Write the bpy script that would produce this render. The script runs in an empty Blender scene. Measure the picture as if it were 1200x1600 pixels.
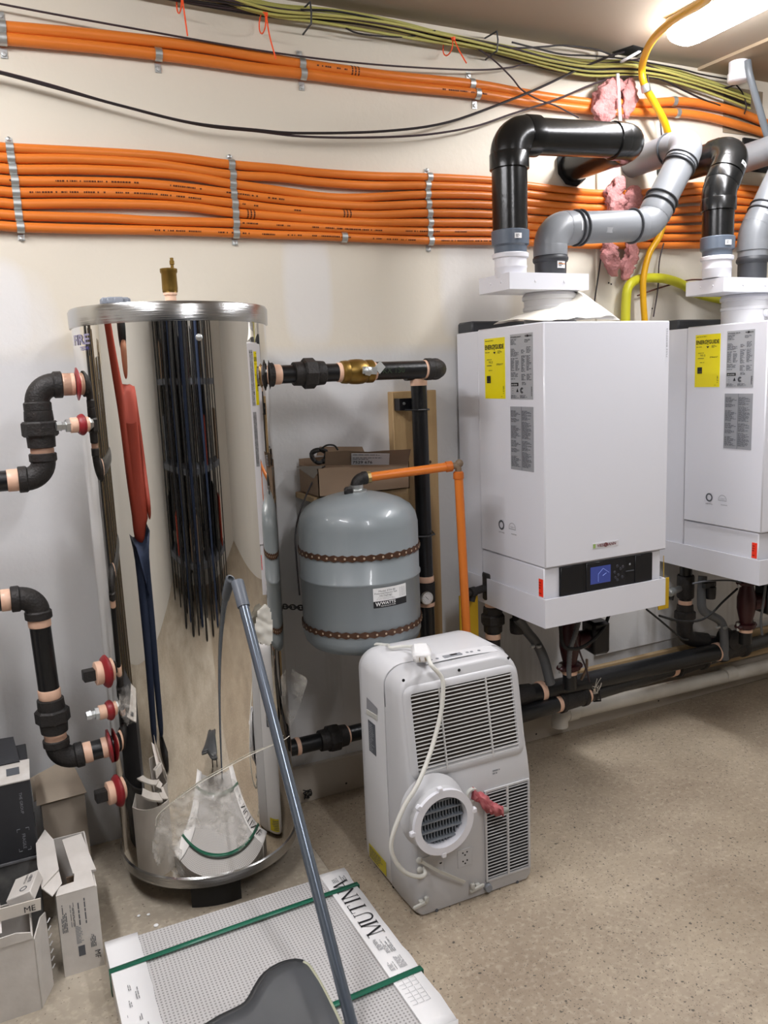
import bpy, bmesh, math, random
from math import sin, cos, pi, radians, sqrt
from mathutils import Vector, Matrix, noise

# ------------------------------------------------------------------ camera
SC = bpy.context.scene
COL = SC.collection
FPX = 1280.0
PITCH, ROLL, YAW = radians(9.35), radians(-2.23), radians(25.3)
CAM = Vector((0, 0, 1.5))
_f = Vector((sin(YAW)*cos(PITCH), cos(YAW)*cos(PITCH), -sin(PITCH)))
_r0 = Vector((cos(YAW), -sin(YAW), 0)); _u0 = _r0.cross(_f)
_r = cos(ROLL)*_r0 + sin(ROLL)*_u0; _u = -sin(ROLL)*_r0 + cos(ROLL)*_u0
cd = bpy.data.cameras.new('camera'); cam = bpy.data.objects.new('camera', cd); COL.objects.link(cam)
cd.sensor_fit = 'VERTICAL'; cd.sensor_height = 36.0; cd.lens = FPX/1600*36.0
cd.clip_start = 0.02; cd.clip_end = 60
Mx = Matrix((( _r.x, _u.x, -_f.x, CAM.x), (_r.y, _u.y, -_f.y, CAM.y), (_r.z, _u.z, -_f.z, CAM.z), (0, 0, 0, 1)))
cam.matrix_world = Mx
SC.camera = cam

# ------------------------------------------------------------------ world, exposure
w = bpy.data.worlds.new('world'); SC.world = w; w.use_nodes = True
w.node_tree.nodes['Background'].inputs[0].default_value = (0.80, 0.86, 1.0, 1)
w.node_tree.nodes['Background'].inputs[1].default_value = 0.12
SC.view_settings.view_transform = 'Standard'; SC.view_settings.look = 'None'
SC.view_settings.gamma = 1.0; SC.view_settings.use_curve_mapping = False
SC.view_settings.exposure = 0.05
TUBE_POWER = 62.0      # emission of the fluorescent lamps

# room dimensions (metres)
WY = 2.64; CZ = 2.68; XL = -1.9; XR = 4.6; YF = -1.9; PAD = 0.04

# ------------------------------------------------------------------ helpers
def _ray(px, py): return _f + _r*((px-600)/FPX) - _u*((py-800)/FPX)
def atY(px, py, Y): d = _ray(px, py); return CAM + d*((Y-CAM.y)/d.y)
def atZ(px, py, Z): d = _ray(px, py); return CAM + d*((Z-CAM.z)/d.z)
def atX(px, py, X): d = _ray(px, py); return CAM + d*((X-CAM.x)/d.x)
V = Vector
def lin(h):
    h = h.lstrip('#'); c = [int(h[i:i+2], 16)/255 for i in (0, 2, 4)]
    return tuple([x/12.92 if x <= 0.04045 else ((x+0.055)/1.055)**2.4 for x in c] + [1.0])

MATS = {}
def mat(name, color, rough=0.5, metal=0.0, var=0.0, vscale=8.0, bump=0.0, bscale=60.0, color2=None, emit=0.0, spec=0.5, coat=0.0, stretch=None, alpha=1.0, trans=0.0):
    if name in MATS: return MATS[name]
    m = bpy.data.materials.new(name); m.use_nodes = True; nt = m.node_tree; n = nt.nodes; l = nt.links
    b = n['Principled BSDF']; c = lin(color)
    b.inputs['Base Color'].default_value = c; b.inputs['Roughness'].default_value = rough
    b.inputs['Metallic'].default_value = metal; b.inputs['Specular IOR Level'].default_value = spec
    b.inputs['Coat Weight'].default_value = coat
    if alpha < 1: b.inputs['Alpha'].default_value = alpha
    if trans > 0: b.inputs['Transmission Weight'].default_value = trans
    if emit > 0:
        b.inputs['Emission Color'].default_value = c; b.inputs['Emission Strength'].default_value = emit
    if var > 0 or bump > 0:
        tc = n.new('ShaderNodeTexCoord'); mp = n.new('ShaderNodeMapping'); l.new(tc.outputs['Object'], mp.inputs[0])
        if stretch: mp.inputs['Scale'].default_value = stretch
    if var > 0:
        nz = n.new('ShaderNodeTexNoise'); nz.inputs['Scale'].default_value = vscale; nz.inputs['Detail'].default_value = 5
        l.new(mp.outputs[0], nz.inputs['Vector'])
        rp = n.new('ShaderNodeValToRGB'); l.new(nz.outputs[0], rp.inputs[0])
        c2 = lin(color2) if color2 else tuple([x*0.6 for x in c[:3]]+[1])
        rp.color_ramp.elements[0].position = 0.5-0.28; rp.color_ramp.elements[1].position = 0.5+0.22
        rp.color_ramp.elements[0].color = tuple([c[i]*(1-var)+c2[i]*var for i in range(3)]+[1]); rp.color_ramp.elements[1].color = c
        l.new(rp.outputs[0], b.inputs['Base Color'])
    if bump > 0:
        nb = n.new('ShaderNodeTexNoise'); nb.inputs['Scale'].default_value = bscale; nb.inputs['Detail'].default_value = 3
        l.new(mp.outputs[0], nb.inputs['Vector'])
        bp = n.new('ShaderNodeBump'); bp.inputs['Strength'].default_value = bump; bp.inputs['Distance'].default_value = 0.01
        l.new(nb.outputs[0], bp.inputs['Height']); l.new(bp.outputs[0], b.inputs['Normal'])
    MATS[name] = m; return m

class MB:
    """collects faces, then links them as ONE mesh object"""
    def __init__(s): s.v = []; s.f = []; s.sm = []
    def add(s, vs, fs, smooth=False):
        o = len(s.v); s.v += [tuple(p) for p in vs]; s.f += [tuple(i+o for i in f) for f in fs]; s.sm += [smooth]*len(fs); return s
    def box(s, lo, hi, bev=0.0):
        x0, y0, z0 = lo; x1, y1, z1 = hi
        return s.obox(V(((x0+x1)/2, (y0+y1)/2, (z0+z1)/2)), V((1, 0, 0)), V((0, 1, 0)), V((0, 0, 1)), (x1-x0)/2, (y1-y0)/2, (z1-z0)/2, bev)
    def obox(s, c, X, Y, Z, a, b, h, bev=0.0):
        c = V(c); X = V(X).normalized(); Y = V(Y).normalized(); Z = V(Z).normalized()
        if bev <= 0 or bev*2.02 >= 2*min(a, b, h):
            vs = [c+X*(a*i)+Y*(b*j)+Z*(h*k) for k in (-1, 1) for j in (-1, 1) for i in (-1, 1)]
            return s.add(vs, [(0, 2, 3, 1), (4, 5, 7, 6), (0, 1, 5, 4), (2, 6, 7, 3), (0, 4, 6, 2), (1, 3, 7, 5)])
        # chamfered box: 24 verts
        vs = []; idx = {}
        for i in (-1, 1):
            for j in (-1, 1):
                for k in (-1, 1):
                    for ax in range(3):
                        d = [a-bev, b-bev, h-bev]; d[ax] += bev
                        idx[(i, j, k, ax)] = len(vs); vs.append(c+X*(d[0]*i)+Y*(d[1]*j)+Z*(d[2]*k))
        fs = []
        for sg in (-1, 1):
            q = [(sg, -1, -1), (sg, 1, -1), (sg, 1, 1), (sg, -1, 1)]; fs.append([idx[t+(0,)] for t in (q if sg > 0 else q[::-1])])
            q = [(-1, sg, -1), (-1, sg, 1), (1, sg, 1), (1, sg, -1)]; fs.append([idx[t+(1,)] for t in (q if sg > 0 else q[::-1])])
            q = [(-1, -1, sg), (1, -1, sg), (1, 1, sg), (-1, 1, sg)]; fs.append([idx[t+(2,)] for t in (q if sg > 0 else q[::-1])])
        for i in (-1, 1):
            for j in (-1, 1):
                fs.append([idx[(i, j, -1, 0)], idx[(i, j, 1, 0)], idx[(i, j, 1, 1)], idx[(i, j, -1, 1)]][::(1 if i*j < 0 else -1)][::-1])
                fs.append([idx[(i, -1, j, 0)], idx[(i, 1, j, 0)], idx[(i, 1, j, 2)], idx[(i, -1, j, 2)]][::(1 if i*j < 0 else -1)])
                fs.append([idx[(-1, i, j, 1)], idx[(1, i, j, 1)], idx[(1, i, j, 2)], idx[(-1, i, j, 2)]][::(1 if i*j < 0 else -1)][::-1])
                for k in (-1, 1):
                    t = [idx[(i, j, k, 0)], idx[(i, j, k, 1)], idx[(i, j, k, 2)]]; fs.append(t if i*j*k > 0 else t[::-1])
        return s.add(vs, fs)
    def beam(s, A, B, w, h, up=(0, 0, 1), bev=0.0):
        A = V(A); B = V(B); d = (B-A); u = V(up); sd = d.cross(u)
        if sd.length < 1e-6: sd = d.cross(V((0, 1, 0)))
        sd.normalize(); u = sd.cross(d).normalized()
        return s.obox((A+B)/2, d, sd, u, d.length/2, w/2, h/2, bev)
    def tube(s, pts, r, n=12, cap=True, ell=None):
        P = [V(p) for p in pts]; N = len(P)
        R = list(r) if hasattr(r, '__len__') else [r]*N
        T = []
        for i in range(N):
            a = P[max(i-1, 0)]; b = P[min(i+1, N-1)]; T.append((b-a).normalized() if (b-a).length > 1e-9 else V((0, 0, 1)))
        t = T[0]; u = t.orthogonal().normalized() if abs(t.z) > .99 else t.cross(V((0, 0, 1))).normalized()
        vs = []
        for i in range(N):
            t = T[i]; u = (u - t*u.dot(t)).normalized(); v = t.cross(u)
            e = ell if ell else (1, 1)
            for k in range(n):
                a = 2*pi*k/n; vs.append(P[i]+u*(cos(a)*R[i]*e[0])+v*(sin(a)*R[i]*e[1]))
        fs = [(i*n+k, i*n+(k+1) % n, (i+1)*n+(k+1) % n, (i+1)*n+k) for i in range(N-1) for k in range(n)]
        s.add(vs, fs, True)
        if cap:
            s.add(vs[:n], [tuple(range(n))[::-1]]); s.add(vs[-n:], [tuple(range(n))])
        return s
    def lathe(s, prof, c, axis=(0, 0, 1), n=32, close=False, smooth=True, cap=True):
        """prof: [(radius, t)] along axis from c"""
        ax = V(axis).normalized(); c = V(c); u = ax.orthogonal().normalized() if abs(ax.z) < .99 else V((1, 0, 0)); v = ax.cross(u)
        vs = []
        for (r, t) in prof:
            for k in range(n):
                a = 2*pi*k/n; vs.append(c+ax*t+u*(r*cos(a))+v*(r*sin(a)))
        N = len(prof)
        fs = [(i*n+k, i*n+(k+1) % n, (i+1)*n+(k+1) % n, (i+1)*n+k) for i in range(N-1) for k in range(n)]
        s.add(vs, fs, smooth)
        if not cap: return s
        if prof[0][0] > 1e-6: s.add(vs[:n], [tuple(range(n))[::-1]])
        if prof[-1][0] > 1e-6: s.add(vs[-n:], [tuple(range(n))])
        return s
    def ring(s, c, axis, ro, ri, t, n=32):
        ax = V(axis).normalized(); c = V(c)
        u = ax.orthogonal().normalized(); v = ax.cross(u); vs = []
        for (r, q) in ((ri, 0), (ro, 0), (ro, t), (ri, t)):
            for k in range(n):
                a = 2*pi*k/n; vs.append(c+ax*q+u*(r*cos(a))+v*(r*sin(a)))
        fs = [(i*n+k, i*n+(k+1) % n, ((i+1) % 4)*n+(k+1) % n, ((i+1) % 4)*n+k) for i in range(4) for k in range(n)]
        return s.add(vs, fs, True)
    def prism(s, poly, d):
        d = V(d); n = len(poly); P = [V(p) for p in poly]; vs = P+[p+d for p in P]
        fs = [tuple(range(n)), tuple(range(n, 2*n))[::-1]]+[(i, i+n, (i+1) % n+n, (i+1) % n) for i in range(n)]
        return s.add(vs, fs)
    def ball(s, c, r, n=12, m=8, sc=(1, 1, 1)):
        c = V(c); vs = []
        for i in range(m+1):
            th = pi*i/m
            for k in range(n):
                a = 2*pi*k/n; vs.append(c+V((sin(th)*cos(a)*r*sc[0], sin(th)*sin(a)*r*sc[1], cos(th)*r*sc[2])))
        fs = [(i*n+k, (i+1)*n+k, (i+1)*n+(k+1) % n, i*n+(k+1) % n) for i in range(m) for k in range(n)]
        return s.add(vs, fs, True)
    def build(s, name, m, parent=None, label=None, cat=None, group=None, kind=None, angle=38, solid=0.0, weld=True):
        me = bpy.data.meshes.new(name)
        xs = list(zip(*s.v)); c = V([(min(a)+max(a))/2 for a in xs])
        if cat or kind == 'structure': c.z = min(xs[2])
        me.from_pydata([V(p)-c for p in s.v], [], s.f); me.validate()
        if len(me.polygons) == len(s.sm):
            me.polygons.foreach_set('use_smooth', s.sm)
        bm = bmesh.new(); bm.from_mesh(me)
        if weld: bmesh.ops.remove_doubles(bm, verts=bm.verts, dist=1e-6)
        bmesh.ops.recalc_face_normals(bm, faces=bm.faces)
        bm.to_mesh(me); bm.free()
        me.set_sharp_from_angle(angle=radians(angle))
        me.materials.append(m)
        return link(name, me, c, parent, label, cat, group, kind, solid)

WL = {}
def link(name, me, c, parent=None, label=None, cat=None, group=None, kind=None, solid=0.0):
    o = bpy.data.objects.new(name, me); COL.objects.link(o)
    if parent is not None:
        o.parent = parent; o.location = V(c)-WL[parent.name]
    else: o.location = c
    WL[o.name] = V(c)
    if label: o['label'] = label
    if cat: o['category'] = cat
    if group: o['group'] = group
    if kind: o['kind'] = kind
    if solid:
        md = o.modifiers.new('thickness', 'SOLIDIFY'); md.thickness = solid; md.offset = 0
    return o
def thing(name, loc, label, cat, group=None):
    o = bpy.data.objects.new(name, None); COL.objects.link(o); o.location = loc; o.empty_display_size = 0.05
    WL[o.name] = V(loc); o['label'] = label; o['category'] = cat
    if group: o['group'] = group
    return o
def copy_tree(o, delta=None, parent=None):
    c = o.copy(); COL.objects.link(c)
    if parent is not None: c.parent = parent
    WL[c.name] = WL[o.name]+V(delta)
    if parent is None: c.location = o.location+V(delta)
    for ch in list(o.children): copy_tree(ch, delta, c)
    return c

_tc = {}
def text(s, O, X, U, size, m, name, parent, align='LEFT', width=None, off=0.0012, bold=0.0):
    """flat lettering: origin O, reading direction X, letter-up U; cap height ~ size"""
    if s in ('ENERG', 'Y', 'GUIDE', 'WATTS', 'W', 'VIESSMANN', 'VITODENS 200-W', '7529 676', 'FIRE'): bold = .022
    key = s
    if key not in _tc:
        cu = bpy.data.curves.new('t', 'FONT'); cu.body = s; cu.size = 1.0; cu.resolution_u = 2; cu.offset = bold
        to = bpy.data.objects.new('t', cu); COL.objects.link(to)
        dg = bpy.context.evaluated_depsgraph_get(); me = bpy.data.meshes.new_from_object(to.evaluated_get(dg))
        vs = [v.co.copy() for v in me.vertices]; fs = [tuple(p.vertices) for p in me.polygons]
        bpy.data.objects.remove(to); bpy.data.curves.remove(cu); bpy.data.meshes.remove(me); _tc[key] = (vs, fs)
    vs, fs = _tc[key]; X = V(X).normalized(); U = V(U).normalized(); O = V(O)
    x0 = min(v.x for v in vs); x1 = max(v.x for v in vs); k = size/0.72
    kx = width/(x1-x0) if width else k
    sh = {'LEFT': x0, 'CENTER': (x0+x1)/2}[align]
    N = X.cross(U)
    b = MB(); b.add([O+X*((v.x-sh)*kx)+U*(v.y*k)+N*off for v in vs], fs)
    return b.build(name, m, parent)
def quad(b, O, X, U, w, h, off=0.001):
    X = V(X).normalized(); U = V(U).normalized(); N = X.cross(U); O = V(O)+N*off
    b.add([O, O+X*w, O+X*w+U*h, O+U*h], [(0, 1, 2, 3)]); return b
def plate(b, O, X, U, w, h, t=0.0008):
    X = V(X).normalized(); U = V(U).normalized(); N = X.cross(U); O = V(O)
    return b.obox(O+X*w/2+U*h/2+N*t/2, X, U, N, w/2, h/2, t/2)
def fine_print(O, X, U, w, h, rows, seed, m, parent, cols=1, fill=.8, off=.0014, name='fine_print'):
    rnd = random.Random(seed); b = MB(); X = V(X).normalized(); U = V(U).normalized()
    cw = w/cols; rh = h/rows
    for c in range(cols):
        for r in range(rows):
            if rnd.random() > fill+.12: continue
            L = cw*.92*rnd.uniform(.45, 1); x = c*cw
            while x < c*cw+L:
                ww = min(rnd.uniform(.006, .02), c*cw+L-x)
                if ww > .002: quad(b, V(O)+X*x+U*(h-(r+.75)*rh), X, U, ww, rh*.5, off)
                x += ww+.0025
    if b.v: return b.build(name, m, parent)
def smooth_path(pts, n=8):
    P = [V(p) for p in pts]; out = []
    for i in range(len(P)-1):
        p0 = P[i-1] if i else P[0]*2-P[1]; p1 = P[i]; p2 = P[i+1]; p3 = P[i+2] if i+2 < len(P) else P[-1]*2-P[-2]
        for k in range(n):
            t = k/n; out.append(0.5*((2*p1)+(p2-p0)*t+(2*p0-5*p1+4*p2-p3)*t*t+(3*p1-p0-3*p2+p3)*t**3))
    out.append(P[-1]); return out
def fillet(pts, R, n=7):
    P = [V(p) for p in pts]; out = [P[0]]
    for i in range(1, len(P)-1):
        a = (P[i-1]-P[i]).normalized(); b = (P[i+1]-P[i]).normalized(); ang = a.angle(b)
        t = R/math.tan(ang/2); c = P[i]+(a+b).normalized()*(R/sin(ang/2))
        s = P[i]+a*t-c; e = P[i]+b*t-c; full = s.angle(e)
        for k in range(n+1):
            out.append(c+(s.slerp(e, k/n) if False else (s*sin(full*(1-k/n))+e*sin(full*k/n))/sin(full)))
    out.append(P[-1]); return out
def unit(a, b): return (V(b)-V(a)).normalized()
def proj(p):
    v = V(p)-CAM; z = v.dot(_f); return (600+FPX*v.dot(_r)/z, 800-FPX*v.dot(_u)/z)

# ------------------------------------------------------------------ materials
M_orange = mat('orange_pex', '#e07d2e', 0.38, var=.25, vscale=3, color2='#c2621c')
M_blkpipe = mat('black_iron', '#17181a', 0.30, var=.3, vscale=20, bump=.08, bscale=200, spec=.5)
M_iron = mat('cast_iron', '#2b2a2a', 0.55, metal=.3, bump=.25, bscale=160, var=.3, vscale=30, color2='#3c332c')
M_tape = mat('copper_tape', '#eec6ac', 0.4, var=.3, vscale=40, color2='#d39f80')
M_brass = mat('brass', '#8f7238', 0.38, metal=.8, var=.3, vscale=40, color2='#5f4a20')
M_steel = mat('zinc_steel', '#cdd0cf', 0.42, metal=.9, var=.3, vscale=60)
M_white = mat('boiler_white', '#e6e7ee', 0.28, coat=.15)
M_whitepl = mat('white_plastic', '#e6e6ec', 0.4)
M_abs = mat('abs_black', '#101112', 0.24, var=.5, vscale=9, color2='#2a2a28', bump=.03, bscale=80)
M_grayabs = mat('coupling_grey', '#616b78', 0.30)
M_pp = mat('pp_grey', '#84878b', 0.36, var=.2, vscale=6, color2='#727579')
M_gasket = mat('dark_gasket', '#3a3c40', 0.5)
M_ink = mat('ink_black', '#15161a', 0.6)
M_gray = mat('ink_grey', '#55585e', 0.6)
M_lgray = mat('ink_light_grey', '#8d9095', 0.6)
M_yel = mat('sticker_yellow', '#f2e200', 0.4)
M_sil = mat('sticker_silver', '#b2b4b8', 0.35, metal=.2)
M_sil2 = mat('sticker_grey', '#9b9da2', 0.45)
M_red = mat('tag_red', '#ff3a1e', 0.4)
M_gum = mat('red_gasket', '#8e1f26', 0.45)
M_paper = mat('paper_white', '#eeeeee', 0.6)
M_black = mat('black_plastic', '#141519', 0.35)
M_dark = mat('dark_recess', '#0b0a09', 0.8)
M_wood = mat('pine_wood', '#c4a577', 0.6, var=.5, vscale=5, color2='#94744a', stretch=(6, 6, .6), bump=.1, bscale=30)
M_woodx = mat('pine_wood_long', '#b39a74', 0.65, var=.6, vscale=5, color2='#836a48', stretch=(.8, 8, 8), bump=.1, bscale=30)
M_cable = mat('cable_dark', '#251e20', 0.5)
M_cable2 = mat('cable_brown', '#3a2c30', 0.5)
M_cabley = mat('cable_yellow', '#bfba6a', 0.45, var=.4, vscale=6, color2='#97934a')
M_gas = mat('gas_hose_yellow', '#dca514', 0.35)
M_gasg = mat('gas_sleeve_lime', '#ccc92c', 0.4)
M_pink = mat('insulation_pink', '#d79a98', 0.9, var=.7, vscale=25, color2='#a86360', bump=.8, bscale=90)
M_card = mat('cardboard', '#8d7660', 0.75, var=.3, vscale=12)
M_cardw = mat('cardboard_white', '#d3cec8', 0.7, var=.4, vscale=14, color2='#a39c92', bump=.08, bscale=40)
M_cardt = mat('cardboard_tan', '#b3a696', 0.8, var=.35, vscale=10, color2='#8b7d6c')
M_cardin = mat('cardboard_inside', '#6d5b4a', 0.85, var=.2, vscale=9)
M_cardblk = mat('cardboard_charcoal', '#2b2c30', 0.55, var=.25, vscale=15, color2='#45464a')
M_exp = mat('tank_grey', '#868e92', 0.36, coat=.2, var=.1, vscale=3)
M_chain = mat('rusty_chain', '#5f4232', 0.5, metal=.5, var=.5, vscale=80, color2='#38271d')
M_ac = mat('ac_white', '#c6c6c8', 0.38)
M_ac2 = mat('ac_white_bright', '#dedee0', 0.36)
M_aclouv = mat('ac_louvre', '#c9c8c6', 0.45)
M_acclip = mat('ac_clip', '#c2c1ba', 0.45)
M_cord = mat('cord_white', '#dddcd4', 0.4)
M_pole = mat('pole_grey', '#6b7480', 0.22, metal=.55)
M_strap = mat('strap_green', '#1f6a52', 0.35)
M_pumpred = mat('pump_red', '#3d1216', 0.4, var=.3, vscale=30)
M_rubber = mat('rubber_black', '#0f0f10', 0.6, var=.3, vscale=20, color2='#2b2a28')
M_seat = mat('seat_grey', '#4b4d50', 0.42, var=.4, vscale=7, color2='#2f3133')
M_seated = mat('seat_edge', '#a7a78f', 0.6)
M_pvc = mat('pvc_white', '#d6d2c9', 0.4, var=.5, vscale=6, color2='#8c8370')
M_hose = mat('grey_hose', '#5b5d5f', 0.5)
M_zip = mat('zip_orange', '#ff5c28', 0.5)

def chrome():
    m = bpy.data.materials.new('mirror_steel'); m.use_nodes = True; n = m.node_tree.nodes; l = m.node_tree.links; b = n['Principled BSDF']
    b.inputs['Base Color'].default_value = (.80, .78, .74, 1); b.inputs['Metallic'].default_value = 1; b.inputs['Roughness'].default_value = .02
    tc = n.new('ShaderNodeTexCoord'); mp = n.new('ShaderNodeMapping'); mp.inputs['Scale'].default_value = (6, 6, 1.0); l.new(tc.outputs['Object'], mp.inputs[0])
    nz = n.new('ShaderNodeTexNoise'); nz.inputs['Scale'].default_value = 1.2; nz.inputs['Detail'].default_value = 2; l.new(mp.outputs[0], nz.inputs[0])
    bp = n.new('ShaderNodeBump'); bp.inputs['Strength'].default_value = .06; bp.inputs['Distance'].default_value = .012
    l.new(nz.outputs[0], bp.inputs['Height']); l.new(bp.outputs[0], b.inputs['Normal']); return m
M_chrome = chrome()
M_brushed = mat('brushed_steel', '#b5b5b4', 0.22, metal=1.0, bump=.1, bscale=10, stretch=(1, 1, 30))

def film_mat():
    m = bpy.data.materials.new('clear_film'); m.use_nodes = True; n = m.node_tree.nodes; l = m.node_tree.links; b = n['Principled BSDF']
    b.inputs['Base Color'].default_value = (.86, .83, .77, 1); b.inputs['Roughness'].default_value = .18
    tc = n.new('ShaderNodeTexCoord'); nz = n.new('ShaderNodeTexNoise'); nz.inputs['Scale'].default_value = 14; nz.inputs['Detail'].default_value = 6; l.new(tc.outputs['Object'], nz.inputs[0])
    rp = n.new('ShaderNodeValToRGB'); rp.color_ramp.elements[0].position = .40; rp.color_ramp.elements[0].color = (.10, .10, .10, 1)
    rp.color_ramp.elements[1].position = .66; rp.color_ramp.elements[1].color = (.55, .55, .55, 1)
    l.new(nz.outputs[0], rp.inputs[0]); l.new(rp.outputs[0], b.inputs['Alpha'])
    bp = n.new('ShaderNodeBump'); bp.inputs['Strength'].default_value = .7; l.new(nz.outputs[0], bp.inputs['Height']); l.new(bp.outputs[0], b.inputs['Normal'])
    return m
M_film = film_mat()

def wall_mat():
    m = bpy.data.materials.new('painted_drywall'); m.use_nodes = True; nt = m.node_tree; n = nt.nodes; l = nt.links; b = n['Principled BSDF']
    b.inputs['Roughness'].default_value = .62; b.inputs['Specular IOR Level'].default_value = .3
    g = n.new('ShaderNodeNewGeometry'); sp = n.new('ShaderNodeSeparateXYZ'); l.new(g.outputs['Position'], sp.inputs[0])
    nz = n.new('ShaderNodeTexNoise'); nz.inputs['Scale'].default_value = 2.2; nz.inputs['Detail'].default_value = 6; l.new(g.outputs['Position'], nz.inputs[0])
    def mth(op, a, bb, c=None):
        x = n.new('ShaderNodeMath'); x.operation = op
        for i, q in enumerate((a, bb, c)):
            if q is None: continue
            if isinstance(q, (int, float)): x.inputs[i].default_value = q
            else: l.new(q, x.inputs[i])
        return x.outputs[0]
    def mix(fac, a, bb):
        x = n.new('ShaderNodeMix'); x.data_type = 'RGBA'; l.new(fac, x.inputs[0])
        for i, q in ((6, a), (7, bb)):
            if isinstance(q, str): x.inputs[i].default_value = lin(q)
            else: l.new(q, x.inputs[i])
        return x.outputs[2]
    zz = mth('ADD', sp.outputs[2], mth('MULTIPLY', nz.outputs[0], .03))
    mr = n.new('ShaderNodeMapRange'); mr.inputs[1].default_value = 1.585; mr.inputs[2].default_value = 1.635; l.new(zz, mr.inputs[0])
    base = mix(mr.outputs[0], '#d3d3d3', '#e0d8c8')
    n2 = n.new('ShaderNodeTexNoise'); n2.inputs['Scale'].default_value = 1.3; n2.inputs['Detail'].default_value = 3; l.new(g.outputs['Position'], n2.inputs[0])
    r2 = n.new('ShaderNodeMapRange'); r2.inputs[1].default_value = .5; r2.inputs[2].default_value = .72; r2.inputs[4].default_value = .35; l.new(n2.outputs[0], r2.inputs[0])
    base = mix(r2.outputs[0], base, '#d8d6d3')
    # joint-compound patches, brushed on the wall
    for (cx, cz, sx, sz) in ((1.00, 1.80, .09, .20), (1.66, 1.82, .16, .22), (.02, 1.74, .12, .14), (.05, 1.35, .18, .5), (1.15, 1.2, .2, .3)):
        dx = mth('DIVIDE', mth('SUBTRACT', sp.outputs[0], cx), sx); dz = mth('DIVIDE', mth('SUBTRACT', sp.outputs[2], cz), sz)
        dx = mth('POWER', mth('ABSOLUTE', dx, 0), 4); dz = mth('POWER', mth('ABSOLUTE', dz, 0), 4)
        d = mth('ADD', mth('ADD', dx, dz), mth('MULTIPLY', nz.outputs[0], .8))
        q = n.new('ShaderNodeMapRange'); q.inputs[1].default_value = 1.5; q.inputs[2].default_value = .7; q.inputs[3].default_value = 0; q.inputs[4].default_value = .5; l.new(d, q.inputs[0])
        base = mix(q.outputs[0], base, '#e6e6e8')
    # grime streaks low on the wall
    mp = n.new('ShaderNodeMapping'); mp.inputs['Scale'].default_value = (9, 1, .8); l.new(g.outputs['Position'], mp.inputs[0])
    n3 = n.new('ShaderNodeTexNoise'); n3.inputs['Scale'].default_value = 1.5; n3.inputs['Detail'].default_value = 5; l.new(mp.outputs[0], n3.inputs[0])
    s3 = n.new('ShaderNodeMapRange'); s3.inputs[1].default_value = .52; s3.inputs[2].default_value = .75; s3.inputs[4].default_value = .5; l.new(n3.outputs[0], s3.inputs[0])
    zl = n.new('ShaderNodeMapRange'); zl.inputs[1].default_value = .8; zl.inputs[2].default_value = .45; l.new(sp.outputs[2], zl.inputs[0])
    base = mix(mth('MULTIPLY', s3.outputs[0], zl.outputs[0]), base, '#8d8578')
    l.new(base, b.inputs['Base Color'])
    nb = n.new('ShaderNodeTexNoise'); nb.inputs['Scale'].default_value = 40; nb.inputs['Detail'].default_value = 5; l.new(g.outputs['Position'], nb.inputs[0])
    bp = n.new('ShaderNodeBump'); bp.inputs['Strength'].default_value = .12; bp.inputs['Distance'].default_value = .01; l.new(nb.outputs[0], bp.inputs['Height']); l.new(bp.outputs[0], b.inputs['Normal'])
    return m
M_wall = wall_mat()

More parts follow.
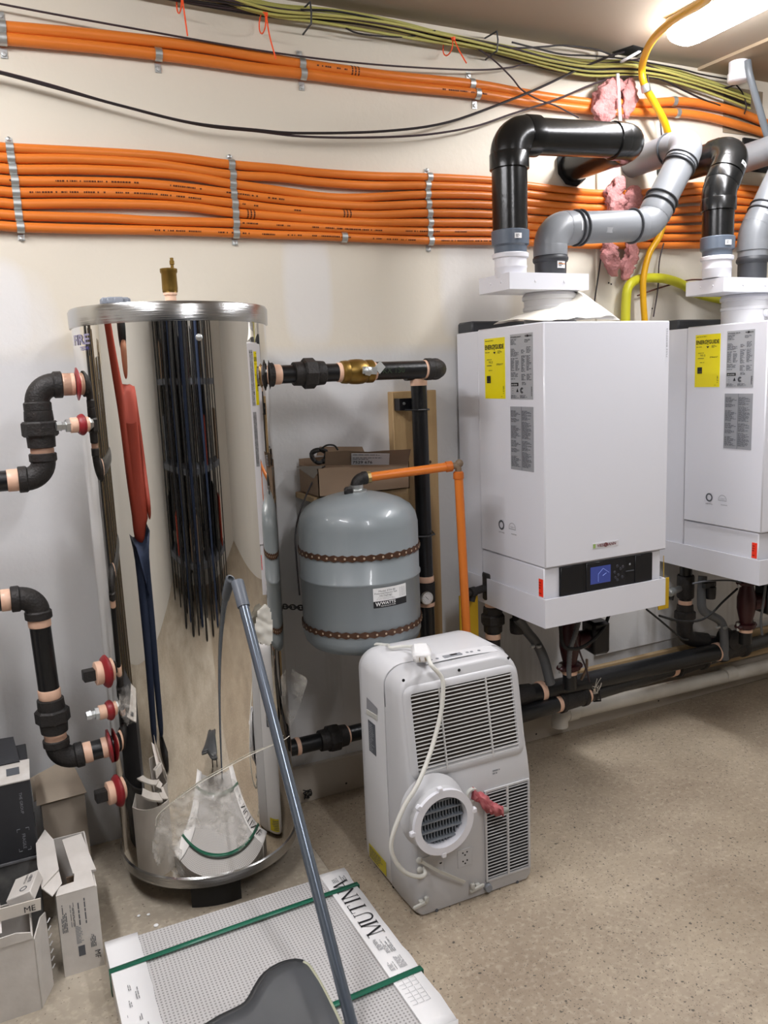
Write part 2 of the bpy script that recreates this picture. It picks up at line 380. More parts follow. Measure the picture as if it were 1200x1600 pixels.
def concrete(name, c1, c2, specks, rough, stain='#857560'):
    m = bpy.data.materials.new(name); m.use_nodes = True; nt = m.node_tree; n = nt.nodes; l = nt.links; b = n['Principled BSDF']
    b.inputs['Roughness'].default_value = rough
    g = n.new('ShaderNodeNewGeometry')
    n1 = n.new('ShaderNodeTexNoise'); n1.inputs['Scale'].default_value = 2.3; n1.inputs['Detail'].default_value = 8; n1.inputs['Roughness'].default_value = .62; l.new(g.outputs['Position'], n1.inputs[0])
    rp = n.new('ShaderNodeValToRGB'); rp.color_ramp.elements[0].position = .32; rp.color_ramp.elements[0].color = lin(c2); rp.color_ramp.elements[1].position = .66; rp.color_ramp.elements[1].color = lin(c1)
    l.new(n1.outputs[0], rp.inputs[0]); base = rp.outputs[0]
    def over(base, fac, col):
        x = n.new('ShaderNodeMix'); x.data_type = 'RGBA'; l.new(fac, x.inputs[0]); l.new(base, x.inputs[6]); x.inputs[7].default_value = lin(col); return x.outputs[2]
    nf = n.new('ShaderNodeTexNoise'); nf.inputs['Scale'].default_value = 60; nf.inputs['Detail'].default_value = 4; l.new(g.outputs['Position'], nf.inputs[0])
    rf = n.new('ShaderNodeMapRange'); rf.inputs[1].default_value = .5; rf.inputs[2].default_value = .75; rf.inputs[4].default_value = .35; l.new(nf.outputs[0], rf.inputs[0])
    base = over(base, rf.outputs[0], '#d8ccb8')
    ns = n.new('ShaderNodeTexNoise'); ns.inputs['Scale'].default_value = 1.1; ns.inputs['Detail'].default_value = 3; l.new(g.outputs['Position'], ns.inputs[0])
    rs = n.new('ShaderNodeMapRange'); rs.inputs[1].default_value = .50; rs.inputs[2].default_value = .70; rs.inputs[4].default_value = .5; l.new(ns.outputs[0], rs.inputs[0])
    base = over(base, rs.outputs[0], stain)
    for (sc, th, dens, dk) in specks:
        vo = n.new('ShaderNodeTexVoronoi'); vo.inputs['Scale'].default_value = sc; vo.inputs['Randomness'].default_value = 1
        nd = n.new('ShaderNodeTexNoise'); nd.inputs['Scale'].default_value = sc*1.3; l.new(g.outputs['Position'], nd.inputs[0])
        mx = n.new('ShaderNodeMix'); mx.data_type = 'VECTOR'; mx.inputs[0].default_value = .012; l.new(g.outputs['Position'], mx.inputs[4]); l.new(nd.outputs['Color'], mx.inputs[5])
        l.new(mx.outputs[1], vo.inputs['Vector'])
        sz = n.new('ShaderNodeSeparateColor'); l.new(vo.outputs['Color'], sz.inputs[0])
        # only some cells carry a stone, each with its own size
        ml = n.new('ShaderNodeMath'); ml.operation = 'MULTIPLY'; ml.inputs[1].default_value = th; l.new(sz.outputs[0], ml.inputs[0])
        lt = n.new('ShaderNodeMath'); lt.operation = 'LESS_THAN'; l.new(vo.outputs['Distance'], lt.inputs[0]); l.new(ml.outputs[0], lt.inputs[1])
        gt = n.new('ShaderNodeMath'); gt.operation = 'LESS_THAN'; gt.inputs[1].default_value = dens; l.new(sz.outputs[1], gt.inputs[0])
        mm = n.new('ShaderNodeMath'); mm.operation = 'MULTIPLY'; l.new(lt.outputs[0], mm.inputs[0]); l.new(gt.outputs[0], mm.inputs[1])
        mo = n.new('ShaderNodeMath'); mo.operation = 'MULTIPLY'; mo.inputs[1].default_value = .8; l.new(mm.outputs[0], mo.inputs[0])
        base = over(base, mo.outputs[0], dk)
    l.new(base, b.inputs['Base Color'])
    rr = n.new('ShaderNodeMapRange'); rr.inputs[3].default_value = rough-.12; rr.inputs[4].default_value = rough+.15; l.new(n1.outputs[0], rr.inputs[0]); l.new(rr.outputs[0], b.inputs['Roughness'])
    return m
M_floor = concrete('polished_concrete', '#b3a590', '#948573', [(120, .34, .42, '#3f3c38'), (62, .24, .22, '#33312f'), (210, .42, .45, '#5f574c')], .42)
M_pad = concrete('bare_concrete_pad', '#b7ad9d', '#918675', [(110, .3, .25, '#5e564a')], .6)

def tile_mat():
    m = bpy.data.materials.new('speckled_dot_tile'); m.use_nodes = True; nt = m.node_tree; n = nt.nodes; l = nt.links; b = n['Principled BSDF']
    b.inputs['Roughness'].default_value = .5
    g = n.new('ShaderNodeNewGeometry'); sp = n.new('ShaderNodeSeparateXYZ'); l.new(g.outputs['Position'], sp.inputs[0])
    def m2(op, a, q=None):
        x = n.new('ShaderNodeMath'); x.operation = op
        l.new(a, x.inputs[0])
        if q is not None:
            if isinstance(q, (int, float)): x.inputs[1].default_value = q
            else: l.new(q, x.inputs[1])
        return x.outputs[0]
    P = .0092
    fx = m2('SUBTRACT', m2('FRACT', m2('DIVIDE', sp.outputs[0], P)), .5); fy = m2('SUBTRACT', m2('FRACT', m2('DIVIDE', sp.outputs[1], P)), .5)
    d = m2('SQRT', m2('ADD', m2('MULTIPLY', fx, fx), m2('MULTIPLY', fy, fy)))
    f = m2('LESS_THAN', d, .27)
    x = n.new('ShaderNodeMix'); x.data_type = 'RGBA'; l.new(m2('MULTIPLY', f, .62), x.inputs[0]); x.inputs[6].default_value = lin('#c0bebd'); x.inputs[7].default_value = lin('#5d5a58')
    l.new(x.outputs[2], b.inputs['Base Color']); return m
M_tile = tile_mat()

# ================================================================== SETTING
b = MB(); b.box((XL-.1, YF-.1, -.12), (XR+.1, WY+.1, 0)); b.build('floor', M_floor, kind='structure')
b = MB(); b.box((XL, YF+.3, 0.0), (.782, WY-.002, PAD), .003); b.build('floor_pad', M_pad, kind='structure', label='raised bare concrete pad under the steel tank')
b = MB(); b.box((XL-.1, WY, -.05), (XR+.1, WY+.1, CZ+.1)); b.build('wall_back', M_wall, kind='structure')
M_plain = mat('painted_wall_plain', '#d3d0c9', .7, var=.2, vscale=2, color2='#b7b0a2')
M_ceil = mat('ceiling_board', '#a89c8c', .75, var=.2, vscale=1.5, color2='#978a79', bump=.05, bscale=30)
b = MB(); b.box((XL-.1, YF, -.05), (XL, WY, CZ+.1)); b.build('wall_left', M_plain, kind='structure')
b = MB(); b.box((XR, YF, -.05), (XR+.1, WY, CZ+.1)); b.build('wall_right', M_plain, kind='structure')
b = MB(); b.box((XL-.1, YF-.1, -.05), (XR+.1, YF, CZ+.1)); b.build('wall_front', M_plain, kind='structure')
b = MB(); b.box((XL-.1, YF-.1, CZ), (XR+.1, WY+.1, CZ+.1)); b.build('ceiling', M_ceil, kind='structure')
# drywall sheet that stands proud right of the open joint, with its screws
SX = atY(930, 400, WY).x
b = MB(); b.box((SX, WY-.012, .30), (XR, WY, CZ-.002), .001); pw = b.build('trim_1', M_wall, kind='structure', label='drywall sheet standing proud right of the joint')
for (px, py) in ((951, 442), (955, 444), (1019, 482), (992, 405), (1019, 560)):
    p = atY(px, py, WY-.0125); b = MB(); b.lathe([(.0035, 0), (.003, .001), (0, .001)], p, (0, -1, 0), 10); b.build('screw', M_ink, pw)
# sill sheet at the foot of the wall
b = MB(); b.box((.80, WY-.022, 0.0), (XR, WY, .135), .002); bs = b.build('baseboard_back', mat('sill_beige', '#b3aa9d', .6, var=.3, vscale=4, color2='#857866'), kind='structure')
for px, py in ((838, 1147), (1029, 1095), (1180, 1054), (541, 1224)):
    p = atY(px, py, WY-.0225); b = MB(); b.lathe([(.004, 0), (.003, .001), (0, .001)], p, (0, -1, 0), 10); b.build('screw', M_ink, bs)
# ceiling patch boards at the right, and the opening for the flue
A0 = atZ(1090, 108, CZ-.006); A1 = atZ(1145, 80, CZ-.006); 
cp = MB(); cp.prism([(A0.x, WY-.012, CZ-.012), (A0.x+.02, WY-.42, CZ-.012), (A0.x+.42, WY-.42, CZ-.012), (A0.x+.42, WY-.012, CZ-.012)], (0, 0, .0118))
cp.build('trim_2', mat('ceiling_patch', '#a69279', .8, var=.3, vscale=4), kind='structure', label='tan ceiling patch board')
cp = MB(); cp.box((A0.x+.425, WY-.42, CZ-.012), (A0.x+.95, WY-.012, CZ-.0002)); cp.build('trim_3', MATS['ceiling_patch'], kind='structure', label='second tan ceiling patch board')

# ================================================================== LAMPS
M_tube = mat('tube_glow', '#f8f8fc', .5, emit=TUBE_POWER)
M_fix = mat('lamp_body', '#e8e6e0', .5)
def lamp(x, y0, y1, z, label, along='y', wdt=.135):
    L = y1-y0; t = thing('strip_light', (x, (y0+y1)/2, z) if along == 'y' else ((y0+y1)/2, x, z), label, 'light', None)
    def mp(a, bb, c): return (x+a, bb, z+c) if along == 'y' else (bb, x+a, z+c)
    prof = [(-wdt/2, .05), (-wdt/2, .022), (-wdt*.36, .004), (-wdt*.2, -.002), (0, -.004), (wdt*.2, -.002), (wdt*.36, .004), (wdt/2, .022), (wdt/2, .05)]
    b = MB(); vs = []
    N = len(prof)
    for (yy, k) in ((y0, .72), (y0+.02, .95), (y0+.05, 1), (y1-.05, 1), (y1-.02, .95), (y1, .72)):
        for (a, c) in prof: vs.append(mp(a*k, yy, .05-(.05-c)*k))
    fs = [(i*N+j, i*N+j+1, (i+1)*N+j+1, (i+1)*N+j) for i in range(5) for j in range(N-1)]+[tuple(range(N)), tuple(range(5*N, 6*N))]
    b.add(vs, fs, True); b.build('diffuser', M_tube, t)
    b = MB(); lo = mp(-wdt/2-.004, y0+.01, .05); hi = mp(wdt/2+.004, y1-.01, CZ-z-.001); b.box(lo, hi, .002); b.build('housing', M_fix, t)
    return t
LZ = 2.60
lamp(2.31, 1.12, 2.33, LZ, 'glowing white strip light on the ceiling, right of the yellow hose')
lamp(-.42, .88, 2.10, LZ, 'strip light on the ceiling left of the camera, out of frame')
lamp(.9, -.9, .3, LZ, 'strip light on the ceiling above and behind the camera, out of frame')

# ================================================================== STAINLESS TANK
TC = V((.482, 2.361, 0)); TR = .262; TZ0 = .125
ztop = 1.703
def tpt(px, py, R=TR, off=0.0):
    """point where the pixel's ray meets the tank's cylinder"""
    d = _ray(px, py); dx, dy = d.x, d.y; ox, oy = CAM.x-TC.x, CAM.y-TC.y; R = R+off
    A = dx*dx+dy*dy; B = 2*(ox*dx+oy*dy); C = ox*ox+oy*oy-R*R; D = B*B-4*A*C
    t = (-B-sqrt(max(D, 0)))/(2*A); return CAM+d*t
tank = thing('storage_tank', (TC.x, TC.y, PAD), 'tall mirror-polished stainless steel hot water storage tank on the concrete pad', 'tank')
b = MB(); b.lathe([(TR, 0), (TR, ztop-.045-TZ0)], (TC.x, TC.y, TZ0+.0), n=96); b.build('shell', M_chrome, tank)
b = MB(); b.lathe([(TR-.005, ztop-.045), (TR+.005, ztop-.045), (TR+.006, ztop-.004), (TR+.002, ztop+.003), (TR-.006, ztop+.004), (0, ztop+.008)], (TC.x, TC.y, 0), n=96); b.build('lid', M_brushed, tank)
b = MB(); b.lathe([(0, TZ0-.008), (TR-.01, TZ0-.008), (TR+.003, TZ0-.004), (TR+.004, TZ0+.024), (TR, TZ0+.028)], (TC.x, TC.y, 0), n=96); b.build('bottom_rim', M_brushed, tank)
# curved leg pads
for a0 in (-118, 0, 118):
    dirv = V((cos(radians(-101+a0)), sin(radians(-101+a0)), 0)); b = MB(); n = 10; vs = []
    for z in (PAD, TZ0-.007):
        for (rr) in (TR-.03, TR-.075):
            for k in range(n+1):
                a = radians(-101+a0+(-17.5+35*k/n)); vs.append((TC.x+rr*cos(a), TC.y+rr*sin(a), z))
    m1 = n+1; fs = []
    for k in range(n):
        fs += [(k, k+1, 2*m1+k+1, 2*m1+k), (m1+k, 3*m1+k, 3*m1+k+1, m1+k+1), (k, m1+k, m1+k+1, k+1), (2*m1+k, 2*m1+k+1, 3*m1+k+1, 3*m1+k)]
    fs += [(0, 2*m1, 3*m1, m1), (n, m1+n, 3*m1+n, 2*m1+n)]
    b.add(vs, fs); b.build('leg', M_rubber, tank)
# shell rivet, knob on the lid, air vent
p = tpt(311, 527); nrm = (p-V((TC.x, TC.y, p.z))).normalized(); b = MB(); b.lathe([(.009, 0), (.008, .004), (.004, .006), (0, .0065)], p, nrm, 16); b.build('rivet', M_steel, tank)
kz = ztop+.008; kp = atZ(180, 472, kz+.01)
b = MB(); b.lathe([(.05, 0), (.052, .003), (.052, .006), (.044, .007)], (kp.x, kp.y, kz-.004), n=28); kb = b.build('inspection_cap', mat('cap_dark', '#3d4046', .5), tank)
b = MB()
for k in range(9):
    a = 2*pi*k/9; b.box((kp.x+.026*cos(a)-.012, kp.y+.026*sin(a)-.012, kz+.002), (kp.x+.026*cos(a)+.012, kp.y+.026*sin(a)+.012, kz+.020), .003)
b.build('grip', mat('cap_grey', '#8b9099', .6), kb)
vb = atZ(267, 470, ztop+.008); b = MB(); b.lathe([(.014, 0), (.014, .014), (.017, .014), (.017, .02)], vb, n=20); vt = b.build('vent_nipple', M_tape, tank)
b = MB(); b.lathe([(.016, .018), (.019, .022), (.019, .026), (.0195, .030), (.019, .066), (.0215, .07), (.0215, .078), (.017, .079), (0, .080)], vb, n=28); b.lathe([(.004, .078), (.004, .088), (.006, .089), (.006, .098), (.0045, .099), (.0045, .105), (0, .106)], vb+V((.010, 0, 0)), n=14)
b.build('air_vent', M_brass, tank)
# port collars on the shell
def outdir(p): return (V((p.x, p.y, 0))-V((TC.x, TC.y, 0))).normalized()

# ================================================================== IRON PIPE RUNS
PR = .0275
def seg(t, A, B, r, m, name='pipe', n=24): b = MB(); b.lathe([(r, 0), (r, (V(B)-V(A)).length)], A, unit(A, B), n); return b.build(name, m, t)
def tape(t, c, d, L=.028, r=PR+.0012, name='tape_ring'):
    b = MB(); b.lathe([(r, -L/2), (r+.001, -L/2+.002), (r+.001, L/2-.002), (r, L/2)], c, d, 24); return b.build(name, M_tape, t)
def union(t, c, d, s=1.0, m=None):
    """pipe union: two hubs and a big octagonal nut"""
    d = V(d).normalized(); r = PR*s; b = MB()
    b.lathe([(r*1.05, -.052*s), (r*1.28, -.050*s), (r*1.32, -.024*s), (r*1.30, .018*s), (r*1.36, .022*s), (r*1.30, .046*s), (r*1.08, .050*s)], c, d, 24)
    o = b.build('union', m or M_iron, t)
    b = MB(); b.lathe([(r*1.5, -.022*s), (r*1.68, -.017*s), (r*1.68, .014*s), (r*1.5, .019*s)], c, d, 8, smooth=False); b.build('nut', m or M_iron, o, angle=20); return o
def elbow(t, A, C, B, r=PR, m=None, R=None, name='elbow', coll=1.28, cl=.018):
    """elbow fitting around corner C, from A side to B side"""
    A, C, B = V(A), V(C), V(B); R = R or r*1.6; a = unit(C, A); bb = unit(C, B); ang = a.angle(bb); tt = R/math.tan(ang/2)
    pts = fillet([C+a*(tt+.004), C, C+bb*(tt+.004)], R, 10); b = MB(); b.tube(pts, r*1.13, 24)
    b.lathe([(r*1.14, -.004), (r*coll, 0), (r*coll, cl), (r*coll*.93, cl+.002)], C+a*tt, a, 24); b.lathe([(r*1.14, -.004), (r*coll, 0), (r*coll, cl), (r*coll*.93, cl+.002)], C+bb*tt, bb, 24)
    return b.build(name, m or M_iron, t), tt+cl
def gasket_port(t, p, d, r=PR):
    """red fibre ring and steel collar where a pipe enters the tank"""
    b = MB(); b.lathe([(r*1.05, 0), (r*1.75, .004), (r*1.75, .010), (r*1.05, .014)], p, d, 28); b.build('red_ring', M_gum, t)

# --- upper left loop
def Y4(px, py, Y=2.36): return atY(px, py, Y)
UL = 2.36
a = V((.255, UL, 1.513)); c1 = V((Y4(55, 600).x, UL, 1.513)); zz2 = Y4(50, 748).z; c2 = V((c1.x, UL, zz2)); e = V((-.5, UL, zz2))
t = thing('iron_pipe', (c1.x, UL, zz2), 'black iron pipe loop leaving the steel tank near its top left', 'pipe')
el, q = elbow(t, a, c1, c2, R=.046); el2, q2 = elbow(t, c1, c2, e, R=.046)
seg(t, c1+V((q-.004, 0, 0)), a, PR, M_blkpipe); tape(t, c1+V((q+.014, 0, 0)), (1, 0, 0), .024); tape(t, a-V((.055, 0, 0)), (1, 0, 0), .03)
gasket_port(t, a-V((.038, 0, 0)), (1, 0, 0)); tape(t, a-V((.014, 0, 0)), (1, 0, 0), .022)
seg(t, c1-V((0, 0, q-.004)), c2+V((0, 0, q2-.004)), PR, M_blkpipe)
um = c1.z-(c1.z-c2.z)*.46; union(t, (c1.x, UL, um), (0, 0, 1)); tape(t, (c1.x, UL, um+.062), (0, 0, 1), .018); tape(t, (c1.x, UL, um-.062), (0, 0, 1), .024); tape(t, c2+V((0, 0, q2+.008)), (0, 0, 1), .02)
tape(t, c1-V((0, 0, q+.006)), (0, 0, 1), .012)
seg(t, e, c2-V((q2-.004, 0, 0)), PR, M_blkpipe); tape(t, c2-V((q2+.014, 0, 0)), (1, 0, 0), .03)
# ring where it meets the shell
b = MB(); pp = a; b.lathe([(PR*1.5, -.004), (PR*1.62, 0), (PR*1.5, .008), (PR*1.1, .010)], a-V((.004, 0, 0)), (1, 0, 0), 24); b.build('port_collar', M_iron, t)
# --- lower left loop
c1 = Y4(55, 930, 2.34); c1.y = 2.36; c1 = atY(56, 932, 2.36); c2 = atY(92, 1188, 2.36); e = V((-.5, 2.36, c1.z+.01)); a = V((TC.x-TR+.02, 2.36, c2.z+.012))
t = thing('iron_pipe', (c2.x, c2.y, c2.z), 'black iron pipe loop entering the steel tank low on its left', 'pipe')
_, q = elbow(t, e, c1, c2, R=.044); _, q2 = elbow(t, c1, c2, a, R=.044)
d = unit(c1, c2); seg(t, c1+d*(q-.004), c2-d*(q2-.004), PR, M_blkpipe); tape(t, c1+d*(q+.012), d, .024)
um = c1.lerp(c2, .72); union(t, um, d); tape(t, um-d*.066, d, .028); tape(t, um+d*.064, d, .022); tape(t, c2-d*(q2+.012), d, .02)
seg(t, e, c1+unit(c1, e)*(q-.004), PR, M_blkpipe); tape(t, c1+unit(c1, e)*(q+.014), unit(c1, e), .024)
d2 = unit(c2, a); seg(t, c2+d2*(q2-.004), a, PR, M_blkpipe); tape(t, c2+d2*(q2+.014), d2, .022); tape(t, a-d2*.040, d2, .018); gasket_port(t, a-d2*.034, d2)
# --- small plugs and valves on the tank's left side
def plug(px, py, label, big=True):
    dr = V((-1, -.12, 0)).normalized(); p = V((TC.x-TR*.995, 2.335, 0)); p.z = atY(px, py, 2.33).z
    t = thing('pipe_plug' if big else 'drain_valve', p, label, 'plug' if big else 'valve')
    k = 1.0 if big else .62
    b = MB(); b.lathe([(.045*k, -.008), (.047*k, .002), (.040*k, .010), (.03*k, .012)], p, dr, 28); b.build('red_ring', M_gum, t)
    b = MB(); b.lathe([(.030*k, .010), (.033*k, .014), (.033*k, .030), (.028*k, .032)], p, dr, 24); b.build('tape_ring', M_tape, t)
    if big:
        b = MB(); b.lathe([(.019, .030), (.021, .033), (.021, .062), (.018, .064)], p, dr, 4, smooth=False); b.build('square_head', M_iron, t, angle=20)
    else:
        b = MB(); b.lathe([(.012, .015), (.012, .026), (.018, .027), (.018, .042), (.011, .043), (.011, .052), (.014, .053), (.012, .066), (0, .068)], p, dr, 6, smooth=False); b.build('hex_body', M_steel, t, angle=20)
plug(160, 1051, 'black square-headed plug with red ring on the tank, upper of the two plugs')
plug(178, 1238, 'black square-headed plug with red ring at the foot of the tank')
plug(122, 664, 'small steel drain valve with red ring under the upper left pipe', False)
plug(165, 1112, 'small pale valve stub with red ring between the two square plugs', False)

# --- upper right run: tank to the brass valve, long nipple and elbow
YR = 2.36
A = atY(424, 588, YR); B = atY(688, 574, YR); B.z = (A.z+B.z)/2; A.z = B.z
t = thing('iron_pipe_run', (A.x, A.y, A.z), 'horizontal black pipe run with brass ball valve right of the steel tank', 'pipe')
def X(px): return V((atY(px, 582, YR).x, YR, A.z))
seg(t, A-V((.04, 0, 0)), X(475), PR, M_blkpipe); seg(t, X(498), X(535), PR, M_blkpipe); seg(t, X(580), X(668), PR+.001, M_blkpipe)
b = MB(); b.lathe([(PR*1.2, 0), (PR*1.75, .004), (PR*1.75, .009), (PR*1.25, .010), (PR*1.3, .026), (PR*1.1, .028)], X(412), (1, 0, 0), 28); b.build('flange', M_iron, t)
for px, L in ((431, .026), (463, .018), (503, .018), (531, .02), (583, .012), (667, .026)): tape(t, X(px), (1, 0, 0), L)
union(t, X(483), (1, 0, 0))
b = MB(); b.lathe([(PR*1.0, -.055), (PR*1.25, -.050), (PR*1.32, -.034), (PR*1.25, -.030), (PR*1.38, -.018), (PR*1.42, 0), (PR*1.38, .018), (PR*1.2, .030), (PR*1.3, .034), (PR*1.3, .052), (PR*1.05, .055)], X(557), (1, 0, 0), 28)
vb_ = b.build('valve_body', M_brass, t)
b = MB(); b.lathe([(.014, 0), (.014, .018), (.010, .019), (.010, .026)], X(563)+V((0, -PR*1.3, 0)), (0, -1, 0), 18); b.build('stem', M_brass, vb_)
b = MB(); cc = X(563)+V((0, -PR*1.3-.022, 0)); b.beam(cc+V((-.018, 0, .004)), cc+V((.03, 0, .0)), .022, .004, up=(0, 1, 0)); b.beam(cc+V((.03, 0, 0)), cc+V((.052, .004, .020)), .026, .004, up=(0, 1, 0)); b.lathe([(.015, 0), (.015, .004), (.008, .008), (0, .009)], cc, (0, -1, 0), 6)
b.build('lever', M_steel, vb_)
Cn = X(690); _, q = elbow(t, X(640), Cn, Cn+V((0, .12, 0)), R=.040)
seg(t, Cn+V((0, q-.006, 0)), Cn+V((0, .15, 0)), PR, M_blkpipe)
text('KX 150', X(592)+V((0, -PR-.0022, -.008)), (1, 0, 0), (0, 0, 1), .018, mat('ink_green', '#2c3a24', .6), 'stencil', t, off=0)
# --- vertical pipe in front of the board
YV = 2.52; vt_top = atY(647, 590, YV); vt_bot = atY(673, 1000, YV)
t = thing('riser_pipe', (vt_bot.x, YV, .3), 'black vertical riser pipe strapped in front of the pine board', 'pipe')
xv = (vt_top.x+vt_bot.x)/2; Pt = V((xv, YV, vt_top.z)); Pb = V((xv+.006, YV, .31))
seg(t, Pb, Pt-V((0, 0, .02)), PR, M_blkpipe)
b = MB(); b.lathe([(PR*1.15, -.05), (PR*1.15, .05)], Pt+V((0, 0, .022)), (1, 0, 0), 24); b.lathe([(PR*1.3, -.002), (PR*1.32, .016), (PR*1.15, .018), (PR*1.15, .04)], Pt+V((0, 0, .0)), (0, 0, 1), 24); b.build('tee', M_iron, t)
tape(t, Pt-V((0, 0, .014)), (0, 0, 1), .028)
zc = atY(671, 915, YV).z
b = MB(); b.lathe([(PR*1.18, -.035), (PR*1.2, .035)], (xv+.004, YV, zc-.02), (0, 0, 1), 24); gt_ = b.build('gauge_tee', M_iron, t); tape(t, (xv+.004, YV, zc+.028), (0, 0, 1), .022); tape(t, (xv+.004, YV, zc-.065), (0, 0, 1), .014)
gp = atY(668, 935, YV-.06)
b = MB(); b.tube([(xv+.004, YV, gp.z), (gp.x, YV-.055, gp.z)], .007, 10); b.build('gauge_stem', M_brass, t)
b = MB(); b.lathe([(.020, 0), (.023, .002), (.023, .012), (.0205, .0125)], gp+V((0, .012, 0)), (0, -1, 0), 28); gg = b.build('gauge', M_steel, t)
b = MB(); b.lathe([(.0200, 0), (.0200, .001), (0, .001)], gp, (0, -1, 0), 28); b.build('dial', M_paper, gg)
b = MB(); b.beam(gp+V((-.009, -.0016, .009)), gp+V((.003, -.0016, -.004)), .0008, .002, up=(0, 1, 0))
for k in range(13):
    an = radians(-45+k*22.5); b.beam(gp+V((cos(an)*.015, -.0016, sin(an)*.015)), gp+V((cos(an)*.018, -.0016, sin(an)*.018)), .0008, .001, up=(0, 1, 0))
b.build('needle', M_ink, gg)
# --- pine board
bl = atY(608, 612, 2.60).x; br = atY(680, 612, 2.60).x; bzt = atY(620, 612, 2.6).z
bt = thing('pine_board', (bl, WY, bzt-1.1), 'upright pine board screwed to the wall behind the black riser', 'board')
b = MB(); b.box((bl+.012, WY-.040, bzt-1.12), (br+.004, WY-.0005, bzt), .002); b.build('plank', M_wood, bt)
br_ = MB(); cz = atY(640, 630, 2.57).z; br_.box((bl+.018, 2.558, cz-.024), (bl+.10, 2.562, cz+.018)); br_.box((bl+.018, 2.562, cz-.024), (bl+.024, WY-.04, cz+.018)); br_.tube([(xv-.04, 2.55, cz-.022), (xv-.02, 2.49, cz-.022), (xv+.02, 2.487, cz-.022), (xv+.036, 2.52, cz-.022), (xv+.036, 2.60, cz-.022)], .003, 6)
ba = br_.build('pipe_strap', M_black, bt); p = V((bl+.035, 2.558, cz)); b = MB(); b.lathe([(.006, 0), (.005, .004), (0, .004)], p, (0, -1, 0), 6); b.build('screw', M_steel, ba)
br_ = MB(); cz = atY(668, 835, 2.52).z; br_.tube([(xv-.03, 2.50, cz), (xv, 2.487, cz), (xv+.034, 2.50, cz+.002), (xv+.052, 2.56, cz+.006), (xv+.05, 2.60, cz+.006)], .0035, 6); br_.build('lower_strap', M_gasket, bt)
for px, py in ((660, 697), (671, 722)):
    p = atY(px+1, py, WY-.041); b = MB(); b.ball(p, .006, 8, 6, (1, .3, 1)); b.build('knot', mat('knot_brown', '#4a3522', .7), bt)

# --- lower right pipe
A = atY(455, 1163, 2.45); B = V((1.22, 2.45, A.z)); zl = atY(520, 1153, 2.45).z
A.z = zl; B.z = zl
t = thing('iron_pipe_run', (A.x, A.y, zl), 'short black iron pipe with union between the steel tank foot and the air conditioner', 'pipe')
def X2(px): return V((atY(px, 1153, 2.45).x, 2.45, zl))
seg(t, A-V((.1, 0, 0)), B, PR, M_blkpipe); union(t, X2(521), (1, 0, 0)); tape(t, X2(504), (1, 0, 0), .02); tape(t, X2(541), (1, 0, 0), .018); tape(t, X2(464), (1, 0, 0), .014)

# ================================================================== EXPANSION TANK
ED = 2.593; EC = V((.3975*ED, .9176*ED, 0)); ER = .192
def eray(py, px=562, dist=ED):
    d = _ray(px, py); k = dist/sqrt(d.x*d.x+d.y*d.y); return CAM.z+d.z*k
zsh = eray(800, 470); zbt = eray(985, 478); zdome = eray(768, 562)
def ept(px, py, off=0.0):
    d = _ray(px, py); ox, oy = -EC.x, -EC.y; R = ER+off
    A_ = d.x*d.x+d.y*d.y; B_ = 2*(ox*d.x+oy*d.y); C_ = ox*ox+oy*oy-R*R; D_ = max(B_*B_-4*A_*C_, 0); return CAM+d*((-B_-sqrt(D_))/(2*A_))
t = thing('expansion_tank', (EC.x, EC.y, zbt-.05), 'grey domed expansion tank with two rusty straps hung beside the black riser', 'tank')
H = zsh
prof = [(0, zdome+.002), (.05, zdome), (.10, zdome-.012), (.14, zdome-.026), (.17, zdome-.046), (.185, zdome-.068), (ER, zdome-.10)]
zs = ept(560, 916).z
prof += [(ER, zs+.006), (ER+.004, zs+.003), (ER+.004, zs-.003), (ER, zs-.006), (ER, zbt), (ER-.006, zbt-.02), (ER-.022, zbt-.038), (ER-.06, zbt-.052), (.08, zbt-.062), (0, zbt-.066)]
b = MB(); b.lathe(prof, (EC.x, EC.y, 0), n=72); shell = b.build('shell', M_exp, t, angle=60)
def strap(px, py, ln):
    z = ept(px, py).z; b = MB(); N = 84; vs = []
    for k in range(N):
        a = 2*pi*k/N; rr = ER+.0045
        wv = .0085+.0022*cos(k*pi)
        for (r_, dz) in ((ER+.0005, -wv), (rr, -wv), (rr, wv), (ER+.0005, wv)): vs.append((EC.x+r_*cos(a), EC.y+r_*sin(a), z+dz))
    fs = [(k*4+j, ((k+1) % N)*4+j, ((k+1) % N)*4+(j+1) % 4, k*4+(j+1) % 4) for k in range(N) for j in range(4)]
    b.add(vs, fs); s_ = b.build('strap', M_chain, t)
    b = MB()
    for k in range(0, N, 2):
        a = 2*pi*(k+.5)/N; dv = V((cos(a), sin(a), 0))
        if dv.y < .35: b.lathe([(.0035, 0), (.0035, .0006), (0, .0007)], V((EC.x, EC.y, z))+dv*(ER+.0046), dv, 8)
    b.build('strap_holes', mat('strap_hole', '#b9a48c', .6), s_, kind='stuff')
strap(560, 873, 1); strap(570, 993, 2)
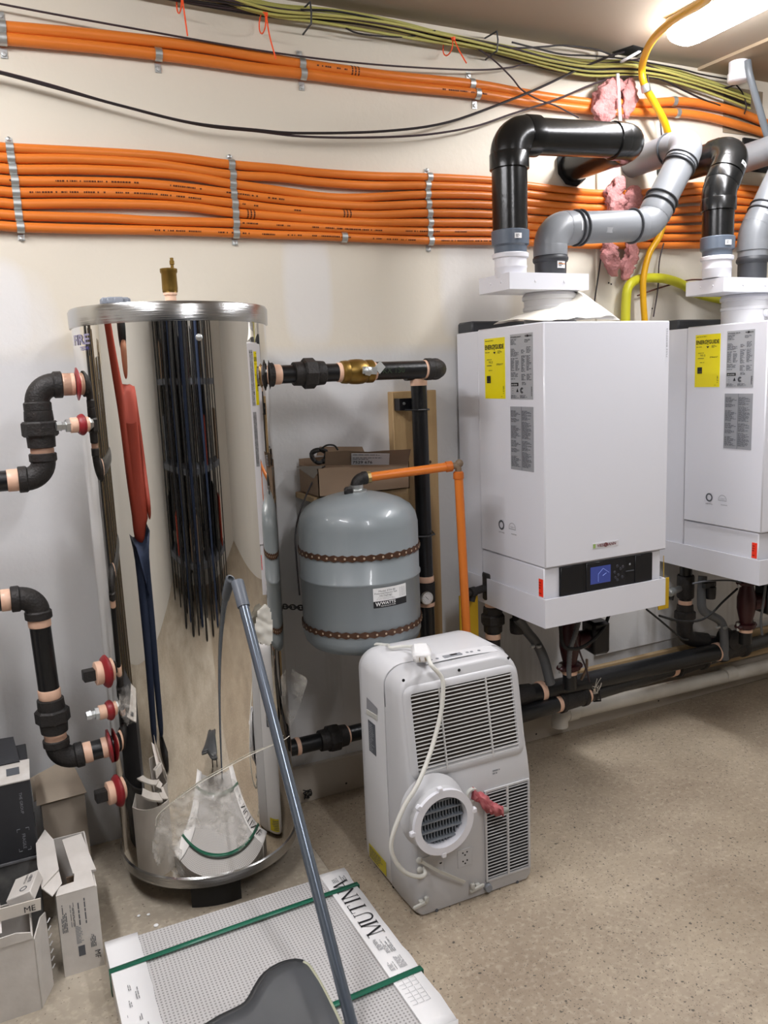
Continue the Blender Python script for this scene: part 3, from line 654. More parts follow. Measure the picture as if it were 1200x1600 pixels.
# label
lb = ept(582, 908); lb2 = ept(633, 896); lz0 = ept(583, 947).z
def cylpatch(b, a0, a1, z0, z1, R, n=10):
    vs = []
    for k in range(n+1):
        a = a0+(a1-a0)*k/n
        vs += [(EC.x+R*cos(a), EC.y+R*sin(a), z0), (EC.x+R*cos(a), EC.y+R*sin(a), z1)]
    b.add(vs, [(2*k, 2*k+2, 2*k+3, 2*k+1) for k in range(n)], True); return b
aa = math.atan2(lb.y-EC.y, lb.x-EC.x); ab = math.atan2(lb2.y-EC.y, lb2.x-EC.x); lz0 -= .008; zt_ = zs-.011
b = MB(); cylpatch(b, aa, ab, lz0, zt_, ER+.0006); lab = b.build('label', M_paper, t)
b = MB(); cylpatch(b, aa, ab, lz0, lz0+(zt_-lz0)*.34, ER+.0012); b.build('label_band', M_ink, lab)
def cyltext(s, a0, a1, z, size, m, parent, R, C, name='lettering'):
    vs_fs = None
    if s not in _tc: o = text(s, (0, 0, 0), (1, 0, 0), (0, 0, 1), .01, m, 'tmp', None); bpy.data.objects.remove(o)
    vs, fs = _tc[s]; x0 = min(v.x for v in vs); x1 = max(v.x for v in vs); b = MB(); k = size/.72
    b.add([(C.x+R*cos(a0+(a1-a0)*(v.x-x0)/(x1-x0)), C.y+R*sin(a0+(a1-a0)*(v.x-x0)/(x1-x0)), z+v.y*k) for v in vs], fs)
    return b.build(name, m, parent)
def A_(f): return aa+(ab-aa)*f
h_ = zt_-lz0
cyltext('WATTS', A_(.2), A_(.62), lz0+h_*.16, h_*.15, M_paper, lab, ER+.0018, EC)
cyltext('W', A_(.05), A_(.2), lz0+h_*.10, h_*.2, M_paper, lab, ER+.0018, EC); cyltext('REGULATOR', A_(.2), A_(.62), lz0+h_*.06, h_*.06, M_paper, lab, ER+.0018, EC)
cyltext('Model: ETX-90', A_(.15), A_(.62), lz0+h_*.80, h_*.09, M_ink, lab, ER+.0012, EC)
cyltext('Pressurized Expansion Tank', A_(.04), A_(.68), lz0+h_*.69, h_*.08, M_ink, lab, ER+.0012, EC)
cyltext('with Diaphragm', A_(.16), A_(.52), lz0+h_*.58, h_*.08, M_ink, lab, ER+.0012, EC)
for k in range(4): cyltext('for use in closed hydronic heating', A_(.08+.02*k), A_(.62-.04*k), lz0+h_*(.40+.045*k), h_*.025, M_gray, lab, ER+.0012, EC, 'fine_print')
for k in range(7): cyltext('psi  kPa  gal', A_(.76), A_(.95), lz0+h_*(.42+.07*k), h_*.04, M_gray, lab, ER+.0012, EC, 'fine_print')
# top elbow and the orange line
tp = V((EC.x-.0, EC.y, zdome)); eb = atY(563, 748, EC.y-.0); eb = V((EC.x, EC.y, eb.z)); o1 = atY(578, 742, EC.y); 
b = MB(); b.lathe([(.034, -.004), (.034, .006), (.022, .010), (.022, .022)], tp, (0, 0, 1), 24); b.build('top_port', M_steel, t)
dx = V((1, -.08, .06)).normalized()
elbow(t, tp, eb, eb+dx*.2, r=.0165, m=M_iron, R=.024, cl=.012)
b = MB(); b.box((tp.x-.052, tp.y-.03, tp.z-.006), (tp.x-.022, tp.y-.015, tp.z+.022), .006); b.build('lifting_eye', M_iron, t)
# black cable on its left side and chain to the wall
b = MB(); b.tube(smooth_path([atY(508, 728, 2.50), atY(495, 740, 2.5), atY(472, 790, 2.48), atY(462, 830, 2.44), atY(463, 870, 2.42), atY(468, 930, 2.42)], 6), .0028, 8)
b.build('black_cable', M_cable, label='thin black cable hanging down the left side of the grey expansion tank', cat='cable')
c0 = atY(447, 957, 2.5); c1 = EC+V((-ER*.93, .03, 0)); c1.z = atY(470, 953, 2.4).z
t2 = thing('chain', (c0.x, 2.6, c0.z), 'short black chain from the wall to the left side of the grey expansion tank', 'chain')
cw = V((c0.x-.03, WY, c0.z-.004)); Nn = 11
for k in range(Nn):
    p = cw.lerp(c1, (k+.5)/Nn); d = unit(cw, c1); b = MB(); up = V((0, 0, 1)) if k % 2 else V((0, 1, 0)); L = (c1-cw).length/Nn*.75; ww = .008
    pts = [p+d*(L*cos(q*pi/6))+up*(ww*sin(q*pi/6)) for q in range(13)]; b.tube(pts, .0026, 6, cap=False); b.build('chain_link', M_iron, t2)

# orange pex from expansion tank
p0 = eb+dx*.036; pc = V((atY(716, 727, 2.3).x, 2.30, atY(716, 727, 2.3).z)); pe = atY(731, 1010, 2.3); pe = V((pe.x, 2.30, .50))
t = thing('orange_pipe', (pc.x, 2.3, .5), 'bent orange heating pipe from the grey expansion tank down beside the boiler', 'pipe')
d = unit(p0, pc); seg(t, p0, pc-d*.02, .0145, M_orange, 'tube'); seg(t, pc-V((0, 0, .02)), pe, .0145, M_orange, 'tube')
b = MB(); b.lathe([(.019, 0), (.019, .020)], p0-d*.006, d, 8); b.build('brass_nut', mat('pale_brass', '#b09a66', .4, metal=.6), t)
b = MB(); b.tube(fillet([pc-d*.028, pc, pc-V((0, 0, .028))], .012, 5), .011, 12); b.ball(pc+V((.004, 0, .006)), .0135, 10, 8); b.build('elbow', mat('pex_fitting', '#7d6a55', .5), t)
for c_, dd in ((pc-d*.032, d), (pc-V((0, 0, .034)), V((0, 0, 1)))):
    b = MB(); b.lathe([(.0175, -.010), (.0175, .010)], c_, dd, 20); b.build('crimp_sleeve', mat('pex_sleeve', '#c96a22', .45), t)

# --- cardboard box with flaps behind the expansion tank, resting on a bracket shelf
YB = 2.44
x0 = atY(497, 750, YB).x; x1 = atY(640, 750, YB).x; z0 = atY(560, 768, YB).z; z1 = atY(560, 727, YB).z
b = MB(); b.box((x0-.01, YB+.02, z0-.028), (x1+.0, WY-.001, z0-.008), .002); b.build('wall_shelf', M_woodx, label='narrow wooden ledge under the cardboard box by the expansion tank', cat='shelf')
t = thing('cardboard_box', (x0, YB, z0-.006), 'open brown cardboard box with a printed flap above the grey expansion tank', 'box')
bx = MB(); th = .003; bx.box((x0, YB, z0-.006), (x1, YB+th, z1)); bx.box((x0, YB+.17, z0-.006), (x1, YB+.17+th, z1+.02)); bx.box((x0, YB, z0-.006), (x0+th, YB+.17, z1)); bx.box((x1-th, YB, z0-.006), (x1, YB+.17, z1)); bx.box((x0, YB, z0-.006), (x1, YB+.17, z0-.003)); bx.build('carton', M_card, t, label='brown carton body')
Pf = lambda px, py, Y: atY(px, py, Y)
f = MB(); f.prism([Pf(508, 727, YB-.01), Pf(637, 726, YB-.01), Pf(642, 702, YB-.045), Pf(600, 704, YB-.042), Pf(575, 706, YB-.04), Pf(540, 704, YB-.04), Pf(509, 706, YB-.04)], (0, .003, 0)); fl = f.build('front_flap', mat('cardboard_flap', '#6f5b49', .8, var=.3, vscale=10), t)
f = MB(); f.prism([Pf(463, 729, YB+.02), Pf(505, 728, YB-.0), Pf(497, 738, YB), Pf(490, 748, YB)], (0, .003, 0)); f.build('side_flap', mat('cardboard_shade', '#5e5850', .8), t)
f = MB(); f.prism([Pf(495, 712, YB+.13), Pf(500, 698, YB+.13), Pf(566, 698, YB+.13), Pf(572, 712, YB+.13)], (0, .004, 0)); f.build('back_flap', M_card, t)
XD = unit(Pf(548, 724, YB-.013), Pf(604, 724, YB-.013)); UD = unit(Pf(548, 724, YB-.014), Pf(548, 706, YB-.044)); O = Pf(549, 726, YB-.0165)
b = MB(); plate(b, O, XD, UD, .135, .050, .0008); lb_ = b.build('label', M_sil, t); text('7529 676', O+XD*.004+UD*.006, XD, UD, .012, M_ink, 'lettering', lb_, width=.07); fine_print(O+XD*.004+UD*.022, XD, UD, .12, .026, 4, 5, M_gray, lb_)
# black cord coil on the box
t = thing('cord_coil', Pf(495, 715, YB+.02), 'tangled black cord coil on the left end of the cardboard box', 'cord')
rnd = random.Random(3); b = MB(); cc = Pf(500, 713, YB+.02)
pts = [cc+V((cos(k*.9)*(.022+.006*rnd.random()), rnd.uniform(-.02, .02), sin(k*.9)*(.018+.006*rnd.random()))) for k in range(26)]
b.tube(smooth_path(pts, 3), .0052, 8); b.tube(smooth_path([cc+V((.0, 0, .02)), Pf(510, 696, YB), Pf(522, 696, YB), Pf(528, 703, YB)], 5), .003, 8); b.build('cord', M_rubber, t)

# ================================================================== ORANGE PIPES ON THE WALL
def wallpath(pts, Y): return [atY(px, py, Y) for px, py in pts]
def ink_marks(t, path, r, spans, txt):
    """printed line along a pipe, on the side facing the room"""
    L = [0]
    for i in range(1, len(path)): L.append(L[-1]+(path[i]-path[i-1]).length)
    b = MB(); rnd = random.Random(int(path[0].z*1e4))
    for i in range(len(path)-1):
        a, c = path[i], path[i+1]; d = (c-a)
        if d.length < 1e-5 or rnd.random() > .75: continue
        X = d.normalized(); U = V((0, -.35, 1)); U = (U-X*U.dot(X)).normalized(); N = X.cross(U)
        x = 0.0
        while x < d.length-.006:
            ww = rnd.uniform(.002, .007)
            if rnd.random() < .8:
                O = a+X*x+N*(r+.0003)+U*.001
                b.add([O, O+X*ww, O+X*ww+U*.0045, O+U*.0045], [(0, 1, 2, 3)])
            x += ww+.0018
    if b.v: b.build('printed_line', mat('print_brown', '#5a2a10', .6), t, kind='stuff', weld=False)
low = {  # pipe centre lines read off the photograph, all strapped flat on the wall
 1: [(-60, 228), (0, 230), (30, 232), (240, 243), (360, 257), (430, 263), (500, 270), (580, 275), (667, 277), (765, 282), (825, 290), (880, 297), (945, 303), (1000, 302), (1080, 291), (1160, 295), (1230, 303)],
 2: [(-60, 245), (0, 246), (30, 248), (130, 249), (240, 256), (360, 273), (430, 277), (500, 285), (580, 290), (667, 290), (765, 294), (825, 303), (880, 309), (945, 313), (1000, 312), (1080, 300), (1160, 305), (1230, 315)],
 3: [(-60, 262), (0, 263), (30, 265), (130, 265), (240, 270), (300, 276), (360, 287), (430, 297), (500, 307), (560, 309), (667, 304), (765, 306), (825, 316), (880, 322), (945, 326), (1000, 324), (1080, 312), (1160, 316), (1230, 328)],
 4: [(-60, 280), (0, 281), (30, 283), (130, 284), (240, 288), (360, 302), (430, 311), (500, 318), (580, 322), (667, 319), (765, 320), (825, 328), (945, 336), (1000, 336), (1080, 328), (1160, 328), (1230, 338)],
 5: [(-60, 298), (0, 299), (30, 301), (130, 301), (240, 304), (360, 317), (430, 326), (500, 332), (580, 336), (667, 333), (765, 335), (825, 342), (945, 348), (1080, 343), (1160, 341), (1230, 349)],
 6: [(-60, 316), (0, 317), (30, 319), (130, 318), (240, 320), (300, 324), (360, 332), (430, 338), (500, 344), (580, 348), (667, 348), (765, 349), (825, 354), (945, 360), (1080, 358), (1160, 355), (1230, 361)],
 7: [(-60, 333), (0, 335), (30, 337), (100, 339), (170, 341), (240, 345), (360, 348), (430, 352), (500, 356), (580, 360), (667, 362), (765, 363), (825, 366), (945, 371), (1080, 372), (1160, 369), (1230, 373)],
 8: [(-60, 351), (0, 353), (30, 355), (130, 358), (240, 360), (360, 364), (430, 367), (500, 369), (580, 373), (667, 376), (765, 377), (825, 379), (945, 384), (1080, 384), (1160, 382), (1230, 385)]}
names = ['topmost', 'second from the top', 'third from the top', 'fourth from the top', 'fifth from the top', 'third from the bottom', 'second from the bottom', 'bottom']
PY = WY-.0155; LR = .0138
lowpaths = {}
for k, pts in low.items():
    P = smooth_path(wallpath(pts, PY-(.012 if False else 0)), 5); lowpaths[k] = P
    P2 = [p if p.x < SX-.02 else V((p.x, p.y-.012*min(1, (p.x-SX+.02)/.05), p.z)) for p in P]
    b = MB(); b.tube(P2, LR, 12); c = P2[len(P2)//2]
    o = b.build('orange_pipe', M_orange, label='orange heating pipe strapped to the wall, %s of the lower eight' % names[k-1], cat='pipe', group='lower orange pipes on the wall')
    if k in (4, 5, 7, 8):
        r0 = {4: (8, 32), 5: (10, 34), 7: (30, 60), 8: (20, 58)}[k]
        ink_marks(o, P2[r0[0]:r0[1]], LR, None, None)
upA = [(-60, 37), (0, 42), (150, 55), (300, 72), (400, 88), (470, 100), (600, 118), (740, 132), (830, 148), (925, 161), (1000, 163), (1055, 160), (1100, 165), (1150, 177), (1200, 197), (1250, 220)]
upB = [(-60, 54), (0, 60), (150, 74), (300, 92), (400, 107), (470, 115), (600, 132), (740, 146), (830, 160), (925, 172), (1000, 177), (1055, 178), (1100, 184), (1150, 197), (1200, 213), (1250, 236)]
UR = .0165; uppaths = []
for nm, pts in (('upper', upA), ('lower', upB)):
    P = smooth_path(wallpath(pts, WY-.0185), 5); P = [p if p.x < SX-.02 else V((p.x, p.y-.012*min(1, (p.x-SX+.02)/.05), p.z)) for p in P]; uppaths.append(P)
    b = MB(); b.tube(P, UR, 14); o = b.build('orange_pipe', M_orange, label='thick orange pipe near the ceiling, %s of the top pair' % nm, cat='pipe', group='pair of orange pipes near the ceiling')
    i0 = 24 if nm == 'upper' else 33; ink_marks(o, P[i0:i0+5], UR, None, None)
def path_at(P, px):
    best = min(P, key=lambda p: abs(proj(p)[0]-px)); i = P.index(best); a = P[max(i-1, 0)]; c = P[min(i+1, len(P)-1)]; return best, (c-a).normalized()
def proj(p):
    v = V(p)-CAM; z = v.dot(_f); return (600+FPX*v.dot(_r)/z, 800-FPX*v.dot(_u)/z)
def near(P, px):
    for i in range(len(P)-1):
        a = proj(P[i])[0]; c = proj(P[i+1])[0]
        if a <= px <= c: q = (px-a)/(c-a+1e-9); return P[i].lerp(P[i+1], q), unit(P[i], P[i+1])
    return path_at(P, px)
def saddle(parent, c, d, r, name='clip', w_=.020, ends=True):
    """half-round pipe strap hugging the pipe, with a screwed ear"""
    b = MB(); u = V((0, 0, 1)); N = 10; vs = []
    for s_ in (-w_/2, w_/2):
        for (rr) in (r+.0006, r+.0028):
            for k in range(N+1):
                a = pi*k/N; vs.append(c+d*s_+u*(cos(a)*rr)+V((0, -1, 0))*(sin(a)*rr))
    M1 = N+1; fs = []
    for k in range(N): fs += [(M1+k, M1+k+1, 3*M1+k+1, 3*M1+k), (k, k+1, M1+k+1, M1+k), (2*M1+k, 3*M1+k, 3*M1+k+1, 2*M1+k+1)]
    b.add(vs, fs, True)
    return b.build(name, M_steel, parent)
def strap_column(pts8, label, top, bottom):
    c0 = near(lowpaths[1], pts8[0])[0]; t = thing('pipe_strap_row', (c0.x, WY, near(lowpaths[8], pts8[7])[0].z-.03), label, 'clamp')
    pr = []
    for k in range(8):
        c, d = near(lowpaths[k+1], pts8[k]); saddle(t, c, d, LR); pr.append(c)
    b = MB(); a = pr[0]+V((0, 0, .030)); e = pr[-1]-V((0, 0, .034))
    b.beam(V((a.x, WY-.0015, a.z)), V((e.x, WY-.0015, e.z)), .018, .003, up=(0, 1, 0)); b.build('rail', M_steel, t)
    for p in (a, e): b = MB(); b.lathe([(.007, 0), (.0068, .003), (.004, .005), (0, .0055)], V((p.x, WY-.003, p.z+(.004 if p is e else -.004))), (0, -1, 0), 12); b.build('screw', M_steel, t)
strap_column([15, 17, 20, 23, 25, 27, 29, 32], 'column of zinc pipe straps over the lower pipes at the left edge of the picture', 0, 0)
strap_column([361, 363, 363, 364, 366, 367, 368, 368], 'column of zinc pipe straps over the lower pipes above the steel tank', 0, 0)
strap_column([670, 667, 667, 668, 670, 671, 670, 672], 'column of zinc pipe straps over the lower pipes left of the black vent', 0, 0)
def single(path, px, r, label, up_=1):
    c, d = near(path, px); t = thing('pipe_clip', (c.x, WY, c.z-.02), label, 'clamp'); saddle(t, c, d, r)
    b = MB(); e = c+V((0, 0, up_*(r+.014))); b.box((e.x-.009, WY-.0035, e.z-.014), (e.x+.009, WY-.0015, e.z+.014)); b.build('ear', M_steel, t)
    b = MB(); b.lathe([(.007, 0), (.006, .004), (0, .005)], V((e.x, WY-.0035, e.z+up_*.004)), (0, -1, 0), 12); b.build('screw', M_steel, t)
single(lowpaths[8], 537, LR, 'single zinc clip on the bottom orange pipe, between two strap columns')
for i, px in enumerate((3, 471, 736, 1052)):
    single(uppaths[0], px, UR, 'zinc clip on the upper of the top orange pair, %s' % ('at the left edge', 'above the steel tank valve run', 'where black cables cross', 'right of the yellow hose')[i], 1)
for i, px in enumerate((4, 247, 473, 745, 1057)):
    single(uppaths[1], px, UR, 'zinc clip on the lower of the top orange pair, %s' % ('at the left edge', 'above the left of the tank', 'above the expansion tank', 'where black cables cross', 'right of the yellow hose')[i], -1)
# dark joint rings printed on the pipes
b = MB()
for P, px, r in ((lowpaths[6], 391, LR), (lowpaths[5], 541, LR), (uppaths[0], 553, UR)):
    for k in range(3):
        c, d = near(P, px+(k-1)*5); b = MB(); b.lathe([(r+.0004, -.0025), (r+.0004, .0025)], c, d, 12)
        par = [o for o in bpy.data.objects if o.name.startswith('orange_pipe')][0]
        b.build('ink_ring', mat('print_brown', '#5a2a10', .6), bpy.data.objects[{391: 'orange_pipe.006', 541: 'orange_pipe.005', 553: 'orange_pipe.009'}[px]])

# ================================================================== CABLES
def cable(pts, Y, r, m, label, n=6, group='low-voltage cables under the ceiling', yv=None):
    P = [atY(p[0], p[1], p[2] if len(p) > 2 else Y) for p in pts]
    P = [V((p.x, p.y, min(p.z, CZ-r-.002))) for p in P]
    b = MB(); b.tube(smooth_path(P, n), r, 8); return b.build('cable', m, label=label, cat='cable', group=group)
Yc = WY-.028
cable([(-40, 106), (0, 114), (100, 141), (200, 168), (300, 192), (400, 203), (470, 208), (600, 205), (700, 191), (800, 155), (850, 134), (900, 110), (952, 88), (975, 80)], WY-.05, .0042, M_cable, 'thick black cable sagging across the wall between the two pipe groups')
cable([(-40, 104), (0, 112), (80, 133), (160, 157), (260, 184), (330, 198), (400, 205), (470, 213), (560, 215), (660, 211), (740, 198), (800, 178), (870, 155), (920, 134), (960, 121), (1000, 119)], WY-.045, .0036, M_cable2, 'brown cable sagging just under the thick black one')
cable([(-40, -2), (0, 6), (100, 25), (200, 43), (300, 61), (400, 78), (500, 92), (600, 102), (700, 108), (760, 109), (800, 105), (820, 101), (870, 104), (940, 100), (1000, 92)], WY-.04, .0030, M_cable2, 'thin brown cable running above the top orange pair')
cable([(715, 62), (745, 75), (775, 97), (800, 122), (815, 140), (840, 155), (870, 166), (904, 184)], WY-.05, .0028, M_cable2, 'thin cable looping down behind the black vent')
cable([(540, 44), (560, 52), (600, 57), (640, 57), (680, 48)], WY-.045, .0028, M_cable, 'short dark cable sagging below the yellow bundle')
cable([(470, 15), (520, 17), (580, 28), (620, 40), (660, 52), (700, 60), (760, 68), (800, 75), (850, 73), (880, 71), (930, 77), (960, 88)], WY-.05, .0032, M_cable, 'dark cable riding on top of the yellow bundle')
cable([(800, 66), (840, 76), (880, 85), (920, 87), (960, 90), (1000, 96), (1060, 107), (1100, 117), (1150, 126)], WY-.05, .0032, M_cable, 'dark cable crossing the bundle toward the corner')
cable([(1005, 100), (1040, 112), (1075, 128), (1100, 135), (1130, 138), (1160, 128), (1170, 122)], WY-.05, .0032, M_cable2, 'dark cable ending at the white flue stub')
cable([(1005, 120), (1035, 125), (1070, 142), (1100, 156), (1125, 165)], WY-.045, .0036, M_cable, 'dark cable running down behind the top orange pair')
cable([(1010, 108), (1018, 150), (1030, 180), (1034, 215)], WY-.05, .0030, M_cable2, 'thin dark cable dropping behind the yellow hose')
cable([(1148, 130), (1160, 145), (1166, 165), (1163, 178)], WY-.06, .0028, M_cable, 'short dark cable hanging beside the grey conduit')
M_c = [M_cable, M_cable2]
rnd = random.Random(11)
base = [(255, -30), (330, -10), (420, 16), (500, 24), (560, 32), (620, 43), (680, 56), (740, 68), (800, 82), (860, 98), (920, 108), (980, 107), (1030, 112), (1080, 125), (1130, 142), (1172, 158)]
for k in range(7):
    oy = (k-3)*3.2; ph = rnd.random()*6
    pts = [(px, py+oy*(1+.25*sin(px*.012+ph))+1.5*sin(px*.02+ph*2), WY-.020-.012*((k*2) % 5)) for px, py in base]
    cable(pts, 0, .0046, M_cabley, 'yellow jacketed cable in the bundle under the ceiling', group='yellow cables in the ceiling bundle')
for k in range(6):
    oy = 8-k*2.4; ph = rnd.random()*6
    pts = [(px, py+oy+3*sin(px*.013+ph), WY-.03-.007*k) for px, py in [(160, -30), (250, -12)]+base[2:]]
    cable(pts, 0, .0034, M_c[k % 2], 'dark cable strung along the yellow bundle', group='dark cables in the ceiling bundle')
# clips and zip ties on the bundle
for i, (px, py) in enumerate(((485, 20), (776, 64))):
    p = atY(px, py, WY-.075); b = MB(); b.tube([(p.x, WY-.002, p.z+.035), (p.x, p.y-.002, p.z+.03), (p.x, p.y-.008, p.z), (p.x, p.y-.002, p.z-.032), (p.x, WY-.002, p.z-.036)], .003, 6)
    b.build('cable_clip', M_gasket, label='dark clip holding the cable bundle, %s' % ('left one' if i == 0 else 'right one, past the orange tie'), cat='clip')
for i, pts in enumerate([[(284, -12), (288, 20), (293, 56)], [(416, 22), (421, 55), (431, 92)], [(709, 60), (718, 80), (729, 99)]]):
    P = [atY(a, c, WY-.085) for a, c in pts]; t = thing('zip_tie', P[-1], 'bright orange zip tie with a long tail, %s' % ('left of the others', 'above the tank, hanging over the top pipes', 'right one, hanging from the cables')[i], 'zip tie')
    b = MB(); b.tube(smooth_path(P, 4), .0022, 6); b.build('tail', M_zip, t)
    p = P[0]; b = MB(); R_ = .035; b.tube([(p.x, WY-.045+cos(q*pi/8)*R_*.95, p.z-.01+sin(q*pi/8)*R_*.8) for q in range(17)], .0022, 6); b.box((p.x-.004, p.y-.004, p.z-.006), (p.x+.004, p.y+.004, p.z+.004)); b.build('loop', M_zip, t)

# ================================================================== INSULATION AND JOINT
def fluff(pts, r, seed, label):
    t = MB(); rnd = random.Random(seed); P = smooth_path([atY(a, c, y) for a, c, y in pts], 6); n = 22; vs = []; N = len(P)
    for i in range(N):
        k = sin(pi*(i+.6)/(N+.2))**.5
        for q in range(n):
            a = 2*pi*q/n; pz = P[i]; nz = noise.noise(V((pz.x*38+cos(a)*1.6+seed, pz.z*34, sin(a)*1.6)))*.8+noise.noise(V((pz.x*90+cos(a)*3, pz.z*110+seed, sin(a)*3)))*.5
            rr = r*1.3*k*(1+nz); vs.append(pz+V((cos(a)*rr, sin(a)*rr*.45, 0)))
    t.add(vs, [(i*n+q, i*n+(q+1) % n, (i+1)*n+(q+1) % n, (i+1)*n+q) for i in range(N-1) for q in range(n)]+[tuple(range(n))[::-1], tuple(range((N-1)*n, N*n))], True)
    return t.build('insulation_tuft', M_pink, label=label, cat='insulation', group='pink insulation tufts at the wall joint', angle=180)
YI = WY-.05
fluff([(962, 122, YI), (950, 145, YI), (945, 170, YI), (943, 192, YI)], .042, 1, 'pink insulation bulging over the top orange pipes, left of the metal strip')
fluff([(985, 122, YI+.01), (982, 150, YI+.01), (978, 185, YI+.01)], .026, 2, 'pink insulation strip right of the metal strip by the top orange pipes')
fluff([(970, 275, YI), (962, 300, YI), (960, 330, YI), (960, 350, YI)], .034, 3, 'pink insulation above the grey vent, left tuft')
fluff([(990, 290, YI), (988, 312, YI), (980, 340, YI)], .030, 4, 'pink insulation above the grey vent, right tuft')
fluff([(950, 375, YI), (953, 400, YI), (960, 432, YI)], .028, 5, 'pink insulation hanging below the grey vent, left tuft')
fluff([(985, 370, YI), (988, 395, YI), (980, 415, YI), (977, 438, YI)], .026, 6, 'pink insulation hanging below the grey vent, right tuft')
b = MB(); p0 = atY(965, 115, YI-.02); p1 = atY(969, 190, YI-.02); b.beam(p0, p1, .006, .012); b.build('metal_strip', M_paper, label='thin white metal strip sticking out between the pink insulation', cat='strip')
b = MB(); b.tube([atY(942, 380, WY-.03), atY(935, 430, WY-.03), atY(926, 490, WY-.03)], .003, 6); b.build('cable', M_cable, label='dark cable running down the wall left of the lower pink insulation', cat='cable')
b = MB(); b.tube(smooth_path([atY(1037, 380, WY-.05), atY(1030, 410, WY-.05), atY(1028, 450, WY-.04), atY(1021, 495, WY-.04)], 5), .0028, 6); b.build('cable', M_cable2, label='thin brown cable hanging beside the yellow gas hose', cat='cable')
b = MB(); b.tube(smooth_path([atY(996, 462, WY-.03), atY(1015, 455, WY-.03), atY(1040, 447, WY-.03), atY(1075, 438, WY-.03), atY(1098, 437, WY-.03)], 5), .0035, 6); b.build('cable', mat('cable_rust', '#5d3227', .5), label='rust brown cable crossing behind the lime gas sleeve', cat='cable')

# ================================================================== YELLOW GAS HOSES
def hose(pts, r, m, name, label, cat, ribs=0, n=8):
    P = smooth_path([atY(*p) for p in pts], n); R = [r*(1+(.05 if ribs and (i % 2) else 0)) for i in range(len(P))]
    b = MB(); b.tube(P, R, 16); return b.build(name, m, label=label, cat=cat)
hs = hose([(1125, -30, 1.72), (1100, 2, 1.86), (1050, 33, 2.16), (1018, 65, 2.38), (1004, 100, 2.52), (1006, 130, 2.54), (1022, 160, 2.54), (1038, 190, 2.54), (1048, 225, 2.56)], .0135, M_gas, 'gas_hose', 'yellow flexible gas hose bending down from the ceiling lamp', 'hose')
hose([(1040, 340, 2.57), (1030, 370, 2.56), (1015, 395, 2.56), (1006, 430, 2.56), (1005, 465, 2.56), (1008, 510, 2.56)], .0125, M_gas, 'gas_hose', 'yellow gas hose going down below the grey vent to the boiler top', 'hose')
hose([(977, 510, 2.58), (978, 475, 2.58), (982, 448, 2.58), (1000, 436, 2.59), (1035, 435, 2.59), (1065, 444, 2.60), (1090, 459, 2.60), (1135, 470, 2.60), (1170, 480, 2.60)], .0185, M_gasg, 'gas_sleeve', 'thick lime green hose arching over the boiler tops', 'hose', n=10)
c_ = atY(1009, 138, 2.54); b = MB(); b.lathe([(.016, -.014), (.0175, -.01), (.0175, .01), (.016, .014)], c_, (.3, 0, -1), 20); b.build('hose_clamp', M_steel, hs) if False else b.build('pipe_collar', M_steel, hs)

# ================================================================== VENT PIPES
BX0 = 1.553; BW = .511; BY = 2.094; BZB = .676; BZT = 1.648; SHIFT = .977
def vent_pipe(t, A, B, r, m, name='pipe'): return seg(t, A, B, r, m, name, 32)
def band(t, c, d, r, L, m, name='collar'): b = MB(); b.lathe([(r*.97, -L/2), (r, -L/2+.002), (r, L/2-.002), (r*.97, L/2)], c, d, 32); return b.build(name, m, t)
def sticker(t, c, nrm, up, w_, h_, seed=0, col=None, R=None):
    nrm = V(nrm).normalized(); up = V(up).normalized(); up = (up-nrm*up.dot(nrm)).normalized(); X = up.cross(nrm)
    b = MB(); n = 6; vs = []
    R = R or .0565; ang = w_/R
    for k in range(n+1):
        a = -ang/2+ang*k/n
        for hh in (-h_/2, h_/2): vs.append(c+X*(sin(a)*R)+nrm*((cos(a)-1)*R+.0008)+up*hh)
    b.add(vs, [(2*k, 2*k+2, 2*k+3, 2*k+1) for k in range(n)], True); s_ = b.build('sticker', col or M_paper, t)
    fine_print(c-X*(w_*.36)-up*h_*.3+nrm*-.0002, X, up, w_*.7, h_*.6, 3, seed+2, M_gray, s_, off=.0016) if w_ < .04 else None
    return s_
VR = .0565
# black vent 1
v1x = atY(797, 350, 2.3).x; v1z = atY(797, 217, 2.3).z; v1b = 1.80
t = thing('black_vent_pipe', (v1x, 2.3, v1b), 'glossy black vent pipe rising from the front boiler and turning right into the wall', 'vent pipe')
vx2 = atY(960, 217, 2.3).x+.085; zt = v1z+.012
zw = zt-.02
b = MB(); b.lathe([(.050, 0), (.0515, .002), (.0515, .03), (.053, .033), (.053, .036), (.0515, .04), (.0515, .062), (.058, .064), (.059, .075), (.056, .078)], (v1x, 2.3, v1b), n=36); b.build('white_collar', M_whitepl, t, label='white plastic collar')
b = MB(); b.lathe([(.052, 0), (.053, .022), (.060, .028), (.0615, .07), (.0600, .072), (.057, .073)], (v1x, 2.3, v1b+.076), n=36); cpl = b.build('coupling', M_grayabs, t, label='grey coupling')
vent_pipe(t, (v1x, 2.3, v1b+.14), (v1x, 2.3, zt-.07), VR, M_abs)
elbow(t, (v1x, 2.3, zt-.2), (v1x, 2.3, zt), (v1x+.2, 2.3, zt+.008), r=.0535, m=M_abs, R=.062, coll=1.18, cl=.045)
vent_pipe(t, (v1x+.09, 2.3, zt+.003), (vx2-.05, 2.3, zt+.02), VR, M_abs)
elbow(t, (vx2-.2, 2.3, zt+.012), (vx2, 2.3, zt+.02), (vx2, 2.5, zt+.02), r=.0535, m=M_abs, R=.060, coll=1.16, cl=.035)
vent_pipe(t, (vx2, 2.37, zt+.018), (vx2, WY+.02, zt+.018), VR, M_abs)
b = MB(); b.lathe([(.075, 0), (.075, .002)], (vx2, WY-.0125, zt+.018), (0, 1, 0), 9); b.build('wall_opening', M_dark, t)
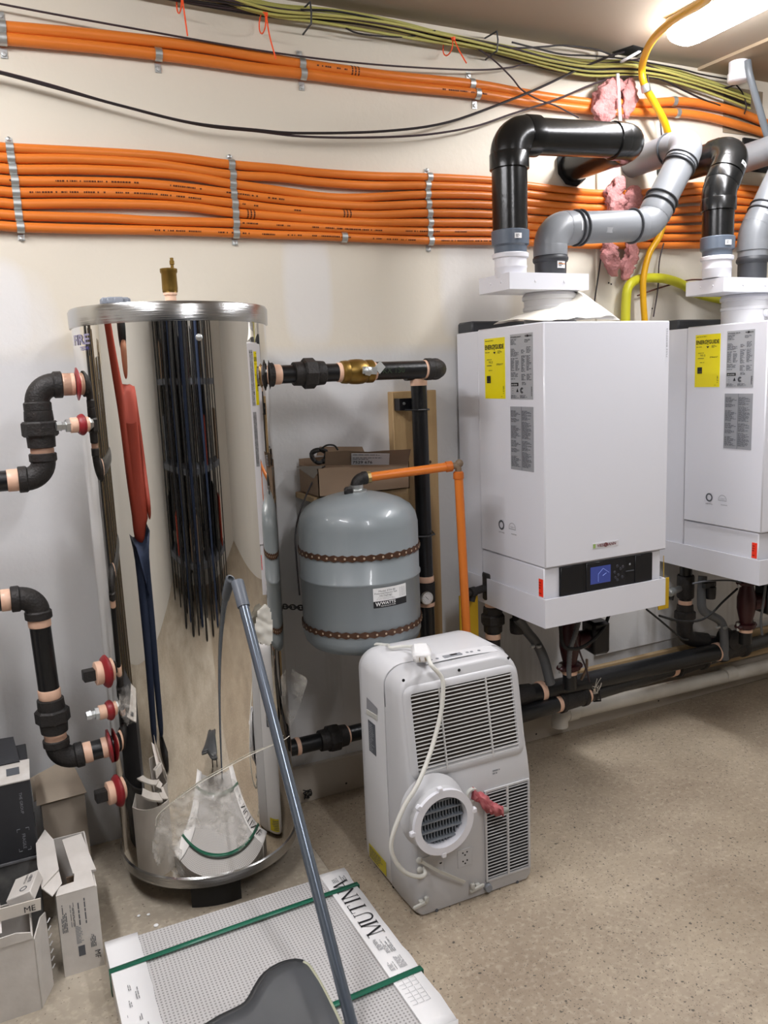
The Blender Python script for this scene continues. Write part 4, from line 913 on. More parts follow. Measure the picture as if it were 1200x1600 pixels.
sticker(t, V((v1x-.012, 2.3-.0620, v1b+.125)), (-.2, -1, 0), (0, 0, 1), .024, .016, 1)
# grey vent 1
GR = .0550; gx = atY(860, 400, 2.32).x; gz_ = atY(870, 358, 2.32).z; GY = 2.32
t = thing('grey_vent_pipe', (gx, GY, 1.81), 'grey plastic vent pipe rising from the front boiler in bends up to the wall', 'vent pipe')
g0 = V((gx, GY, gz_)); g1 = V((atY(1010, 352, GY).x+.01, GY, gz_+.028)); g2 = V((atY(1084, 226, GY).x-.012, GY, atY(1082, 222, GY).z)); 
b = MB(); b.lathe([(.052, 0), (.0525, .05), (.056, .052), (.059, .058), (.059, .066), (.056, .07), (.0545, .075)], (gx, GY, 1.805), n=36); b.build('socket', M_gasket, t)
elbow(t, V((gx, GY, 1.85)), g0, g1, r=.049, m=M_pp, R=.062, coll=1.16, cl=.03)
d1 = unit(g0, g1); d2 = unit(g1, g2); d3 = V((.0, 1, 0))
vent_pipe(t, g0+d1*.06, g1-d1*.03, GR-.002, M_pp)
elbow(t, g0, g1, g2, r=.049, m=M_pp, R=.09, coll=1.16, cl=.03)
vent_pipe(t, g1+d2*.05, g2-d2*.05, GR-.002, M_pp)
elbow(t, g1, g2, g2+d3*.3, r=.049, m=M_pp, R=.062, coll=1.16, cl=.03)
vent_pipe(t, g2+d3*.08, V((g2.x, WY+.02, g2.z)), GR-.001, M_pp)
for c, d in ((g0+d1*.105, d1), (g0+d1*.125, d1), (g1-d1*.075, d1), (g1+d2*.085, d2), (g1+d2*.11, d2), (g2-d2*.105, d2), (g2-d2*.08, d2), (g2+d3*.11, d3)):
    band(t, c, d, .0605, .006, M_gasket, 'seal_ring')
for c, d, s0 in ((g0+d1*.084, d1, 1), (g1+d2*.055, d2, 2)):
    nn = V((0, -1, .25)); nn = (nn-d*nn.dot(d)).normalized(); sticker(t, c+nn*.0552, nn, d, .06, .016, 3, R=.055); up = V((-d.z, 0, d.x)); sticker(t, c+nn*.0556-up*.028+V((0, .008, 0)), (nn-up*.5), up, .020, .026, 5)
nn = V((0, -1, -.35)); nn.normalize(); sticker(t, g0+d1*.21+nn*.0532, nn, (0, 0, 1), .05, .018, 6, col=M_sil)
nn = V((.1, -1, 0)).normalized(); s_ = sticker(t, V((gx, GY, 1.845))+nn*.0528, nn, (0, 0, 1), .034, .024, 8); p = V((gx, GY, 1.846))+nn*.0545
b = MB(); quad(b, p+V((-.014, 0, -.001)), (1, .1, 0), (0, 0, 1), .028, .003); b.build('orange_line', mat('label_orange', '#e08a2a', .5), s_)

# vents of the second boiler
v2 = atY(1121, 380, 2.3); zt2 = 2.13
t = thing('black_vent_pipe', (v2.x, 2.3, 1.80), 'black vent pipe of the right boiler, kinked and turning back to the wall', 'vent pipe')
x2 = v2.x
b = MB(); b.lathe([(.050, 0), (.0515, .002), (.0515, .03), (.053, .033), (.053, .036), (.0515, .04), (.0515, .062), (.058, .064), (.059, .075), (.056, .078)], (x2, 2.3, 1.815), n=36); b.build('white_collar', M_whitepl, t, label='white plastic collar')
b = MB(); b.lathe([(.052, 0), (.053, .022), (.060, .028), (.0615, .07), (.0600, .072), (.057, .073)], (x2, 2.3, 1.889), n=36); b.build('coupling', M_grayabs, t, label='grey coupling')
k0 = V((x2, 2.3, 2.125)); k1 = V((atY(1148, 236, 2.31).x, 2.31, atY(1148, 236, 2.31).z)); 
vent_pipe(t, (x2, 2.3, 1.95), (x2, 2.3, 2.07), VR-.001, M_abs)
elbow(t, V((x2, 2.3, 1.9)), k0, k1, r=.0535, m=M_abs, R=.11, coll=1.17, cl=.04)
dd = unit(k0, k1); vent_pipe(t, k0+dd*.04, k1-dd*.085, VR, M_abs)
elbow(t, k0, k1, k1+V((-.02, .3, 0)), r=.0545, m=M_abs, R=.062, coll=1.15, cl=.035); vent_pipe(t, k1+V((-.005, .08, 0)), V((k1.x-.02, WY+.02, k1.z)), VR, M_abs)
sticker(t, V((x2-.012, 2.3-.0620, 1.935)), (-.2, -1, 0), (0, 0, 1), .026, .018, 1); nn = (V((.35, -1, .3))-dd*V((.35, -1, .3)).dot(dd)).normalized(); sticker(t, k1-dd*.07+nn*.0640, nn, dd, .030, .014, 4)
gx2 = atY(1176, 395, 2.32).x
t = thing('grey_vent_pipe', (gx2, GY, 1.82), 'grey plastic vent pipe of the right boiler at the picture edge', 'vent pipe')
h0 = V((gx2, GY, 1.985)); h1 = V((gx2+.20, GY-.02, 2.33))
b = MB(); b.lathe([(.052, 0), (.0525, .03), (.0525, .06), (.056, .063), (.059, .068), (.059, .076), (.056, .08), (.0545, .085)], (gx2, GY, 1.815), n=36); b.build('socket', M_gasket, t)
vent_pipe(t, (gx2, GY, 1.88), (gx2, GY, 1.965), GR-.001, M_pp); elbow(t, V((gx2, GY, 1.88)), h0, h1, r=.050, m=M_pp, R=.12, coll=1.15, cl=.03); dh = unit(h0, h1); vent_pipe(t, h0+dh*.05, h1-dh*.04, GR, M_pp)
for q in (.085, .11): band(t, h0+dh*q, dh, .0605, .006, M_gasket, 'seal_ring')
nn = (V((-.1, -1, .2))-dh*V((-.1, -1, .2)).dot(dh)).normalized(); sticker(t, h0+dh*.062+nn*.056, nn, dh, .065, .018, 3); elbow(t, h0, h1, h1+V((-.02, .3, 0)), r=.050, m=M_pp, R=.062, coll=1.15, cl=.03)
vent_pipe(t, h1+V((0, .08, 0)), V((h1.x-.01, WY+.02, h1.z-.01)), GR, M_pp)

# ================================================================== BOILERS
def boiler():
    x0, x1, y0, y1 = BX0, BX0+BW, BY, WY
    ys = 2.475
    t = thing('wall_boiler', (x0+BW/2, (y0+y1)/2, BZB), 'white wall-hung boiler with blue display, nearer of the two, right of the expansion tank', 'boiler')
    zc = .874; zt_ = .772
    g = .004
    b = MB(); b.box((x0+.004, ys, zt_-.02), (x1-.004, y1-.02, BZT-.004), .003); b.build('rear_casing', M_white, t)
    b = MB(); b.box((x0+.02, y1-.10, BZT-.01), (x1-.02, y1-.001, BZT+.035), .006); b.build('mounting_rail', M_gasket, t)
    b = MB(); b.box((x0, y0, zc), (x1+.002, ys-.002, BZT), .004); cov = b.build('front_cover', M_white, t)
    # lower fascia
    b = MB(); b.box((x0+.004, y0+.012, zt_-.02), (x1-.012, ys-.002, zc-.003), .003); fa = b.build('lower_fascia', M_white, t)
    # tray
    b = MB(); th = .004; X0, X1, Y0 = x0-.004, x1-.002, y0-.004
    b.box((X0, Y0, BZB), (X1, Y0+th, zt_)); b.box((X0, Y0+th, BZB), (X0+th, y1-.04, zt_)); b.box((X1-th, Y0+th, BZB), (X1, y1-.04, zt_)); b.build('bottom_skirt', M_white, t, kind=None)
    b = MB(); b.box((x0+.02, y0+.03, zt_-.06), (x1-.02, y1-.02, zt_-.022)); b.build('base_plate', M_dark, t)
    # control strip on the front
    X = V((1, 0, 0)); U = V((0, 0, 1)); yy = y0+.012
    def P(px, py): return atY(px, py, yy)
    zA = zt_+.004; zB = zc-.006
    cx0 = x0+.063; cx1 = x1-.055
    b = MB(); b.box((cx0, yy-.006, zA-.004), (cx1, yy+.001, zB)); cs = b.build('control_strip', M_black, t)
    xw = cx1-cx0
    b = MB(); b.box((cx0+.002, yy-.009, zA-.003), (cx0+xw*.225, yy-.005, zB-.001), .001); b.build('left_cover', M_black, cs)
    b = MB(); b.box((cx0+xw*.27, yy-.009, zA-.003), (cx0+xw*.69, yy-.005, zB-.001), .001); b.build('control_panel', mat('panel_black', '#1b1c21', .3), cs)
    b = MB(); b.box((cx0+xw*.80, yy-.009, zA-.003), (cx1-.002, yy-.005, zB-.001), .001); b.build('right_cover', M_black, cs)
    sx0 = cx0+xw*.31; sx1 = cx0+xw*.525; sz0 = zA+.018; sz1 = zB-.016
    b = MB(); b.box((sx0, yy-.0100, sz0), (sx1, yy-.0088, sz1)); b.build('display', mat('lcd_blue', '#3a4688', .25, emit=.25), cs)
    b = MB(); q = V((sx0, yy-.0104, sz0)); W_ = sx1-sx0; H_ = sz1-sz0
    pts = [(.38, .1), (.38, .55), (.62, .85), (.92, .55)]
    for i in range(3): b.beam(q+X*(pts[i][0]*W_)+U*(pts[i][1]*H_), q+X*(pts[i+1][0]*W_)+U*(pts[i+1][1]*H_), .0006, .0012, up=(0, 0, 1) if i != 0 else (1, 0, 0))
    b.beam(q+X*(.6*W_)+U*(.42*H_), q+X*(.78*W_)+U*(.55*H_), .0006, .002); b.build('display_icon', mat('lcd_light', '#7f93d8', .4, emit=.3), cs)
    for (fx, fz) in ((.60, .72), (.635, .60), (.57, .5), (.61, .38), (.60, .2), (.66, .66), (.655, .28), (.58, .3)):
        b = MB(); b.lathe([(.0055, 0), (.0050, .0015), (0, .002)], (cx0+xw*fx, yy-.009, zA+(zB-zA)*fz), (0, -1, 0), 12); b.build('button', mat('button_grey', '#3a3c44', .35), cs)
    b = MB(); b.lathe([(.004, 0), (.003, .001), (0, .001)], (cx0+xw*.745, yy-.0062, zA+(zB-zA)*.7), (0, -1, 0), 10); b.build('indicator', M_lgray, cs)
    b = MB(); b.box((cx0+xw*.70, yy-.008, zA+(zB-zA)*.44), (cx0+xw*.79, yy-.005, zA+(zB-zA)*.47)); b.build('slot_bar', M_gray, cs)
    # left-side stickers on the front cover (side plane x = x0)
    SXd = V((0, -1, 0)); 
    def side(px, py): p = atX(px, py, x0); return p
    a = side(757, 529); c = side(790, 623); yz = V((x0, a.y, c.z)); w_ = a.y-c.y; h_ = a.z-c.z-.002
    b = MB(); plate(b, yz, SXd, U, w_, h_); s_ = b.build('energy_sticker', M_yel, cov, label='yellow sticker')
    o = yz+V((-.0008, 0, 0)); text('ENERGYGUIDE', o+SXd*(w_*.05)+U*(h_*.815), SXd, U, h_*.085, M_ink, 'lettering', s_, width=w_*.88) if False else None
    # two levels only below the cover: lettering joins the sticker's level
    def tx(s, fx, fz, sz, wd, O, w, h, m=M_ink): text(s, O+SXd*(w*fx)+U*(h*fz)+V((-.0008, 0, 0)), SXd, U, h*sz, m, 'lettering', s__, width=w*wd)
    s__ = s_
    O = yz; tx('ENERG', .04, .82, .075, .43, O, w_, h_); tx('Y', .46, .80, .10, .10, O, w_, h_); tx('GUIDE', .55, .82, .075, .41, O, w_, h_)
    b = MB(); q = O+V((-.002, 0, 0)); b.add([q+SXd*(w_*.45)+U*(h_*.775), q+SXd*(w_*.57)+U*(h_*.775), q+SXd*(w_*.51)+U*(h_*.735)], [(0, 1, 2)]); quad(b, q+SXd*(w_*.12)+U*(h_*.545), SXd, U, w_*.24, h_*.01, 0); quad(b, q+SXd*(w_*.11)+U*(h_*.26), SXd, U, w_*.19, h_*.12, 0); b.build('printed_marks', M_ink, s_)
    tx('90.2', .22, .59, .035, .2, O, w_, h_)
    tx('energy', .13, .285, .02, .14, O, w_, h_, M_yel)
    for (fx, fz, ww, hh, rr) in ((.04, .76, .36, .02, 1), (.66, .74, .3, .05, 3), (.12, .64, .34, .02, 1), (.6, .55, .36, .03, 2), (.2, .46, .22, .02, 1), (.05, .95, .88, .02, 1), (.9, .08, .06, .13, 8), (.8, .03, .12, .01, 1)):
        fine_print(O+SXd*(w_*fx)+U*(h_*fz)+V((-.0008, 0, 0)), SXd, U, w_*ww, h_*hh, rr, int(fx*99), mat('ink_on_yellow', '#57520a', .6), s_, off=.0008)
    # silver data plate
    a = side(797, 523); c = side(833.5, 624.5); w_ = a.y-c.y; h_ = a.z-c.z; O = V((x0, a.y, c.z)); b = MB(); plate(b, O, SXd, U, w_, h_); s_ = b.build('data_plate', M_sil, cov, label='silver data plate'); s__ = s_
    tx('VITODENS 200-W', .03, .945, .022, .46, O, w_, h_); tx('VIESSMANN', .66, .945, .026, .30, O, w_, h_)
    b = MB(); quad(b, O+SXd*(w_*.76)+U*(h_*.94)+V((-.0018, 0, 0)), SXd, U, w_*.05, h_*.035, 0); b.build('printed_marks', M_ink, s_)
    for i, (fx, fz, ww, hh, rr) in enumerate(((.03, .84, .34, .09, 6), (.65, .86, .3, .05, 4), (.03, .66, .4, .14, 8), (.5, .70, .46, .1, 5), (.03, .44, .42, .2, 11), (.5, .42, .46, .25, 14), (.03, .29, .4, .13, 7), (.5, .29, .46, .1, 6), (.03, .02, .8, .05, 4), (.52, .22, .3, .05, 3))):
        fine_print(O+SXd*(w_*fx)+U*(h_*fz)+V((-.0008, 0, 0)), SXd, U, w_*ww, h_*hh, rr, i+20, M_gray, s_, cols=2 if ww > .4 else 1, off=.0008)
    b = MB(); plate(b, O+SXd*(w_*.03)+U*(h_*.205)+V((-.0008, 0, 0)), SXd, U, w_*.33, h_*.052, .0004); b.build('printed_marks', M_ink, s_); tx('AHRI CERTIFIED', .06, .218, .022, .26, O+V((-.0006, 0, 0)), w_, h_, M_paper)
    def ringm(b, C_, ro, ri, a0=0, a1=360, n=20):
        vs = []
        for k in range(n+1):
            an = radians(a0+(a1-a0)*k/n)
            for r_ in (ri, ro): vs.append(C_+SXd*(cos(an)*r_)+U*(sin(an)*r_)+V((-.0018, 0, 0)))
        b.add(vs, [(2*k, 2*k+1, 2*k+3, 2*k+2) for k in range(n)])
    b = MB(); C_ = O+SXd*(w_*.52)+U*(h_*.14); ringm(b, C_, h_*.045, h_*.033, 40, 320); ringm(b, C_, h_*.026, h_*.015, 40, 320); q = O+SXd*(w_*.32)+U*(h_*.14)+V((-.0018, 0, 0)); b.add([q+SXd*(-w_*.05)-U*(h_*.025), q+SXd*(w_*.05)-U*(h_*.025), q+U*(h_*.035)], [(0, 1, 2)]); b.build('printed_marks', M_ink, s_)
    for fz in (.17, .13, .09): tx('us', .09, fz, .016, .05, O, w_, h_)
    fine_print(O+SXd*(w_*.92)+U*(h_*.05)+V((-.0008, 0, 0)), SXd, U, w_*.06, h_*.15, 14, 7, M_ink, s_, off=.0008)
    # lower grey text sheet
    a = side(797.5, 635); c = side(834.5, 738); w_ = a.y-c.y; h_ = a.z-c.z; O = V((x0, a.y, c.z)); b = MB(); plate(b, O, SXd, U, w_, h_); s_ = b.build('warning_sheet', M_sil2, cov, label='grey warning sheet')
    for i, fx in enumerate((.04, .52)):
        for fz, hh, rr in ((.5, .44, 26), (.05, .42, 24)): fine_print(O+SXd*(w_*fx)+U*(h_*fz)+V((-.0008, 0, 0)), SXd, U, w_*.44, h_*hh, rr, i+31, M_gray, s_, off=.0008)
    b = MB(); quad(b, O+SXd*(w_*.495)+V((-.0016, 0, 0)), SXd, U, w_*.01, h_, 0); b.build('printed_marks', M_gray, s_)
    # two small seals low on the side
    C1 = side(784, 820); C2 = side(801, 826)
    b = MB(); 
    ringm(b, C1, .017, .011, 0, 360, 24); seal = b.build('round_seal', M_gray, cov); s__ = seal
    text('CERTIFIED', C1+SXd*(-.018)+U*(-.028)+V((0, 0, 0)), SXd, U, .004, M_gray, 'lettering', seal, width=.036); 
    b = MB(); ringm(b, C2, .020, .0185, 0, 180, 16); quad(b, C2+SXd*-.02+U*-.003+V((-.0018, 0, 0)), SXd, U, .04, .002, 0); s2 = b.build('arch_seal', M_lgray, cov)
    text('CERT', C2+SXd*-.014+U*.002, SXd, U, .005, M_lgray, 'lettering', s2, width=.028); text('Intertek', C2+SXd*-.006+U*-.02, SXd, U, .004, M_ink, 'lettering', s2, width=.03)
    # red tag, brand badge, spine text
    a = side(841.5, 908); 
    b = MB(); zr0, zr1 = zt_+.003, zt_+.062; plate(b, V((x0+.004, y0+.040, zr0)), SXd, U, .023, zr1-zr0); rt = b.build('red_tag', M_red, fa, label='red inspection tag'); fine_print(V((x0+.0032, y0+.038, zr0+.006)), SXd, U, .016, .045, 5, 3, mat('tag_dark', '#b0200f', .5), rt, off=.0008)
    bp = atY(926, 858, y0); b = MB(); plate(b, bp, X, U, .108, .018, .0012); bd = b.build('brand_badge', mat('badge_film', '#dcdade', .3), cov)
    text('VIESSMANN', bp+X*.016+U*.005+V((0, -.0012, 0)), X, U, .0095, mat('badge_red', '#7c4448', .5), 'lettering', bd, width=.08)
    b = MB(); plate(b, bp+V((.001, -.0012, .002)), X, U, .010, .014, .0005); plate(b, bp+V((.044, -.0012, .001)), X, U, .013, .015, .0005) if False else None; b.build('green_mark', mat('badge_green', '#9cb86a', .5), bd)
    b = MB(); 
    for rr_ in (.0085, .0055): 
        pass
    ct = bp+V((.053, -.0024, .009)); vs = []
    for k in range(21):
        an = 2*pi*k/20
        for r_ in (.0045, .0075): vs.append(ct+X*(cos(an)*r_)+U*(sin(an)*r_))
    b.add(vs, [(2*k, 2*k+1, 2*k+3, 2*k+2) for k in range(20)]); b.build('ring_emblem', mat('badge_red', '#7c4448', .5), bd)
    text('7552 B0303103', V((x1-.009, y0, BZT-.12)), U, V((-1, 0, 0)), .006, M_lgray, 'serial_print', cov, width=.095)
    # scuffs
    return t
B1 = boiler()
# flue plate and white flange
def flue_top(dx, label, rot=0):
    t = thing('flue_adapter', (BX0+.23+dx, 2.34, 1.66), label, 'adapter')
    px0, px1 = 1.527+dx, 1.842+dx; z = 1.812; y0 = 2.235; y1 = 2.415
    b = MB(); b.prism([(px0, y0, z-.052), (px1, y0, z-.052), (px1, y1, z-.052), (px0, y1, z-.052)], (0, 0, .052)); pl = b.build('flange_plate', M_white, t)
    for (x, y) in ((px0+.10, y0), (px0+.215, y0)): b = MB(); b.lathe([(.005, 0), (.004, .002), (0, .0025)], (x, y, z-.026), (0, -1, 0), 12); b.build('rivet', M_whitepl, pl)
    for y in (y0+.05, y0+.11): b = MB(); b.lathe([(.004, 0), (.003, .002), (0, .0025)], (px0, y, z-.026), (-1, 0, 0), 12); b.build('rivet', M_whitepl, pl)
    fx = atY(858, 470, 2.34).x+dx
    b = MB(); R = .088; b.lathe([(R-.003, 1.60), (R-.003, 1.70), (R, 1.702), (R, 1.712), (R-.003, 1.714), (R-.003, 1.735), (R+.002, 1.737), (R+.003, 1.748), (R, 1.752), (R-.005, 1.7595)], (fx, 2.34, 0), n=48); fl = b.build('white_flue', mat('flue_white', '#d2d2d4', .4), t)
    for s in (.014, .072): b = MB(); b.lathe([(.014, 0), (.013, .012), (.008, .014), (0, .014)], (fx+s, 2.34-sqrt(R*R-s*s)+.002, 1.685), (s/R, -1, 0), 18); b.build('test_port_cap', mat('flue_white', '#d2d2d4', .4), fl)
    return t
flue_top(0, 'white twin flue adapter plate on the nearer boiler')
flue_top(.932, 'white twin flue adapter plate on the right boiler')
B2 = copy_tree(B1, (SHIFT, 0, 0)); B2['label'] = 'white wall-hung boiler cut off by the right edge of the picture'
# crumpled white sheet on the first boiler
b = MB(); pts = []
nx, ny = 16, 8; gx0, gx1 = BX0+.02, BX0+.33; vs = []
for j in range(ny+1):
    for i in range(nx+1):
        u_, v_ = i/nx, j/ny; x = gx0+(gx1-gx0)*u_; y = 2.13+.27*v_
        e = min(u_, 1-u_)*2; e = min(1, e*2.6)
        z = BZT+.003+(.018+.105*u_**1.2*(1 if u_ < .92 else max(0, (1-u_)/.08)))*min(1, v_*1.6+.15)*(1 if v_ < .9 else .6)+.010*noise.noise(V((x*22, y*22, 1)))*e
        vs.append((x, y, max(z, BZT+.002)))
b.add(vs, [(j*(nx+1)+i, j*(nx+1)+i+1, (j+1)*(nx+1)+i+1, (j+1)*(nx+1)+i) for j in range(ny) for i in range(nx)], True)
b.build('paper_sheet', mat('sheet_white', '#f3eee2', .6), label='crumpled white sheet lying on top of the nearer boiler', cat='sheet', solid=.0015, angle=60)

# ================================================================== LOW MANIFOLD BEHIND AND UNDER THE BOILERS
MY = 2.45
def Q(px, py, Y=MY): return atY(px, py, Y)
A = Q(780, 1088); B = Q(1120, 1022); A = V((1.30, MY, .292)); B = V((B.x, MY, .277))
t = thing('manifold_pipe', (A.x, MY, .29), 'upper fat black manifold pipe running low along the wall behind the air conditioner', 'pipe')
MR = .037
seg(t, A, B, MR, M_blkpipe); tape(t, V((Q(845, 1083).x, MY, .290)), (1, 0, 0), .022, MR+.0015); tape(t, V((B.x+.004, MY, .277)), (1, 0, 0), .03, MR+.0015)
b = MB(); b.lathe([(MR*1.02, 0), (MR*1.3, .004), (MR*1.32, .022), (MR*1.12, .03), (MR*1.12, .12), (MR*1.3, .128), (MR*1.3, .142)], V((B.x+.014, MY, .277)), (1, 0, 0), 28); b.build('tee', M_iron, t)
b = MB(); b.lathe([(MR*1.12, 0), (MR*1.14, .05), (MR*1.02, .10)], V((Q(815, 1088).x-.06, MY, .292)), (1, 0, 0), 28); b.build('coupling', M_iron, t)
Y2 = 2.40; A2 = Q(800, 1121, Y2); B2_ = Q(1050, 1045, 2.50); A2 = A2+(A2-B2_)*.3
t = thing('manifold_pipe', (A2.x, Y2, A2.z), 'lower black manifold pipe running under and behind the fat one', 'pipe')
seg(t, A2, B2_, .031, M_blkpipe); dl = unit(A2, B2_)
def L2(px):
    best = min(range(400), key=lambda i: abs(proj(A2.lerp(B2_, i/300))[0]-px)); return A2.lerp(B2_, best/300)
tape(t, L2(872), dl, .028, .0325); tape(t, L2(914), dl, .028, .0325); tape(t, L2(1050), dl, .03, .0325)
b = MB(); b.lathe([(.034, -.07), (.040, -.066), (.040, -.05), (.035, -.045), (.035, .045), (.040, .05), (.040, .066), (.034, .07)], L2(893), dl, 24); b.build('tee', M_iron, t)
b = MB(); b.lathe([(.030, 0), (.042, .003), (.042, .02), (.036, .024), (.036, .16), (.042, .166), (.042, .185)], L2(1055), dl, 24); b.build('end_tee', M_iron, t); tape(t, L2(1055)+dl*.195, dl, .02, .0315)
b = MB(); b.lathe([(.0315, 0), (.0315, 1.2)], L2(1055)+dl*.2, dl, 24); b.build('pipe', M_blkpipe, t)
b = MB(); b.tube([L2(928)+V((0, .01, .03)), L2(928)+V((0, -.036, .02)), L2(928)+V((0, -.04, -.02)), L2(928)+V((0, 0, -.036))], .004, 6); b.build('wire_hanger', M_iron, t)
# white pvc line and wood ledge
p0 = Q(884, 1114, 2.56); p1 = Q(1230, 1036, 2.56); pz = (p0.z+Q(1190, 1046, 2.56).z)/2
t = thing('white_drain_pipe', (p0.x, 2.56, pz), 'stained white plastic pipe lying along the foot of the wall under the black pipes', 'pipe')
seg(t, (p0.x, 2.56, p0.z), (3.4, 2.56, p0.z-.03), .031, M_pvc); b = MB(); b.tube(fillet([(p0.x+.03, 2.56, p0.z), (p0.x-.03, 2.56, p0.z), (p0.x-.03, 2.56, p0.z-.05)], .028, 6), .034, 20); b.lathe([(.036, 0), (.036, .05)], (p0.x, 2.56, p0.z), (1, 0, 0), 24); b.build('elbow', M_pvc, t)
b = MB(); b.lathe([(.0335, 0), (.0335, .06)], (Q(1130, 1058, 2.56).x, 2.56, p0.z-.012), (1, 0, 0), 24); b.build('coupling', M_pvc, t)
lz = Q(980, 1030, 2.60).z; b = MB(); b.box((Q(905, 1050, 2.6).x, 2.595, lz-.13), (3.5, WY-.023, lz-.0), .003); b.build('lumber_rail', M_woodx, label='long pine rail fixed to the wall behind the black manifold pipes', cat='board')

# vertical assemblies between boilers and manifold
def riser_union(px, ytop, Y, label, zbot, valve=True):
    x = Q(px, ytop, Y).x; t = thing('boiler_riser', (x, Y, zbot), label, 'pipe'); r = .026
    zt = .70
    zt0 = atY(px, 925, Y).z
    seg(t, (x, Y, zbot), (x, Y, zt), r, M_blkpipe)
    b = MB(); b.lathe([(.033, -.045), (.036, -.04), (.036, .05), (.033, .055)], (x, Y, zt0+.02), (0, 0, 1), 24); b.build('tee', M_iron, t)
    tape(t, (x, Y, zt0-.045), (0, 0, 1), .02, r+.0015); union(t, (x, Y, zt0-.10), (0, 0, 1), .95); tape(t, (x, Y, zt0-.165), (0, 0, 1), .02, r+.0015)
    if valve:
        b = MB(); b.lathe([(.014, 0), (.014, .05), (.018, .052), (.018, .075), (.012, .076), (.012, .10)], (x-.03, Y, zt0+.02), (-1, -.2, -.05), 14); v = b.build('drain_cock', M_steel if px > 900 else M_iron, t)
        b = MB(); b.lathe([(.012, 0), (.012, .035)], (x-.085, Y-.01, zt0+.016), (-.3, 0, -1), 12); b.build('spout', M_iron, v)
    return t, x, zt0
t, x, z = riser_union(770, 960, 2.45, 'black pipe riser with union hanging under the left side of the nearer boiler', .30)
b = MB(); b.box((x-.128, 2.47, z-.18), (x-.05, 2.474, z+.0)); b.tube([(x-.062, 2.472, z-.005), (x-.015, 2.46, z+.03)], .0012, 5); b.build('hang_tag', mat('tag_yellow', '#c9a21a', .6), label='yellow tag hanging behind the orange pipe under the nearer boiler', cat='tag')
t, x, z = riser_union(1071, 925, 2.53, 'black pipe riser with copper rings and union under the right boiler', .40)
# foot elbow toward the manifold
el_c = V((x, 2.53, .335)); b = MB(); b.tube(fillet([el_c+V((0, 0, .09)), el_c, el_c+V((.10, -.03, -.02))], .05, 8), .033, 24); b.lathe([(.037, 0), (.037, .02)], el_c+V((0, 0, .07)), (0, 0, 1), 24); b.build('elbow', M_iron, t); seg(t, el_c+V((.04, -.012, -.008)), el_c+V((.20, -.06, -.045)), .027, M_blkpipe); tape(t, el_c+V((.085, -.025, -.018)), (1, -.3, -.2), .02, .0285)
tape(t, el_c+V((0, 0, .095)), (0, 0, 1), .02, .0275); tape(t, el_c+V((.17, -.05, -.038)), (1, -.3, -.2), .02, .0285)
b = MB(); q = atY(1038, 925, 2.46); b.box((q.x-.035, 2.455, q.z-.07), (q.x+.02, 2.459, q.z+.06)); b.tube([(q.x-.008, 2.457, q.z+.055), (q.x-.010, 2.457, .74)], .0016, 5); b.build('hang_tag', MATS['tag_yellow'], label='yellow tag hanging at the right corner of the nearer boiler', cat='tag')
# circulating pumps
def pump(px, Y, label, ztop, zbot):
    x = Q(px, 980, Y).x; t = thing('circulating_pump', (x, Y, zbot), label, 'pump')
    b = MB(); b.lathe([(.026, 0), (.040, .002), (.040, .018), (.026, .022), (.026, .03), (.032, .055), (.038, .085), (.038, .13), (.030, .165), (.026, .185), (.040, .19), (.040, .208), (.026, .212)], (x, Y, zbot), (0, 0, 1), 28); b.build('volute', M_pumpred, t)
    for zz in (zbot+.009, zbot+.199):
        b = MB(); b.box((x-.052, Y-.02, zz-.011), (x+.052, Y+.02, zz+.011), .008); fl = b.build('flange', M_pumpred, t)
        for s_ in (-.044, .044): b = MB(); b.lathe([(.007, -.016), (.008, .016)], (x+s_, Y, zz), (0, 0, 1), 6, smooth=False); b.build('bolt', M_steel, fl)
    b = MB(); b.lathe([(.032, 0), (.034, .02), (.034, .04), (.036, .045)], (x+.03, Y, zbot+.105), (1, -.15, 0), 24); mh = b.build('motor_neck', M_pumpred, t)
    b = MB(); b.obox((x+.108, Y-.016, zbot+.115), (1, -.15, 0), (.15, 1, 0), (0, 0, 1), .036, .045, .062, .010); b.build('motor_box', M_black, t)
    seg(t, (x, Y, .33), (x, Y, zbot), .026, M_blkpipe); tape(t, (x, Y, zbot-.012), (0, 0, 1), .014, .0275); seg(t, (x, Y, zbot+.21), (x, Y, .72), .026, M_blkpipe)
    return x
px1 = pump(890, 2.34, 'dark red circulating pump with black motor box under the nearer boiler', 0, .405)
px2 = pump(1165, 2.36, 'dark red circulating pump with black motor box under the right boiler', 0, .40)
b = MB(); b.lathe([(.030, -.04), (.042, -.036), (.042, -.02), (.036, -.016), (.036, .016), (.042, .02), (.042, .036), (.030, .04)], (px2, 2.44, .33), (0, 1, 0), 24); b.build('tee', M_iron, label='iron tee at the foot of the right pump', cat='fitting')
# grey hoses
def ghose(pts, r, m, label, name='drain_hose', cat='hose', rib=False):
    P = smooth_path([atY(*p) for p in pts], 10); R = [r*(1.12 if rib and i % 2 else 1) for i in range(len(P))]; b = MB(); b.tube(P, R, 12); return b.build(name, m, label=label, cat=cat)
ghose([(808, 965, 2.4), (822, 985, 2.4), (838, 1005, 2.4), (850, 1030, 2.40), (860, 1068, 2.4)], .0185, M_hose, 'grey drain hose curving down left of the nearer pump')
ghose([(1098, 900, 2.45), (1096, 935, 2.44), (1100, 955, 2.43), (1125, 970, 2.42), (1131, 990, 2.42), (1132, 1030, 2.42)], .0185, M_hose, 'grey drain hose with a kink under the right boiler')
ghose([(905, 968, 2.25), (899, 990, 2.25), (891, 1015, 2.26), (889, 1040, 2.27), (889, 1058, 2.28)], .0085, M_hose, 'ribbed grey conduit in front of the nearer pump', 'conduit', 'conduit', True)
